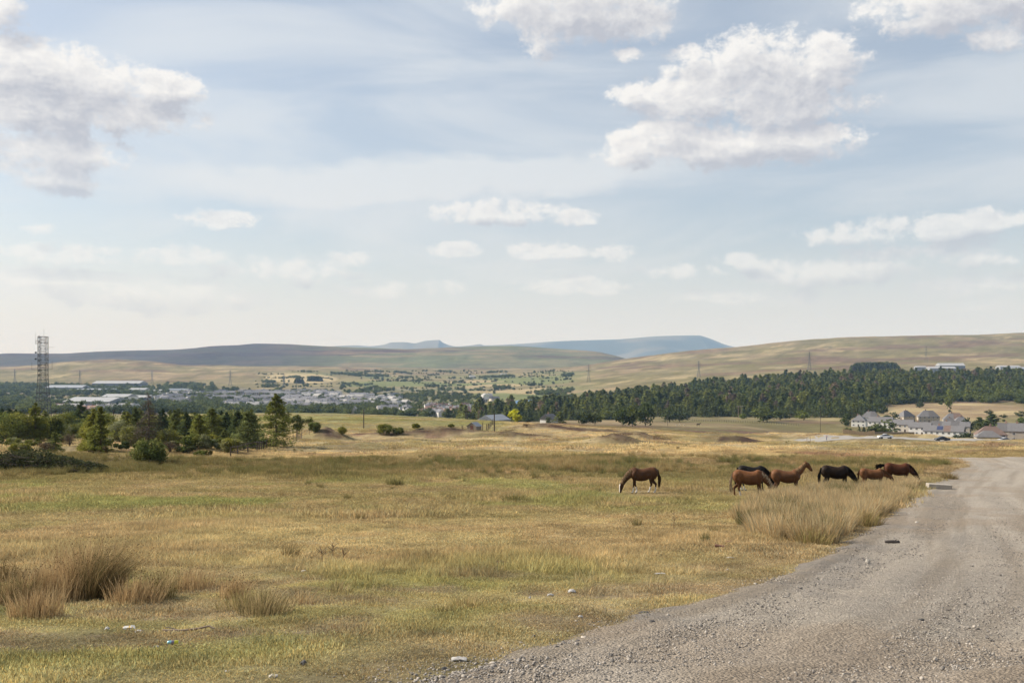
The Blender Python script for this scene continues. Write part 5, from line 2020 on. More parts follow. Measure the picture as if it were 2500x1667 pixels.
for (px, row, top, hw, kd, tnt, lab) in SPOT:
    dm = 430 if px < 1280 else (600 if px < 1480 else 560)
    if px > 1990:
        dm = 700
    if px in (2156, 2250, 2290, 2345, 2372, 2365, 2406):
        dm = 480
    if lab.startswith('bright yellow'):
        p = at(px, 452)
    else:
        p = far_on(px, row, dm, 1700)
        # feet hidden by the brow: keep the drawn top where it is
    base_row = HY - p.z / p.y * F
    hh = max(2.0, (base_row - top) / F * p.y)
    w_ = hw / F * p.y
    v_ = int(rt.integers(0, 5))
    if kd == 'b':
        far_tree('b', v_, (p.x, p.y, p.z - .1), (w_ / 4.8, w_ / 4.8, hh / 10), 'broadleaf_tree', lab, None, tnt)
    else:
        far_tree('c', v_, (p.x, p.y, p.z - .1), (w_ / 3.5, w_ / 3.5, hh / 15), 'conifer_tree', lab, None, tnt)

# square shelter plantation on the hill and small blocks on the far fields
def block(px0, px1, d0, d1, n, h, label):
    y = rt.uniform(d0, d1, n)
    px = rt.uniform(px0, px1, n)
    x = (px - 1250) / F * y
    e_ = np.clip(1 - np.abs((px - (px0 + px1) / 2) / ((px1 - px0) / 2)) ** 6, 0, 1)
    s = h / 15 * rt.uniform(.75, 1.15, n) * (.55 + .45 * e_)
    scatter('shelter_wood', C_fc, np.stack([x, y, H(x, y) - .5], -1), conifer_tints(n, .75), rots(rt, n, .04), np.stack([s * 1.3, s * 1.3, s], -1), rt.integers(0, 6, n), label)


block(2075, 2196, 2180, 2290, 520, 20, 'dark square shelter wood on the right hillside')
_p = far_on(729, 936, 1200)
block(719, 741, _p.y, _p.y + 60, 110, 13, 'small dark conifer block on the pale field')
_p = far_on(768, 931, 1200)
block(751, 787, _p.y, _p.y + 60, 150, 15, 'longer dark conifer block behind the pale field')

# wooded valley floor and hedgerows
def valley(n, test, s0, s1, label, cl=C_fb, ni=5, tint=None, dmin=1080, dmax=3300, u0=-.62, u1=.10):
    y = np.sqrt(rt.uniform(dmin ** 2, dmax ** 2, n))
    x = rt.uniform(u0, u1, n) * y
    px = 1250 + F * x / y
    row = HY - H(x, y) / y * F
    k = test(px, row, x, y)
    x, y = x[k], y[k]
    m_ = len(x)
    s = rt.uniform(s0, s1, m_)
    tn_ = 1.3 * (lerp(np.array([.052, .068, .030]), np.array([.105, .12, .042]), rt.random(m_)) if tint is None else np.repeat(np.array([tint]), m_, 0)) * rt.uniform(.75, 1.25, (m_, 1)) * 1.15
    return scatter('valley_woodland', cl, np.stack([x, y, H(x, y) - .3], -1), tn_, rots(rt, m_, .05), np.stack([s * 1.15, s * 1.15, s], -1), rt.integers(0, ni, m_), label)


def wood_left(px, row, x, y):
    nz = fbm(x / 130, y / 130, 4, 140)
    dens = sstep(.44, .58, nz)
    inb = (px < 520) & (row > 940) & (row < 1012)
    return inb & (rt.random(len(px)) < dens * .9 + .06)


def wood_mid(px, row, x, y):
    nz = fbm(x / 95, y / 95, 4, 141)
    inb = (px > 470) & (px < 1180) & (row > 952) & (row < 1024)
    hedge = (np.abs(((x + .35 * y) / 170 + .35 * np.sin(y / 300)) % 1.0 - .5) > .475) | (np.abs(((y - .2 * x) / 210) % 1.0 - .5) > .48)
    low = sstep(985, 1000, row)
    return inb & ((rt.random(len(px)) < sstep(.56, .68, nz) * .6 + low * .30) | (hedge & (rt.random(len(px)) < .4)))


def hedge_lines(n, label):
    """trees and bushes along the boundaries between the valley fields"""
    k1 = rt.integers(-14, 16, n)
    y1 = rt.uniform(1500, 4250, n)
    x1 = 170 * (k1 - .35 * np.sin(y1 / 300)) - .35 * y1 + rt.normal(0, 3, n)
    k2 = rt.integers(7, 22, n)
    x2 = rt.uniform(-1300, 450, n)
    y2 = 210 * k2 + .2 * x2 + rt.normal(0, 4, n)
    x = np.concatenate([x1, x2])
    y = np.concatenate([y1, y2])
    px = 1250 + F * x / y
    row = HY - H(x, y) / y * F
    k = (px > 620) & (px < 1400) & (row > 906) & (row < 990) & (fbm(x / 130, y / 130, 3, 143) > .50) & (y > 1500)
    x, y = x[k], y[k]
    m_ = len(x)
    s = rt.uniform(.22, .62, m_) * (1 + .8 * (rt.random(m_) < .10))
    tn_ = 1.45 * lerp(np.array([.045, .060, .028]), np.array([.085, .098, .036]), rt.random(m_)) * rt.uniform(.75, 1.25, (m_, 1))
    return scatter('hedgerows', C_fb, np.stack([x, y, H(x, y) - .3], -1), tn_, rots(rt, m_, .05), np.stack([s * 1.3, s * 1.3, s], -1), rt.integers(0, 5, m_), label)


def copses(px, row, x, y):
    nz = fbm(x / 140, y / 140, 3, 142)
    return (px > 640) & (px < 1400) & (row > 908) & (row < 985) & (nz > .69)


hedge_lines(3000, 'hedgerows between the valley fields')
valley(12000, copses, .6, 1.1, 'small copses on the valley fields', dmin=1700, dmax=4300, u0=-.30, u1=.10)
valley(9000, wood_left, .7, 1.35, 'woods on the valley floor round the factories', dmax=3000)
valley(10000, wood_mid, .55, 1.15, 'trees and hedges among the valley town', dmax=2900, u0=-.36, u1=.02)


# ------------------------------------------------------------------ building kit
def box_arr(x0, x1, y0, y1, z0, z1):
    V = np.array([(x0, y0, z0), (x1, y0, z0), (x1, y1, z0), (x0, y1, z0), (x0, y0, z1), (x1, y0, z1), (x1, y1, z1), (x0, y1, z1)], float)
    Fq = [(0, 3, 2, 1), (4, 5, 6, 7), (0, 1, 5, 4), (1, 2, 6, 5), (2, 3, 7, 6), (3, 0, 4, 7)]
    return V, Fq


def poly_join(parts):
    V, Fs = [], []
    for v, f in parts:
        b = len(V)
        V += [tuple(q) for q in v]
        Fs += [tuple(i + b for i in q) for q in f]
    return V, Fs


def box(name, b, m, parent):
    v, f = box_arr(*b)
    return mesh_obj(name, v, f, m, parent)


m_steel = simple_mat('galvanised_steel', (.16, .165, .17), .55, .5, .2, 2)
m_dsteel = simple_mat('dark_steel', (.07, .072, .075), .6, .4, .2, 2)
m_white_wall = simple_mat('white_render', (.72, .70, .65), .85, var=.10, scale=.6)
m_cream = simple_mat('cream_render', (.58, .52, .43), .85, var=.12, scale=.6)
m_beige = simple_mat('beige_pebbledash', (.42, .37, .30), .9, var=.14, scale=.7)
m_slate = simple_mat('grey_tiles', (.155, .15, .152), .8, var=.16, scale=.9)
m_slate2 = simple_mat('dark_tiles', (.11, .105, .105), .8, var=.16, scale=.9)
m_tile_br = simple_mat('brown_tiles', (.165, .115, .095), .85, var=.16, scale=.9)
m_pane = simple_mat('window_pane', (.03, .035, .045), .12, spec=.6)
m_frame = simple_mat('window_frame', (.75, .74, .72), .5)
m_wood = simple_mat('weathered_wood', (.26, .20, .145), .9, var=.25, scale=4)
m_woodd = simple_mat('dark_wood', (.075, .058, .045), .9, var=.3, scale=4)
m_fence_new = simple_mat('pale_larch_boards', (.50, .37, .24), .85, var=.2, scale=3)
m_brick = simple_mat('chimney_brick', (.30, .20, .15), .9, var=.2)
m_solar = simple_mat('solar_glass', (.05, .06, .12), .15, spec=.7)
m_metal_roof = simple_mat('pale_metal_roof', (.33, .335, .34), .65, var=.14, scale=.15)
m_metal_wall = simple_mat('grey_cladding', (.28, .30, .33), .6, var=.10, scale=.2)
m_metal_dark = simple_mat('dark_cladding', (.17, .19, .22), .6, var=.12, scale=.2)
m_blue_roof = simple_mat('blue_metal_roof', (.16, .27, .42), .5, var=.1, scale=.2)
m_stonewall = simple_mat('rubble_stone', (.24, .20, .155), .95, var=.35, scale=6)
m_concrete = simple_mat('concrete', (.36, .32, .265), .9, var=.2, scale=5)
m_tarmac = simple_mat('asphalt', (.20, .19, .18), .9, var=.18, scale=.5)

# window mesh shared by every window
_wf = poly_join([box_arr(-.62, .62, -.05, .02, -.62, -.52), box_arr(-.62, .62, -.05, .02, .52, .62), box_arr(-.62, -.52, -.05, .02, -.52, .52), box_arr(.52, .62, -.05, .02, -.52, .52), box_arr(-.04, .04, -.04, .02, -.52, .52)])
_wp = box_arr(-.52, .52, -.02, .01, -.52, .52)
WIN = None


def window(parent, x, y, z, rz=0.0, sx=1.0, sz=1.0):
    global WIN
    if WIN is None:
        WIN = (mesh_obj('window', _wf[0], _wf[1], m_frame).data, mesh_obj('pane', _wp[0], _wp[1], m_pane).data)
        for nm in ('window', 'pane'):
            bpy.data.objects.remove(bpy.data.objects[nm])
    o = bpy.data.objects.new('window', WIN[0])
    COL.objects.link(o)
    o.parent = parent
    o.location = (x, y, z)
    o.rotation_euler = (0, 0, rz)
    o.scale = (sx, 1, sz)
    p_ = bpy.data.objects.new('pane', WIN[1])
    COL.objects.link(p_)
    p_.parent = o
    return o


def roof_piece(x0, x1, d, z0, z1, hip0, hip1, over=.35, th=.16):
    """pitched roof from x0 to x1, hipped or gabled at either end"""
    y0, y1 = -d / 2 - over, d / 2 + over
    zo = z0 - over * (z1 - z0) / (d / 2)
    a0, a1 = (x0 - over if hip0 is not None else x0), (x1 + over if hip1 is not None else x1)
    r0 = x0 + d / 2 if hip0 else a0
    r1 = x1 - d / 2 if hip1 else a1
    V = [(a0, y0, zo), (a1, y0, zo), (a1, y1, zo), (a0, y1, zo), (r0, 0, z1), (r1, 0, z1)]
    V += [(v[0], v[1], v[2] + th) for v in V]
    Fq = [(6, 7, 11, 10), (8, 9, 10, 11), (7, 8, 11), (9, 6, 10), (0, 4, 5, 1), (2, 5, 4, 3), (1, 5, 2), (3, 4, 0),
          (0, 1, 7, 6), (1, 2, 8, 7), (2, 3, 9, 8), (3, 0, 6, 9)]
    return V, Fq


def house(name, label, px, d, w, dp, eave, ridge, yaw, wall_m, roofs, hips=(True, True), rows=2, cols=3, side=1, chim=1, group='houses of the village', sink=1.0, z=None):
    """roofs: list of (x from, x to, material)"""
    x = (px - 1250) / F * d
    z = H1(x, d) if z is None else z
    o = empty(name, (x, d, z), yaw)
    V, Fq = box_arr(-w / 2, w / 2, -dp / 2, dp / 2, -sink, eave)
    if not hips[0] or not hips[1]:
        for s, hp in ((-1, hips[0]), (1, hips[1])):
            if not hp:
                b = len(V)
                V = np.vstack([V, [(s * w / 2, -dp / 2, eave), (s * w / 2, dp / 2, eave), (s * w / 2, 0, ridge - .02), (s * (w / 2 - .25), -dp / 2, eave), (s * (w / 2 - .25), dp / 2, eave), (s * (w / 2 - .25), 0, ridge - .02)]])
                Fq = Fq + [(b, b + 1, b + 2), (b + 3, b + 5, b + 4), (b, b + 2, b + 5, b + 3), (b + 1, b + 4, b + 5, b + 2)]
    mesh_obj('wall', V, Fq, wall_m, o)
    n = len(roofs)
    for i, (a, b, m_) in enumerate(roofs):
        rv, rf = roof_piece(a * w / 2, b * w / 2, dp, eave, ridge, (hips[0] if i == 0 else None), (hips[1] if i == n - 1 else None))
        r_ = mesh_obj('roof', rv, rf, m_, o)
        if i == 0 and chim:
            c_ = poly_join([box_arr(-.45, .45, -.3, .3, ridge - .8, ridge + 1.0), box_arr(-.28, -.08, -.1, .1, ridge + 1.0, ridge + 1.35), box_arr(.08, .28, -.1, .1, ridge + 1.0, ridge + 1.35)])
            ch = mesh_obj('chimney', c_[0], c_[1], m_brick, r_)
            ch.location = ((-.25 if n > 1 or not hips[0] else .0) * w * .5, .0, 0)
    for r_ in range(rows):
        zz = 1.5 + 2.6 * r_
        if zz > eave - .7:
            zz = eave - 1.0
        for c_ in range(cols):
            xx = -w / 2 + w * (c_ + .5) / cols
            if r_ == 0 and c_ == cols // 2:
                v_, f_ = box_arr(xx - .5, xx + .5, -dp / 2 - .06, -dp / 2 + .02, -.05, 2.05)
                mesh_obj('door', v_, f_, m_woodd, o)
            else:
                window(o, xx, -dp / 2 - .01, zz, 0, 1.15)
        if side:
            window(o, side * (w / 2 + .01), 0, zz, math.pi / 2 * side, .9)
    return tag(o, label, 'house', group)


R = math.radians
house('house', 'white semi-detached house with grey hipped roof, leftmost of the village', 2098, 800, 11, 10, 4.9, 9.2, R(-28), m_white_wall, [(-1, 0, m_slate), (0, 1, m_slate)])
house('house', 'white house with half light half dark hipped roof behind the leftmost one', 2126, 850, 15, 9, 5.0, 9.8, R(-24), m_white_wall, [(-1, .0, m_slate), (0, 1, m_slate2)])
house('house', 'grey house with crossing hipped roofs beside the dark garden tree', 2211, 860, 13, 9, 5.0, 9.6, R(24), m_beige, [(-1, 1, m_slate)], side=-1)
house('house', 'beige pair of houses with two rows of windows facing the field', 2266, 850, 17, 9.5, 5.0, 9.9, R(-14), m_beige, [(-1, 0, m_slate), (0, 1, m_slate2)], cols=5)
house('house', 'house with part grey part brown hipped roof right of the beige pair', 2330, 800, 17, 9.5, 5.0, 9.9, R(-16), m_beige, [(-1, -.1, m_slate), (-.1, 1, m_tile_br)], cols=4)
house('house', 'dark hipped roof house behind the grey terrace', 2318, 735, 12, 9, 4.8, 8.8, R(-22), m_beige, [(-1, 1, m_slate2)], cols=3)
house('house', 'grey hipped roof house tucked behind the dark hipped one', 2346, 760, 12, 9, 4.8, 8.6, R(-10), m_beige, [(-1, 1, m_slate)], cols=3)
house('terraced_house', 'upper white terrace block half hidden by the large round tree', 2150, 700, 16, 8, 5.3, 8.3, R(-30), m_white_wall, [(-1, 1, m_slate)], (False, False), cols=5, z=-42.2)
house('terraced_house', 'second white terrace block from the large round tree', 2206, 670, 12.5, 8, 5.3, 8.3, R(-32), m_cream, [(-1, 1, m_slate)], (False, False), cols=4, chim=1, z=-42.6)
house('terraced_house', 'third white terrace block down the slope', 2247, 640, 13, 8, 5.3, 8.3, R(-32), m_white_wall, [(-1, 1, m_slate)], (False, False), cols=4, chim=1, z=-42.6)
t4 = house('terraced_house', 'lowest white terrace block with solar panels and one brown roof', 2305, 590, 22, 8, 5.3, 8.3, R(-32), m_white_wall, [(-1, .02, m_slate), (.02, .36, m_tile_br), (.36, 1, m_slate)], (False, False), cols=7, chim=1, z=-42.0)
sv = [(-3.6, -3.4, 5.75), (-.4, -3.4, 5.75), (-.4, -.7, 7.775), (-3.6, -.7, 7.775)]
sp = [(a, b - .05, c_ + .24) for a, b, c_ in sv] + [(a, b - .07, c_ + .30) for a, b, c_ in sv]
mesh_obj('solar_panel', sp, [(4, 5, 6, 7), (0, 3, 2, 1), (0, 1, 5, 4), (1, 2, 6, 5), (2, 3, 7, 6), (3, 0, 4, 7)], m_solar, t4)
house('terraced_house', 'grey terrace with striped slate roofs behind the lowest white block', 2322, 680, 24, 8, 5.3, 8.3, R(-30), m_beige, [(-1, -.45, m_slate2), (-.45, .0, m_slate), (0, .45, m_slate2), (.45, 1, m_slate)], (False, False), cols=6, chim=1)
house('house', 'long beige house with brown grey hipped roof by the dense conifers', 2418, 500, 14, 9, 4.8, 8.6, R(-16), m_beige, [(-1, 1, m_tile_br)], cols=4)
house('house', 'stone house with tall gables behind the long beige one', 2462, 540, 10, 9, 5.6, 9.6, R(-34), m_beige, [(-1, 1, m_slate2)], (False, False), cols=2)
house('house', 'grey gabled house at the right picture edge', 2490, 520, 11, 9, 5.6, 9.4, R(-28), m_beige, [(-1, 1, m_slate)], (False, False), cols=2)
house('garage', 'low outbuilding with pale hipped roof just below the road', 2412, 372, 8.5, 5.5, 1.9, 3.9, R(-14), m_beige, [(-1, 1, m_slate)], rows=0, chim=0, group='outbuildings', z=H1((2412 - 1250) / F * 372, 372) + .9, sink=2.5)
# behind the brow
house('barn', 'low barn with pale metal roof just behind the brow', 1206, 560, 16, 11, 3.2, 5.9, R(56), m_metal_dark, [(-1, 1, m_metal_wall)], (False, False), rows=0, chim=0, group='farm buildings', z=H1((1206 - 1250) / F * 560, 560) - 2.2)
house('house', 'white gabled house beside the dark broad conifer', 1341, 610, 9, 8, 4.8, 7.6, R(58), m_white_wall, [(-1, 1, m_slate)], (False, False), rows=2, cols=2, group='farm buildings', side=0, z=H1((1341 - 1250) / F * 610, 610) - 1.8)
house('house', 'lone white cottage with grey roof below the bleached field in the valley', 1207, 1850, 18, 10, 4.5, 8.5, R(30), m_cream, [(-1, 1, m_slate)], (False, False), rows=0, chim=0, group='valley farms')
house('factory', 'low works with blue metal roof beyond the plantation', 1282, 1560, 46, 30, 5, 9.5, R(30), m_blue_roof, [(-1, 1, m_blue_roof)], (False, False), rows=0, chim=0, group='factories')
house('factory', 'smaller blue-roofed works right of the first', 1312, 1600, 26, 22, 5, 9.0, R(25), m_metal_wall, [(-1, 1, m_blue_roof)], (False, False), rows=0, chim=0, group='factories')

# ------------------------------------------------------------------ stone hut
ph = at(1158, 288)
o = empty('stone_hut', ph, R(-26))
V = [(-1.5, -1.6, -.4), (1.5, -1.6, -.4), (1.5, 1.6, -.4), (-1.5, 1.6, -.4), (-1.5, -1.6, 1.5), (1.5, -1.6, 1.5), (1.5, 1.6, 1.5), (-1.5, 1.6, 1.5), (0, -1.6, 2.5), (0, 1.6, 2.5)]
mesh_obj('wall', V, [(0, 3, 2, 1), (0, 1, 5, 8, 4), (1, 2, 6, 5), (2, 3, 7, 9, 6), (3, 0, 4, 7)], m_stonewall, o)
for s in (-1, 1):
    rv = [(0, -1.75, 2.52), (s * 1.7, -1.75, 1.36), (s * 1.7, 1.75, 1.36), (0, 1.75, 2.52)]
    rv += [(a, b, c_ + .09) for a, b, c_ in rv]
    mesh_obj('roof', rv, [(4, 5, 6, 7), (0, 3, 2, 1), (0, 1, 5, 4), (1, 2, 6, 5), (2, 3, 7, 6), (3, 0, 4, 7)], m_slate2 if s < 0 else m_metal_wall, o)
box('door', (-.45, .45, -1.65, -1.58, -.2, 1.65), simple_mat('dull_red_door', (.13, .055, .04), .8), o)
tag(o, 'small stone hut with slate roof and dull red door in the pasture', 'hut')

# ------------------------------------------------------------------ lattice mast
def bar(a, b, r, n=4):
    v, t_ = tube(a, b, r, r, n)
    return v, t_


def bars_obj(name, items, m, parent):
    v, t_ = join([bar(a, b, r) for a, b, r in items])
    return mesh_obj(name, v, t_, m, parent)


pm = at(105, 580)
HM = (HY - 822) / F * 580 - pm.z
mast = empty('radio_mast', pm, R(9))


def half_w(z):
    return np.interp(z / HM, [0, .28, .50, 1], [3.7, 2.75, 2.2, 2.2])


lev = [0, .10, .20, .29, .38, .46, .52, .58, .645, .71, .78, .85, .925, 1.0]
cor = [(-1, -1), (1, -1), (1, 1), (-1, 1)]
for cx, cy in cor:
    bars_obj('leg', [((cx * half_w(HM * a), cy * half_w(HM * a), HM * a), (cx * half_w(HM * b), cy * half_w(HM * b), HM * b), .16) for a, b in zip(lev[:-1], lev[1:])], m_dsteel, mast)
for k, (a, b) in enumerate(zip(lev[:-1], lev[1:])):
    it = []
    za, zb = HM * a, HM * b
    wa, wb = half_w(za), half_w(zb)
    for i in range(4):
        c0, c1 = cor[i], cor[(i + 1) % 4]
        it.append(((c0[0] * wa, c0[1] * wa, za), (c1[0] * wb, c1[1] * wb, zb), .075))
        it.append(((c1[0] * wa, c1[1] * wa, za), (c0[0] * wb, c0[1] * wb, zb), .075))
        it.append(((c0[0] * wb, c0[1] * wb, zb), (c1[0] * wb, c1[1] * wb, zb), .085))
    bars_obj('bracing', it, m_dsteel, mast)
for f_ in (.30, .46, .58, .645, .78, .925, 1.0):
    w_ = half_w(HM * f_) + .10
    pv = poly_join([box_arr(-w_, w_, -w_, -w_ + .35, HM * f_ - .12, HM * f_ + .14), box_arr(-w_, w_, w_ - .35, w_, HM * f_ - .12, HM * f_ + .14), box_arr(-w_, -w_ + .35, -w_ + .35, w_ - .35, HM * f_ - .12, HM * f_ + .14), box_arr(w_ - .35, w_, -w_ + .35, w_ - .35, HM * f_ - .12, HM * f_ + .14)])
    mesh_obj('platform', pv[0], pv[1], m_dsteel, mast)
for dx, dy in ((-.75, -.3), (.7, .3)):
    bars_obj('cable_ladder', [((dx - .25, dy, 0), (dx - .25, dy, HM * .99), .06), ((dx + .25, dy, 0), (dx + .25, dy, HM * .99), .06)] + [((dx - .25, dy, z_), (dx + .25, dy, z_), .05) for z_ in np.arange(1, HM, 1.6)], m_dsteel, mast)
bars_obj('whip_antenna', [((.5, 0, HM), (.5, 0, HM + 4.6), .05)], m_dsteel, mast)
bars_obj('whip_antenna', [((-3.4, -2.0, HM - 2.2), (-3.4, -2.0, HM + 2.2), .05), ((-2.65, -2, HM - 1.6), (-3.4, -2, HM - 1.6), .05)], m_dsteel, mast)
bars_obj('antenna_arm', [((-2.6, -1, HM * .585), (-5.9, -1, HM * .585), .07), ((-5.8, -1, HM * .585), (-5.8, -1, HM * .585 + 4.4), .07)], m_dsteel, mast)
bars_obj('antenna_arm', [((2.6, -1, HM * .59), (5.4, -1, HM * .59), .07), ((5.3, -1, HM * .59), (5.3, -1, HM * .59 + 4.6), .07)], m_dsteel, mast)
bars_obj('antenna_arm', [((2.6, 0, HM * .865), (6.2, 0, HM * .868), .06)], m_dsteel, mast)
bars_obj('antenna_frame', [((-2.6, -1, HM * .915), (-3.9, -1, HM * .915), .08), ((-2.6, -1, HM * .945), (-3.9, -1, HM * .945), .08), ((-3.6, -1, HM * .905), (-3.6, -1, HM * .955), .12)], m_dsteel, mast)
for (zx, zz, sx) in ((2.9, .73, 1), (2.95, .79, 1), (-2.9, .72, -1), (-2.9, .80, -1), (-.6, .96, 0), (.4, .955, 0), (2.8, .67, 1)):
    v, t_ = tube((zx, -2.4, HM * zz), (zx + .55 * sx, -2.9, HM * zz), .50, .50, 12)
    mesh_obj('dish', v, t_, m_steel if zx > 2.8 else m_dsteel, mast)
for z_ in np.arange(.50, .99, .06):
    v, f_ = box_arr(-1.5, -1.15, -2.9, -2.6, HM * z_, HM * z_ + 1.5)
    mesh_obj('panel_antenna', v, f_, m_dsteel, mast)
tag(mast, 'tall grey lattice radio mast rising behind the left trees', 'mast')

# ------------------------------------------------------------------ pylons across the moor
PYL = [(36, 938, 901, 'pylon farthest to the left, near the picture edge'), (195, 937, 903, 'pylon above the woods right of the mast'), (371, 937, 904, 'pylon above the dead larch'),
       (562, 942, 903, 'pylon left of the pale mown field'), (693, 946, 911, 'pylon standing in the pale mown field'), (1297, 941, 907, 'faint pylon at the foot of the right hill'),
       (1437, 934, 889, 'pylon low on the right hillside'), (1706, 921, 880, 'pylon above the left half of the plantation'), (1976, 904, 858, 'pylon left of the shelter wood'), (2261, 886, 845, 'pylon above the pale sheds')]
pyl0 = None
for (px, row, top, lab) in PYL:
    p = far_on(px, row, 1200, 4400)
    hh = (row - top) / F * p.y
    if pyl0 is None:
        o = empty('pylon', p)
        P_ = lambda z: np.interp(z, [0, .45, .62, 1], [.10, .035, .028, .006])
        lv = [0, .12, .22, .31, .39, .46, .53, .60, .67, .74, .81, .88, 1.0]
        it = []
        for i in range(4):
            c0, c1 = cor[i], cor[(i + 1) % 4]
            for a, b in zip(lv[:-1], lv[1:]):
                it.append(((c0[0] * P_(a), c0[1] * P_(a), a), (c0[0] * P_(b), c0[1] * P_(b), b), .0048))
                it.append(((c0[0] * P_(a), c0[1] * P_(a), a), (c1[0] * P_(b), c1[1] * P_(b), b), .0026))
                it.append(((c1[0] * P_(a), c1[1] * P_(a), a), (c0[0] * P_(b), c0[1] * P_(b), b), .0026))
        bars_obj('tower', it, m_steel, o)
        for z_, w_ in ((.63, .13), (.77, .16), (.90, .11)):
            bars_obj('cross_arm', [((-w_, 0, z_), (w_, 0, z_), .005), ((-w_, 0, z_), (0, 0, z_ + .045), .004), ((w_, 0, z_), (0, 0, z_ + .045), .004), ((-w_, 0, z_), (-w_, 0, z_ - .04), .004), ((w_, 0, z_), (w_, 0, z_ - .04), .004)], m_steel, o)
        o.scale = (hh,) * 3
        pyl0 = o
    else:
        o = dup(pyl0, p, R(random.uniform(-25, 25)), hh)
    tag(o, lab, 'pylon', 'pylons across the moor')

# ------------------------------------------------------------------ poles
def pole(px, d, top_row, label, arm=True, r=.14, m=m_woodd, yaw=0.0):
    p = at(px, d)
    hh = (HY - top_row) / F * d - p.z
    o = empty('utility_pole', p, yaw)
    v, t_ = tube((0, 0, -.5), (0, 0, hh), r, r * .75, 8)
    mesh_obj('post', v, t_, m, o)
    if arm:
        bars_obj('cross_arm', [((-.7, -.12, hh - .45), (.7, -.12, hh - .45), .06)], m, o)
        for sx in (-.6, 0, .6):
            v, t_ = tube((sx, -.12, hh - .39), (sx, -.12, hh - .18), .05, .04, 6)
            mesh_obj('insulator', v, t_, m_concrete, o)
    return tag(o, label, 'pole')


pole(888, 300, 999, 'lone dark timber pole in the middle of the pasture', False, .17)
pole(1207, 278, 1009, 'timber pole right of the stone hut', False, .19)
pole(277, 330, 1000, 'thin pole behind the scrub left of the dead larch', False, .16)
pole(1630, 640, 1018, 'short pole by the paddock trees', False, .12)
pole(1137, 470, 1000, 'left one of two thin poles on the brow', False, .13)
pole(1141, 472, 1002, 'right one of two thin poles on the brow', False, .13)
pole(2003, 420, 1001, 'thin dark pole left of the village', False, .11)
pole(2390, 318, 1055, 'street pole with white box before the long beige house', False, .09, m_steel)
pole(2457, 335, 1062, 'thin grey street pole near the right edge', False, .07, m_steel)
pole(2476, 335, 1064, 'thin grey street pole closest to the right edge', False, .07, m_steel)
# H-shaped line pole before the plantation
p = far_on(1806, 1020, 700, 1100)
o = empty('line_pole', p)
hh = (HY - 991) / F * p.y - p.z
for sx in (-1.3, 1.3):
    v, t_ = tube((sx, 0, -.4), (sx, 0, hh), .24, .2, 8)
    mesh_obj('post', v, t_, m_wood, o)
bars_obj('cross_arm', [((-3.2, -.2, hh - .5), (3.2, -.2, hh - .5), .16)], m_concrete, o)
for sx in (-2.8, 0, 2.8):
    v, t_ = tube((sx, -.2, hh - .35), (sx, -.2, hh + .6), .16, .12, 6)
    mesh_obj('insulator', v, t_, m_concrete, o)
tag(o, 'double timber line pole with cross-arm before the plantation', 'pole')


# ------------------------------------------------------------------ fences
def fence(name, label, pts, n, h, r, rails, m, cat='fence', wire=False, jitter=.0):
    """pts: plan polyline; posts spaced along it, rails or wires between"""
    P_ = np.array(pts, float)
    seg = np.concatenate([[0], np.cumsum(np.linalg.norm(np.diff(P_, axis=0), axis=1))])
    s = np.linspace(0, seg[-1], n)
    xs = np.interp(s, seg, P_[:, 0])
    ys = np.interp(s, seg, P_[:, 1])
    zs = H(xs, ys)
    o = empty(name, (xs[0], ys[0], zs[0]))
    tops = []
    for i in range(n):
        hh = h * random.uniform(1 - jitter, 1 + jitter)
        lx, ly = random.uniform(-jitter, jitter) * .3, random.uniform(-jitter, jitter) * .3
        a = np.array((xs[i] - xs[0], ys[i] - ys[0], zs[i] - zs[0]))
        v, t_ = tube(a + (0, 0, -.3), a + (lx, ly, hh), r, r * .9, 6)
        mesh_obj('post', v, t_, m, o)
        tops.append(a)
    for f_ in rails:
        for i in range(n - 1):
            it = [(tops[i] + (0, -r, h * f_), tops[i + 1] + (0, -r, h * f_), r * (.12 if wire else .55))]
            bars_obj('wire' if wire else 'rail', it, m_steel if wire else m, o)
    return tag(o, label, cat)


fence('rail_fence', 'dark timber rail fence in front of the biggest conifer', plan([(563, 1117), (592, 1110), (624, 1104), (645, 1097)]) + plan([(660, 1092)]), 9, 1.25, .085, (.5, .92), m_woodd)
fence('wire_fence', 'leaning wooden posts of a wire fence under the windswept pine', plan([(706, 1083), (722, 1078), (738, 1068), (755, 1058)]), 10, 1.35, .065, (.45, .9), m_wood, wire=True, jitter=.25)
fence('wire_fence', 'old sheep pen posts right of the stone hut', [(at(1178, 296).x, 296), (at(1186, 296).x, 296), (at(1204, 330).x, 330)], 8, 2.0, .13, (.5,), m_woodd, wire=True, jitter=.25)
fence('wire_fence', 'row of tiny posts below the stone hut', [(at(1153, 262).x, 262), (at(1232, 256).x, 256)], 9, .95, .05, (.8,), m_wood, wire=True, jitter=.2)
q0, q1, q2 = far_on(1690, 1028, 600, 1000), far_on(1800, 1031, 600, 1000), far_on(1950, 1040, 600, 1000)
fence('paddock_fence', 'long post and wire fence across the paddock before the plantation', [(q0.x, q0.y), (q1.x, q1.y), (q2.x, q2.y)], 46, 1.7, .12, (.5, .9), m_woodd, wire=True, jitter=.1)
fence('wire_fence', 'single standing post left of the stone hut', [(at(1128, 292).x, 292), (at(1130, 292).x, 292)], 2, 1.55, .09, (.6,), m_woodd, wire=True, jitter=.2)
fence('wire_fence', 'two pale gate posts at the road end left of the walker', [(at(1970, 300).x, 300), (at(1978, 300).x, 300)], 2, 1.5, .08, (.6,), m_wood, wire=True, jitter=.1)

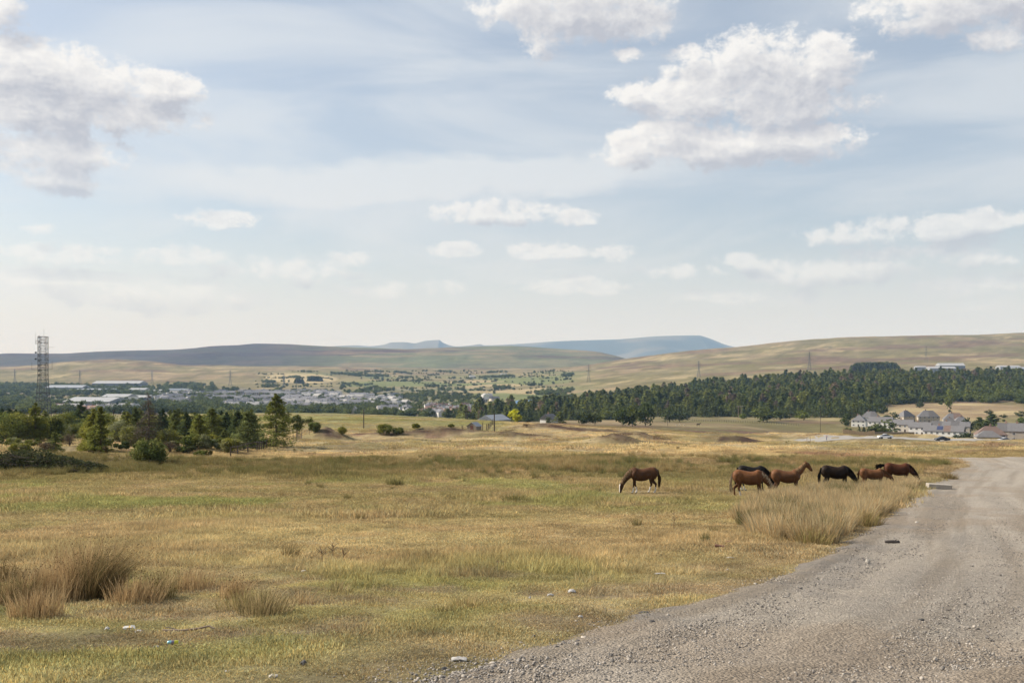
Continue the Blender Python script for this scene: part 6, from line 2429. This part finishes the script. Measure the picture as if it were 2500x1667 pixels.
# ------------------------------------------------------------------ road with kerb side and cars
xs = np.linspace((1950 - 1250) / F * 300, (2900 - 1250) / F * 300, 90)
y0 = 300.5 + .010 * (xs - xs[0]) + 0.6 * np.sin(xs / 13)
wd = np.interp(xs, [xs[0], 100, 128, 160], [5, 24, 13, 7.5])
V, Fq = [], []
for i, (x_, a, w_) in enumerate(zip(xs, y0, wd)):
    for j, f_ in enumerate(np.linspace(0, 1, 7)):
        V.append((x_, a + w_ * f_, H1(x_, a + w_ * f_) + .06))
for i in range(len(xs) - 1):
    for j in range(6):
        b = i * 7 + j
        Fq.append((b, b + 7, b + 8, b + 1))
m_road = simple_mat('pale_worn_asphalt', (.30, .28, .25), .9, var=.14, scale=.25)
tag(mesh_obj('road', V, Fq, m_road, smooth=True), 'pale worn road in front of the village', kind='structure')


def car(px, d, yaw, paint, label, z_off=.07):
    x = (px - 1250) / F * d
    o = empty('parked_car', (x, d, H1(x, d) + z_off), yaw)
    prof = [(-2.15, .38), (-2.2, .62), (-2.05, .88), (-1.3, .95), (-.55, 1.40), (.45, 1.46), (1.35, 1.18), (1.75, 1.05), (2.12, .98), (2.2, .60), (2.12, .36)]
    lower = [(-2.15, .38), (-2.2, .62), (-2.05, .86), (-1.25, .93), (1.55, 1.0), (2.12, .95), (2.2, .60), (2.12, .36)]

    def slab(pts, w0, w1, m_, nm, parent):
        n = len(pts)
        zt = max(p_[1] for p_ in pts)
        zb = min(p_[1] for p_ in pts)
        V = []
        for s in (-1, 1):
            for (a, b) in pts:
                f_ = (b - zb) / (zt - zb + 1e-9)
                V.append((a, s * (w0 + (w1 - w0) * f_), b))
        Fc = [tuple(range(n)), tuple(range(2 * n - 1, n - 1, -1))] + [(i, n + i, n + (i + 1) % n, (i + 1) % n) for i in range(n)]
        ob = mesh_obj(nm, V, Fc, m_, parent)
        bv = ob.modifiers.new('b', 'BEVEL')
        bv.width = .06
        bv.segments = 2
        return ob
    body = slab(lower, .87, .80, paint, 'body', o)
    cab = slab([(-1.22, .93), (-.52, 1.36), (.48, 1.40), (1.50, .98)], .78, .60, m_pane, 'window', o)
    slab([(-.58, 1.355), (-.45, 1.43), (.40, 1.46), (.55, 1.385)], .64, .60, paint, 'roof', o)
    for (wx, wy) in ((-1.35, -.80), (1.35, -.80), (-1.35, .80), (1.35, .80)):
        v, t_ = tube((wx, wy - .11, .31), (wx, wy + .11, .31), .32, .32, 14)
        n = 14
        t_ = list(t_) + [(0, i + 1, i) for i in range(1, n - 1)] + [(n, n + i, n + i + 1) for i in range(1, n - 1)]
        w_ = mesh_obj('wheel', v, np.array(t_), simple_mat_cache('tyre_rubber', (.02, .02, .02), .9), o)
        v, t_ = tube((wx, wy - .13, .31), (wx, wy + .13, .31), .19, .19, 10)
        n = 10
        t_ = list(t_) + [(0, i + 1, i) for i in range(1, n - 1)] + [(n, n + i, n + i + 1) for i in range(1, n - 1)]
        mesh_obj('rim', v, np.array(t_), m_steel, w_)
    for s in (-1, 1):
        box('headlight', (-2.20, -2.08, s * .66 - .14, s * .66 + .14, .62, .76), m_frame, o)
        box('tail_light', (2.10, 2.20, s * .68 - .11, s * .68 + .11, .66, .84), simple_mat_cache('tail_lamp', (.25, .01, .01), .3), o)
    return tag(o, label, 'car')


_mc = {}


def simple_mat_cache(nm, col, rough):
    if nm not in _mc:
        _mc[nm] = simple_mat(nm, col, rough)
    return _mc[nm]


car(2161, 303.5, .03, simple_mat('white_car_paint', (.72, .72, .72), .25, spec=.5, var=.03), 'white hatchback on the road below the village')
car(2300, 303.5, .02, simple_mat('black_car_paint', (.015, .016, .02), .2, spec=.5, var=.03), 'black saloon on the road before the lowest terrace')
car(2452, 312, R(8), simple_mat('pale_car_paint', (.74, .74, .75), .25, spec=.5, var=.03), 'white car half sunk behind the road edge near the right', -.55)

# board fence at the back of the road
o = empty('board_fence', at(2060, 331))
for i in range(14):
    px = 2060 + i * 5.6
    d = 331 - .15 * i
    x_ = (px - 1250) / F * d
    z_ = H1(x_, d)
    v, f_ = box_arr(x_ - o.location.x - .36, x_ - o.location.x + .36, d - o.location.y - .02, d - o.location.y + .02, z_ - o.location.z - .1, z_ - o.location.z + 1.75 - .02 * i + .05 * (i % 3))
    mesh_obj('fence_panel', v, f_, m_fence_new, o)
tag(o, 'pale board fence between the road and the walled garden', 'fence')
o = empty('garden_wall', at(2146, 338))
v, f_ = box_arr(-1.5, 12, -.15, .15, -.3, 1.0)
mesh_obj('wall', v, f_, m_stonewall, o)
tag(o, 'low brown garden wall behind the white car', 'wall')

# ------------------------------------------------------------------ factories and sheds
def shed(px0, px1, row, dpt, h, wall_m, roof_m, label, yaw=0.0, dmin=1200, rise=.12, bays=0):
    pc = (px0 + px1) / 2
    p = far_on(pc, row, dmin, 4300)
    w = (px1 - px0) / F * p.y
    o = empty('factory', p, yaw)
    v, f_ = box_arr(-w / 2, w / 2, -dpt / 2, dpt / 2, -2, h)
    mesh_obj('wall', v, f_, wall_m, o)
    rh = h + dpt * rise
    V = [(-w / 2 - .5, -dpt / 2 - .5, h), (w / 2 + .5, -dpt / 2 - .5, h), (w / 2 + .5, dpt / 2 + .5, h), (-w / 2 - .5, dpt / 2 + .5, h), (-w / 2 - .5, 0, rh), (w / 2 + .5, 0, rh)]
    mesh_obj('roof', V, [(0, 1, 5, 4), (2, 3, 4, 5), (1, 2, 5), (3, 0, 4), (0, 3, 2, 1)], roof_m, o)
    for i in range(bays):
        bx = -w / 2 + w * (i + .5) / bays
        box('loading_door', (bx - w / bays * .22, bx + w / bays * .22, -dpt / 2 - .15, -dpt / 2 + .05, 0, h * .6), m_metal_dark, o)
    return tag(o, label, 'factory', 'factories on the valley floor')


shed(235, 352, 943, 60, 9, m_metal_dark, m_metal_roof, 'longest factory with thin pale roof at the foot of the moor', R(-3), 1500)
shed(122, 212, 955, 50, 10, m_metal_dark, m_metal_wall, 'grey factory right of the mast', R(-2), 1500)
shed(148, 184, 957, 26, 4, m_metal_wall, m_metal_roof, 'short bright-roofed hall before the grey factory', R(0), 1500)
shed(190, 285, 958, 34, 6, m_metal_wall, m_metal_wall, 'low long grey hall behind the woods', R(-2), 1500)
shed(320, 362, 962, 30, 11, m_white_wall, m_metal_roof, 'white block-shaped factory among the valley trees', R(-6), 1500)
shed(365, 400, 961, 26, 7, m_cream, m_metal_roof, 'cream factory right of the white block', R(-4), 1500)
shed(414, 463, 960, 34, 8, m_metal_wall, m_metal_dark, 'pale factory with dark roof edge', R(-4), 1500)
shed(258, 326, 978, 42, 8, m_white_wall, m_metal_roof, 'white-fronted works above the big hall', R(-10), 1350, bays=5)
shed(326, 372, 977, 36, 6, m_metal_dark, m_metal_roof, 'dark-fronted works with white roof', R(-6), 1350, bays=5)
shed(176, 300, 994, 60, 10, m_metal_wall, m_metal_roof, 'big hall with broad white roof on the near valley floor', R(-12), 1250, .10, bays=9)
shed(2235, 2258, 908, 20, 11, m_metal_wall, m_metal_roof, 'small pale shed above the plantation, left of the long ones', R(-5), 1900)
shed(2266, 2328, 909, 30, 9, m_metal_wall, m_metal_roof, 'long pale shed above the plantation', R(-5), 1900, bays=8)
shed(2290, 2350, 902, 30, 9, m_metal_dark, m_metal_roof, 'shed with curved pale roof behind the long one', R(-5), 1900, .2)
shed(2437, 2486, 902, 26, 6, m_metal_wall, m_metal_roof, 'thin pale-roofed shed among trees by the right edge', R(-3), 1900)
shed(2455, 2530, 911, 30, 9, m_metal_wall, m_metal_wall, 'pale blue-grey shed cut by the right edge', R(-3), 1900)

# ------------------------------------------------------------------ the valley town
def house_mesh(nm, w, d, e, r, wall_m, roof_m, wing=False):
    v, f_ = box_arr(-w / 2, w / 2, -d / 2, d / 2, -2, e)
    rv = [(-w / 2 - .3, -d / 2 - .3, e), (w / 2 + .3, -d / 2 - .3, e), (w / 2 + .3, d / 2 + .3, e), (-w / 2 - .3, d / 2 + .3, e), (-w / 2 - .3, 0, r), (w / 2 + .3, 0, r)]
    rf = [(0, 1, 5, 4), (2, 3, 4, 5), (1, 2, 5), (3, 0, 4), (0, 3, 2, 1)]
    V, Fs = poly_join([(v, f_), (rv, rf), box_arr(-.5, .5, -.4, .4, r - .6, r + 1.2)])
    fm = [0] * 6 + [1, 1, 0, 0, 1] + [1] * 6
    # dark openings along the front
    k = max(2, int(w / 3.5))
    for i in range(k):
        bx = -w / 2 + w * (i + .5) / k
        for zz in (.8, 3.2):
            b = len(V)
            bv, bf = box_arr(bx - .7, bx + .7, -d / 2 - .06, -d / 2 + .02, zz, zz + 1.3)
            V += [tuple(q) for q in bv]
            Fs += [tuple(j + b for j in q) for q in bf]
            fm += [2] * 6
    ob = mesh_obj(nm, V, Fs, None, mats=[wall_m, roof_m, m_pane], fmat=fm)
    return ob


m_far_white = simple_mat('far_white_walls', (.66, .64, .60), .9, var=.1)
m_far_grey = simple_mat('far_grey_walls', (.34, .32, .30), .9, var=.12)
m_far_brick = simple_mat('far_brick_walls', (.36, .25, .19), .9, var=.12)
m_far_slate = simple_mat('far_slate', (.17, .17, .185), .85, var=.12)
m_far_red = simple_mat('far_brown_tiles', (.24, .15, .12), .85, var=.12)
m_far_pale = simple_mat('far_pale_tiles', (.34, .33, .32), .85, var=.12)
kinds = [house_mesh('house', 10, 8, 5.2, 8.2, m_far_white, m_far_slate), house_mesh('house', 26, 8, 5.2, 8.2, m_far_grey, m_far_slate), house_mesh('house', 14, 9, 5.4, 8.6, m_far_white, m_far_pale),
         house_mesh('house', 12, 8, 5.2, 8.4, m_far_brick, m_far_red), house_mesh('house', 30, 8, 5.2, 8.2, m_far_white, m_far_slate), house_mesh('house', 11, 9, 5.0, 8.4, m_far_grey, m_far_pale)]
meshes = [k_.data for k_ in kinds]
for k_ in kinds:
    bpy.data.objects.remove(k_)
TOWN = [
    # px0, px1, row0, row1, count, kinds, label, group, yaw
    (505, 690, 958, 966, 20, (1, 4, 1, 4), 'grey-roofed house in the upper terrace rows of the valley town', 'upper terrace rows', 0),
    (500, 660, 972, 980, 16, (1, 4, 0), 'grey-roofed house in the lower terrace rows of the valley town', 'lower terrace rows', 0),
    (385, 500, 962, 986, 26, (4, 2, 5), 'house of the scattered estate behind the dead larch', 'estate behind the dead larch', 20),
    (560, 700, 985, 1003, 26, (0, 2, 5, 1), 'house on the near side of the town by the biggest conifer', 'houses by the biggest conifer', 15),
    (700, 822, 960, 978, 34, (4, 4, 2, 1), 'house on the bright slope of the town centre', 'town centre slope', -12),
    (700, 840, 978, 1000, 34, (4, 1, 2, 1), 'house in the dense grey middle of the town', 'dense town middle', -8),
    (825, 990, 970, 992, 34, (4, 2, 5, 0), 'house in the loose right end of the town', 'right end of the town', -15),
    (1030, 1150, 1000, 1022, 40, (3, 3, 0, 5), 'brown-roofed house in the close-packed estate behind the brow', 'brown-roofed estate', 25),
    (120, 330, 1003, 1014, 24, (3, 2, 0), 'pale brick house behind the left trees', 'brick houses behind the left trees', -10),
    (860, 1000, 1000, 1015, 10, (0, 5), 'house half hidden by the dark valley trees', 'houses among dark valley trees', 5),
    (1138, 1160, 921, 924, 3, (0, 2), 'white farmhouse on the upper valley fields', 'upper valley farms', 10),
    (1222, 1236, 917, 919, 2, (0, 2), 'white farm at the end of the upper copse', 'copse-end farm', -10),
    (1180, 1215, 972, 982, 4, (2, 5), 'pale farm building on the hedged lane', 'hedged lane farm', 20),
]
rh = np.random.default_rng(91)
for (a, b, r0, r1, n, kk, lab, grp, yw) in TOWN:
    for i in range(int(n * 1.35) if n > 12 else n):
        px = rh.uniform(a, b)
        row = rh.uniform(r0, r1)
        p = far_on(px, row, 1150, 4300)
        o = bpy.data.objects.new('house', meshes[kk[int(rh.integers(len(kk)))]])
        COL.objects.link(o)
        o.location = p
        o.rotation_euler = (0, 0, R(yw + rh.normal(0, 12) + (90 if rh.random() < .2 else 0)))
        s = rh.uniform(.95, 1.35)
        o.scale = (s, s, s)
        tag(o, lab, 'house', grp)

# ------------------------------------------------------------------ small things lying about
def lump(name, px, row, sx, sy, sz, m, label, cat, rz=0.0, sub=2, rough=.10, seed=0, lift=.25):
    r = np.random.default_rng(800 + seed)
    sx, sy, sz = sx * .55, sy * .55, sz * .55
    p = on(px, row)
    bm = bmesh.new()
    bmesh.ops.create_icosphere(bm, subdivisions=sub, radius=1.0)
    for v in bm.verts:
        k = 1 + r.normal(0, rough)
        v.co = Vector((v.co.x * sx * k, v.co.y * sy * k, v.co.z * sz * k))
    me = bpy.data.meshes.new(name)
    bm.to_mesh(me)
    bm.free()
    me.materials.append(m)
    o = bpy.data.objects.new(name, me)
    COL.objects.link(o)
    t_ = track_in(np.array([p.x]), np.array([p.y]))[0]
    o.location = (p.x, p.y, p.z + sz * lift + (max(0, min(.05, .16 * (t_ - .05)))))
    o.rotation_euler = (0, 0, rz)
    return tag(o, label, cat)


def slab_thing(name, px, row, sx, sy, sz, m, label, cat, rot=(0, 0, 0), bev=.01, lift=0.0):
    p = on(px, row)
    v, f_ = box_arr(-sx / 2, sx / 2, -sy / 2, sy / 2, 0, sz)
    o = mesh_obj(name, v, f_, m)
    b = o.modifiers.new('bevel', 'BEVEL')
    b.width = bev
    b.segments = 2
    t_ = track_in(np.array([p.x]), np.array([p.y]))[0]
    o.location = (p.x, p.y, p.z + lift + max(0, min(.05, .16 * (t_ - .05))))
    o.rotation_euler = rot
    return tag(o, label, cat)


m_redbrick = simple_mat('red_brick', (.19, .095, .065), .9, var=.25, scale=14)
m_dark = simple_mat('dark_rock', (.075, .072, .07), .9, var=.3, scale=12)
m_pale = simple_mat('pale_rock', (.46, .42, .36), .9, var=.2, scale=12)
m_dung = simple_mat('dry_dung', (.13, .085, .05), .95, var=.35, scale=25)
m_plastic = simple_mat('white_plastic', (.42, .40, .37), .5, var=.08, scale=20)
m_log = simple_mat('charred_log', (.075, .064, .058), .9, var=.3, scale=12)

blk = slab_thing('concrete_block', 2292, 1196, 1.32, .62, .30, m_concrete, 'long pale concrete block at the edge of the gravel track', 'block', (0, R(3), R(-6)), .03)
lg = on(2178, 1330)
o = empty('charred_log', lg, R(-8))
v, f_ = loft([(-.42, .12, .02, .05), (-.38, .10, .07, .085), (-.22, .10, .095, .08), (-.05, .12, .085, .10), (.10, .10, .11, .085), (.26, .09, .075, .10), (.36, .12, .09, .07), (.43, .09, .03, .05)], 9)
mesh_obj('trunk', v, f_, m_log, o, smooth=True)
v, f_ = loft([(.1, .14, .035, .035, 0), (.22, .22, .028, .028, -.04), (.27, .26, .01, .01, -.06)], 6)
mesh_obj('knot', v, f_, m_log, o)
o.location.z += .03
o.scale = (.4, .4, .4)
tag(o, 'dark charred log on the gravel by the rushes', 'log')
lump('stone', 2119, 1382, .075, .06, .085, m_pale, 'pale upright stone alone on the gravel', 'stone', seed=1, rough=.12, lift=.6)
lump('stone', 2238, 1281, .11, .09, .06, m_pale, 'pale stone on the track edge beyond the log', 'stone', seed=2, rough=.14)
lump('stone', 2250, 1526, .05, .04, .03, m_dark, 'small dark stone out on the open gravel', 'stone', seed=3, rough=.16)
lump('stone', 2066, 1492, .05, .035, .02, m_pale, 'flat pale stone in the middle of the gravel', 'stone', seed=4, rough=.14)
lump('stone', 1571, 1499, .12, .09, .04, m_dark, 'dark flat stone where turf meets gravel', 'stone', seed=5, rough=.14)
lump('stone', 1303, 1560, .035, .035, .045, m_dark, 'black pointed stone on the turf edge', 'stone', seed=6, rough=.16, lift=.6)
lump('stone', 1592, 1534, .06, .05, .04, m_dark, 'dark stone at the gravel edge, right of the pointed one', 'stone', seed=7, rough=.16)
lump('stone', 1126, 1568, .035, .03, .03, m_dark, 'small dark stone on the turf left of the gravel', 'stone', seed=8, rough=.16)
lump('stone', 1084, 1636, .05, .04, .035, m_dark, 'dark stone where the gravel begins at the bottom', 'stone', seed=9, rough=.16)
lump('stone', 742, 1625, .05, .045, .05, m_dark, 'blue grey stone on the turf near the bottom', 'stone', seed=10, rough=.16, lift=.5)
lump('stone', 666, 1652, .07, .045, .035, m_pale, 'flat grey stone at the bottom of the turf', 'stone', seed=11, rough=.16)
lump('stone', 742, 1397, .085, .06, .05, m_pale, 'white stone on the turf behind the rush row', 'stone', seed=12, rough=.08, lift=.5)
lump('stone', 1782, 1364, .16, .08, .05, m_pale, 'pale low stone in the dry grass near the bricks', 'stone', seed=13, rough=.12)
lump('stone', 1775, 1393, .08, .06, .05, m_pale, 'small pale stone below the bricks', 'stone', seed=14, rough=.12)
lump('stone', 2240, 1480, .03, .03, .02, m_pale, 'small white pebble on the open gravel', 'stone', seed=15, rough=.12)
slab_thing('brick', 1781, 1328, .16, .09, .07, m_redbrick, 'red brick lying whole in the dry grass', 'brick', (0, 0, R(18)), .008)
slab_thing('brick', 1757, 1338, .22, .10, .06, m_redbrick, 'broken dark red brick beside the whole one', 'brick', (0, R(8), R(-12)), .008)

# horse dung: a heap of balls
p = on(1223, 1381)
bm = bmesh.new()
r = np.random.default_rng(60)
for i in range(26):
    a = r.random() * 6.28
    q = .14 * r.random() ** .5
    mtx = Matrix.Translation((math.cos(a) * q * 1.25, math.sin(a) * q, .02 + .06 * (1 - q / .15) * r.random() + .01)) @ Matrix.Diagonal((.032, .03, .026, 1))
    bmesh.ops.create_icosphere(bm, subdivisions=1, radius=1.0, matrix=mtx)
me = bpy.data.meshes.new('dung_heap')
bm.to_mesh(me)
bm.free()
me.materials.append(m_dung)
dg_ = bpy.data.objects.new('dung_heap', me)
COL.objects.link(dg_)
dg_.location = p
dg_['kind'] = 'stuff'
tag(dg_, 'brown heap of dry horse dung on the turf')

# drinks can: pale blue and yellow print
p = on(423, 1574)
o = empty('drinks_can', (p.x, p.y, p.z + .035), R(8))
m_can, N = mat('printed_can')
tcx = N.sep(N.n('ShaderNodeTexCoord').outputs['Object'])[0]
cr = N.n('ShaderNodeValToRGB')
cr.color_ramp.interpolation = 'CONSTANT'
cr.color_ramp.elements[0].color = (.25, .48, .52, 1)
cr.color_ramp.elements[1].position = .34
cr.color_ramp.elements[1].color = (.20, .17, .22, 1)
e = cr.color_ramp.elements.new(.62)
e.color = (.62, .58, .05, 1)
N.put(cr.inputs[0], N.remap(tcx, -.075, .075))
finish(m_can, N, principled(N, cr.outputs[0], .3, .4, .5))
v, f_ = loft([(-.085, 0, .022, .022), (-.078, 0, .031, .031), (-.065, 0, .034, .034), (.06, 0, .034, .034), (.075, 0, .028, .028), (.08, 0, .024, .024)], 14)
mesh_obj('body', v, f_, m_can, o, smooth=True)
v, f_ = loft([(.081, 0, .024, .024), (.086, 0, .022, .022)], 12)
mesh_obj('lid', v, f_, simple_mat('can_lid', (.6, .6, .62), .35, .8), o)
o.scale = (.62, .62, .62)
o.location.z -= .012
tag(o, 'crushed drinks can, pale blue and yellow, on the turf', 'can')

# cardboard carton, opened flat on one side
p = on(310, 1539)
o = empty('paper_carton', (p.x, p.y, p.z + .015), R(20))
m_card, N = mat('printed_card')
pc_ = N.n('ShaderNodeTexCoord').outputs['Object']
st_ = N.remap(N.noise(N.vec('MULTIPLY', pc_, (30, 6, 6)), 1.0, 2), .55, .6)
finish(m_card, N, principled(N, N.mix(st_, (.55, .53, .49, 1), (.50, .33, .10, 1)), .7))
v, f_ = box_arr(-.085, .085, -.05, .05, 0, .035)
v[:, 2] += .35 * (v[:, 1] + .05) * .6
mesh_obj('box', v, f_, m_card, o)
mesh_obj('flap', [(.085, -.05, .035), (.16, -.06, .01), (.15, .05, .05), (.085, .05, .07), (.086, -.05, .030), (.161, -.06, .006), (.151, .05, .046), (.086, .05, .066)],
         [(0, 1, 2, 3), (7, 6, 5, 4), (0, 4, 5, 1), (1, 5, 6, 2), (2, 6, 7, 3)], m_card, o)
o.scale = (.5, .5, .5)
tag(o, 'torn white and orange carton on the turf', 'carton')


def rag(px, row, w, d, h, label, seed, cat='litter', m=None):
    r = np.random.default_rng(900 + seed)
    w, d, h = w * .6, d * .6, h * .55
    p = on(px, row)
    n = 9
    g = np.linspace(-1, 1, n)
    X, Y = np.meshgrid(g, g, indexing='ij')
    rr = np.clip(1 - (np.abs(X) ** 2.5 + np.abs(Y) ** 2.5) * .5, 0, 1)
    Z = h * (rr * .6 + .7 * r.random((n, n)) * rr)
    Xj = (X + r.normal(0, .07, (n, n))) * w / 2
    Yj = (Y + r.normal(0, .07, (n, n))) * d / 2
    V = np.stack([Xj, Yj, Z], -1).reshape(-1, 3)
    V = np.concatenate([V, V - (0, 0, .006)])
    i = np.arange(n * n).reshape(n, n)
    q = np.stack([i[:-1, :-1], i[1:, :-1], i[1:, 1:], i[:-1, 1:]], -1).reshape(-1, 4)
    o = mesh_obj('plastic_scrap', V, np.concatenate([q, q[:, ::-1] + n * n]), m or m_plastic)
    o.location = (p.x, p.y, p.z + .012)
    return tag(o, label, cat, 'scraps of litter')


rag(1121, 1614, .22, .11, .04, 'crumpled white plastic bag on the edge of the gravel', 1)
rag(1396, 1448, .17, .13, .07, 'crumpled white scrap, biggest one out on the turf', 2)
rag(1344, 1456, .14, .06, .04, 'small white scrap left of the biggest one', 3)
rag(1612, 1403, .28, .08, .03, 'flat white strip of litter in the dry grass', 4)
rag(1294, 1461, .05, .05, .03, 'tiny white scrap on the turf', 5)
rag(262, 1540, .07, .06, .04, 'tiny pale scrap left of the carton', 6)
rag(340, 1545, .12, .07, .03, 'pale torn scrap right of the carton', 7)
rag(297, 1499, .16, .03, .02, 'thin pale strip near the tallest rushes', 8)
rag(382, 1583, .08, .02, .012, 'thin white stick-like scrap left of the can', 9)
rag(556, 1644, .07, .03, .012, 'small white scrap near the bottom of the turf', 10)
rag(1417, 1511, .09, .05, .03, 'pale scrap on the brown turf near the gravel', 11)
rag(1783, 1525, .16, .07, .012, 'flattened pale wrapper on the gravel', 12)

# turf hump with a dead branch over it
p = on(470, 1544)
o = empty('dead_branch', p, 0)
v, t_ = limb_path([(-.30, .0, .02), (-.10, .0, .02), (.05, .02, .035), (.16, .02, .06), (.22, .0, .04)], .014, .008, 6)
mesh_obj('stem', v, t_, m_wood, o)
v, t_ = limb_path([(-.14, 0, .02), (-.24, .05, .035), (-.30, .08, .03)], .008, .005, 5)
mesh_obj('twig', v, t_, m_deadwood, o)
tag(o, 'grey dead branch lying over a hump of turf', 'branch')

# dry brown stalks standing in the pasture
m_stalk = simple_mat('dry_stalk', (.14, .09, .055), .9)
for i, (px, row, hh, lab) in enumerate([(1645, 1294, .55, 'bare dead weed stalk standing alone in the pasture'), (812, 1364, .30, 'dead brown dock stalk, tallest of a small patch'), (785, 1372, .22, 'dead dock stalk left of the tallest'), (838, 1370, .20, 'dead dock stalk right of the tallest')]):
    p = on(px, row)
    r = np.random.default_rng(70 + i)
    parts = [limb_path([(0, 0, -.02), (.01, 0, hh * .5), (0, .01, hh)], .008, .004, 5)]
    for k in range(9):
        z_ = hh * r.uniform(.35, .95)
        a = r.random() * 6.28
        parts.append(tube((0, 0, z_), (math.cos(a) * .10, math.sin(a) * .10, z_ + .09), .005, .003, 4))
    v, t_ = join(parts)
    o = mesh_obj('weed_stalk', v, t_, m_stalk)
    o.location = p
    tag(o, lab, 'weed', 'dead weed stalks')

# ------------------------------------------------------------------ haze
m_haze = bpy.data.materials.new('haze_air')
m_haze.use_nodes = True
nt = m_haze.node_tree
nt.nodes.clear()
vol = nt.nodes.new('ShaderNodeVolumePrincipled')
vol.inputs['Color'].default_value = (.40, .64, 1.0, 1)
vol.inputs['Density'].default_value = HAZE
vol.inputs['Anisotropy'].default_value = 0.0
vol.inputs['Absorption Color'].default_value = (1, 1, 1, 1)
out = nt.nodes.new('ShaderNodeOutputMaterial')
nt.links.new(vol.outputs[0], out.inputs['Volume'])
hx, hy0, hy1, hz0, hz1 = 34000, -400, 31000, -140, 760
hv = [(-hx, hy0, hz0), (hx, hy0, hz0), (hx, hy1, hz0), (-hx, hy1, hz0), (-hx, hy0, hz1), (hx, hy0, hz1), (hx, hy1, hz1), (-hx, hy1, hz1)]
hf = [(0, 3, 2, 1), (4, 5, 6, 7), (0, 1, 5, 4), (1, 2, 6, 5), (2, 3, 7, 6), (3, 0, 4, 7)]
hz = mesh_obj('haze', hv, hf, m_haze)
tag(hz, 'thin pale haze in the valley air', kind='stuff')
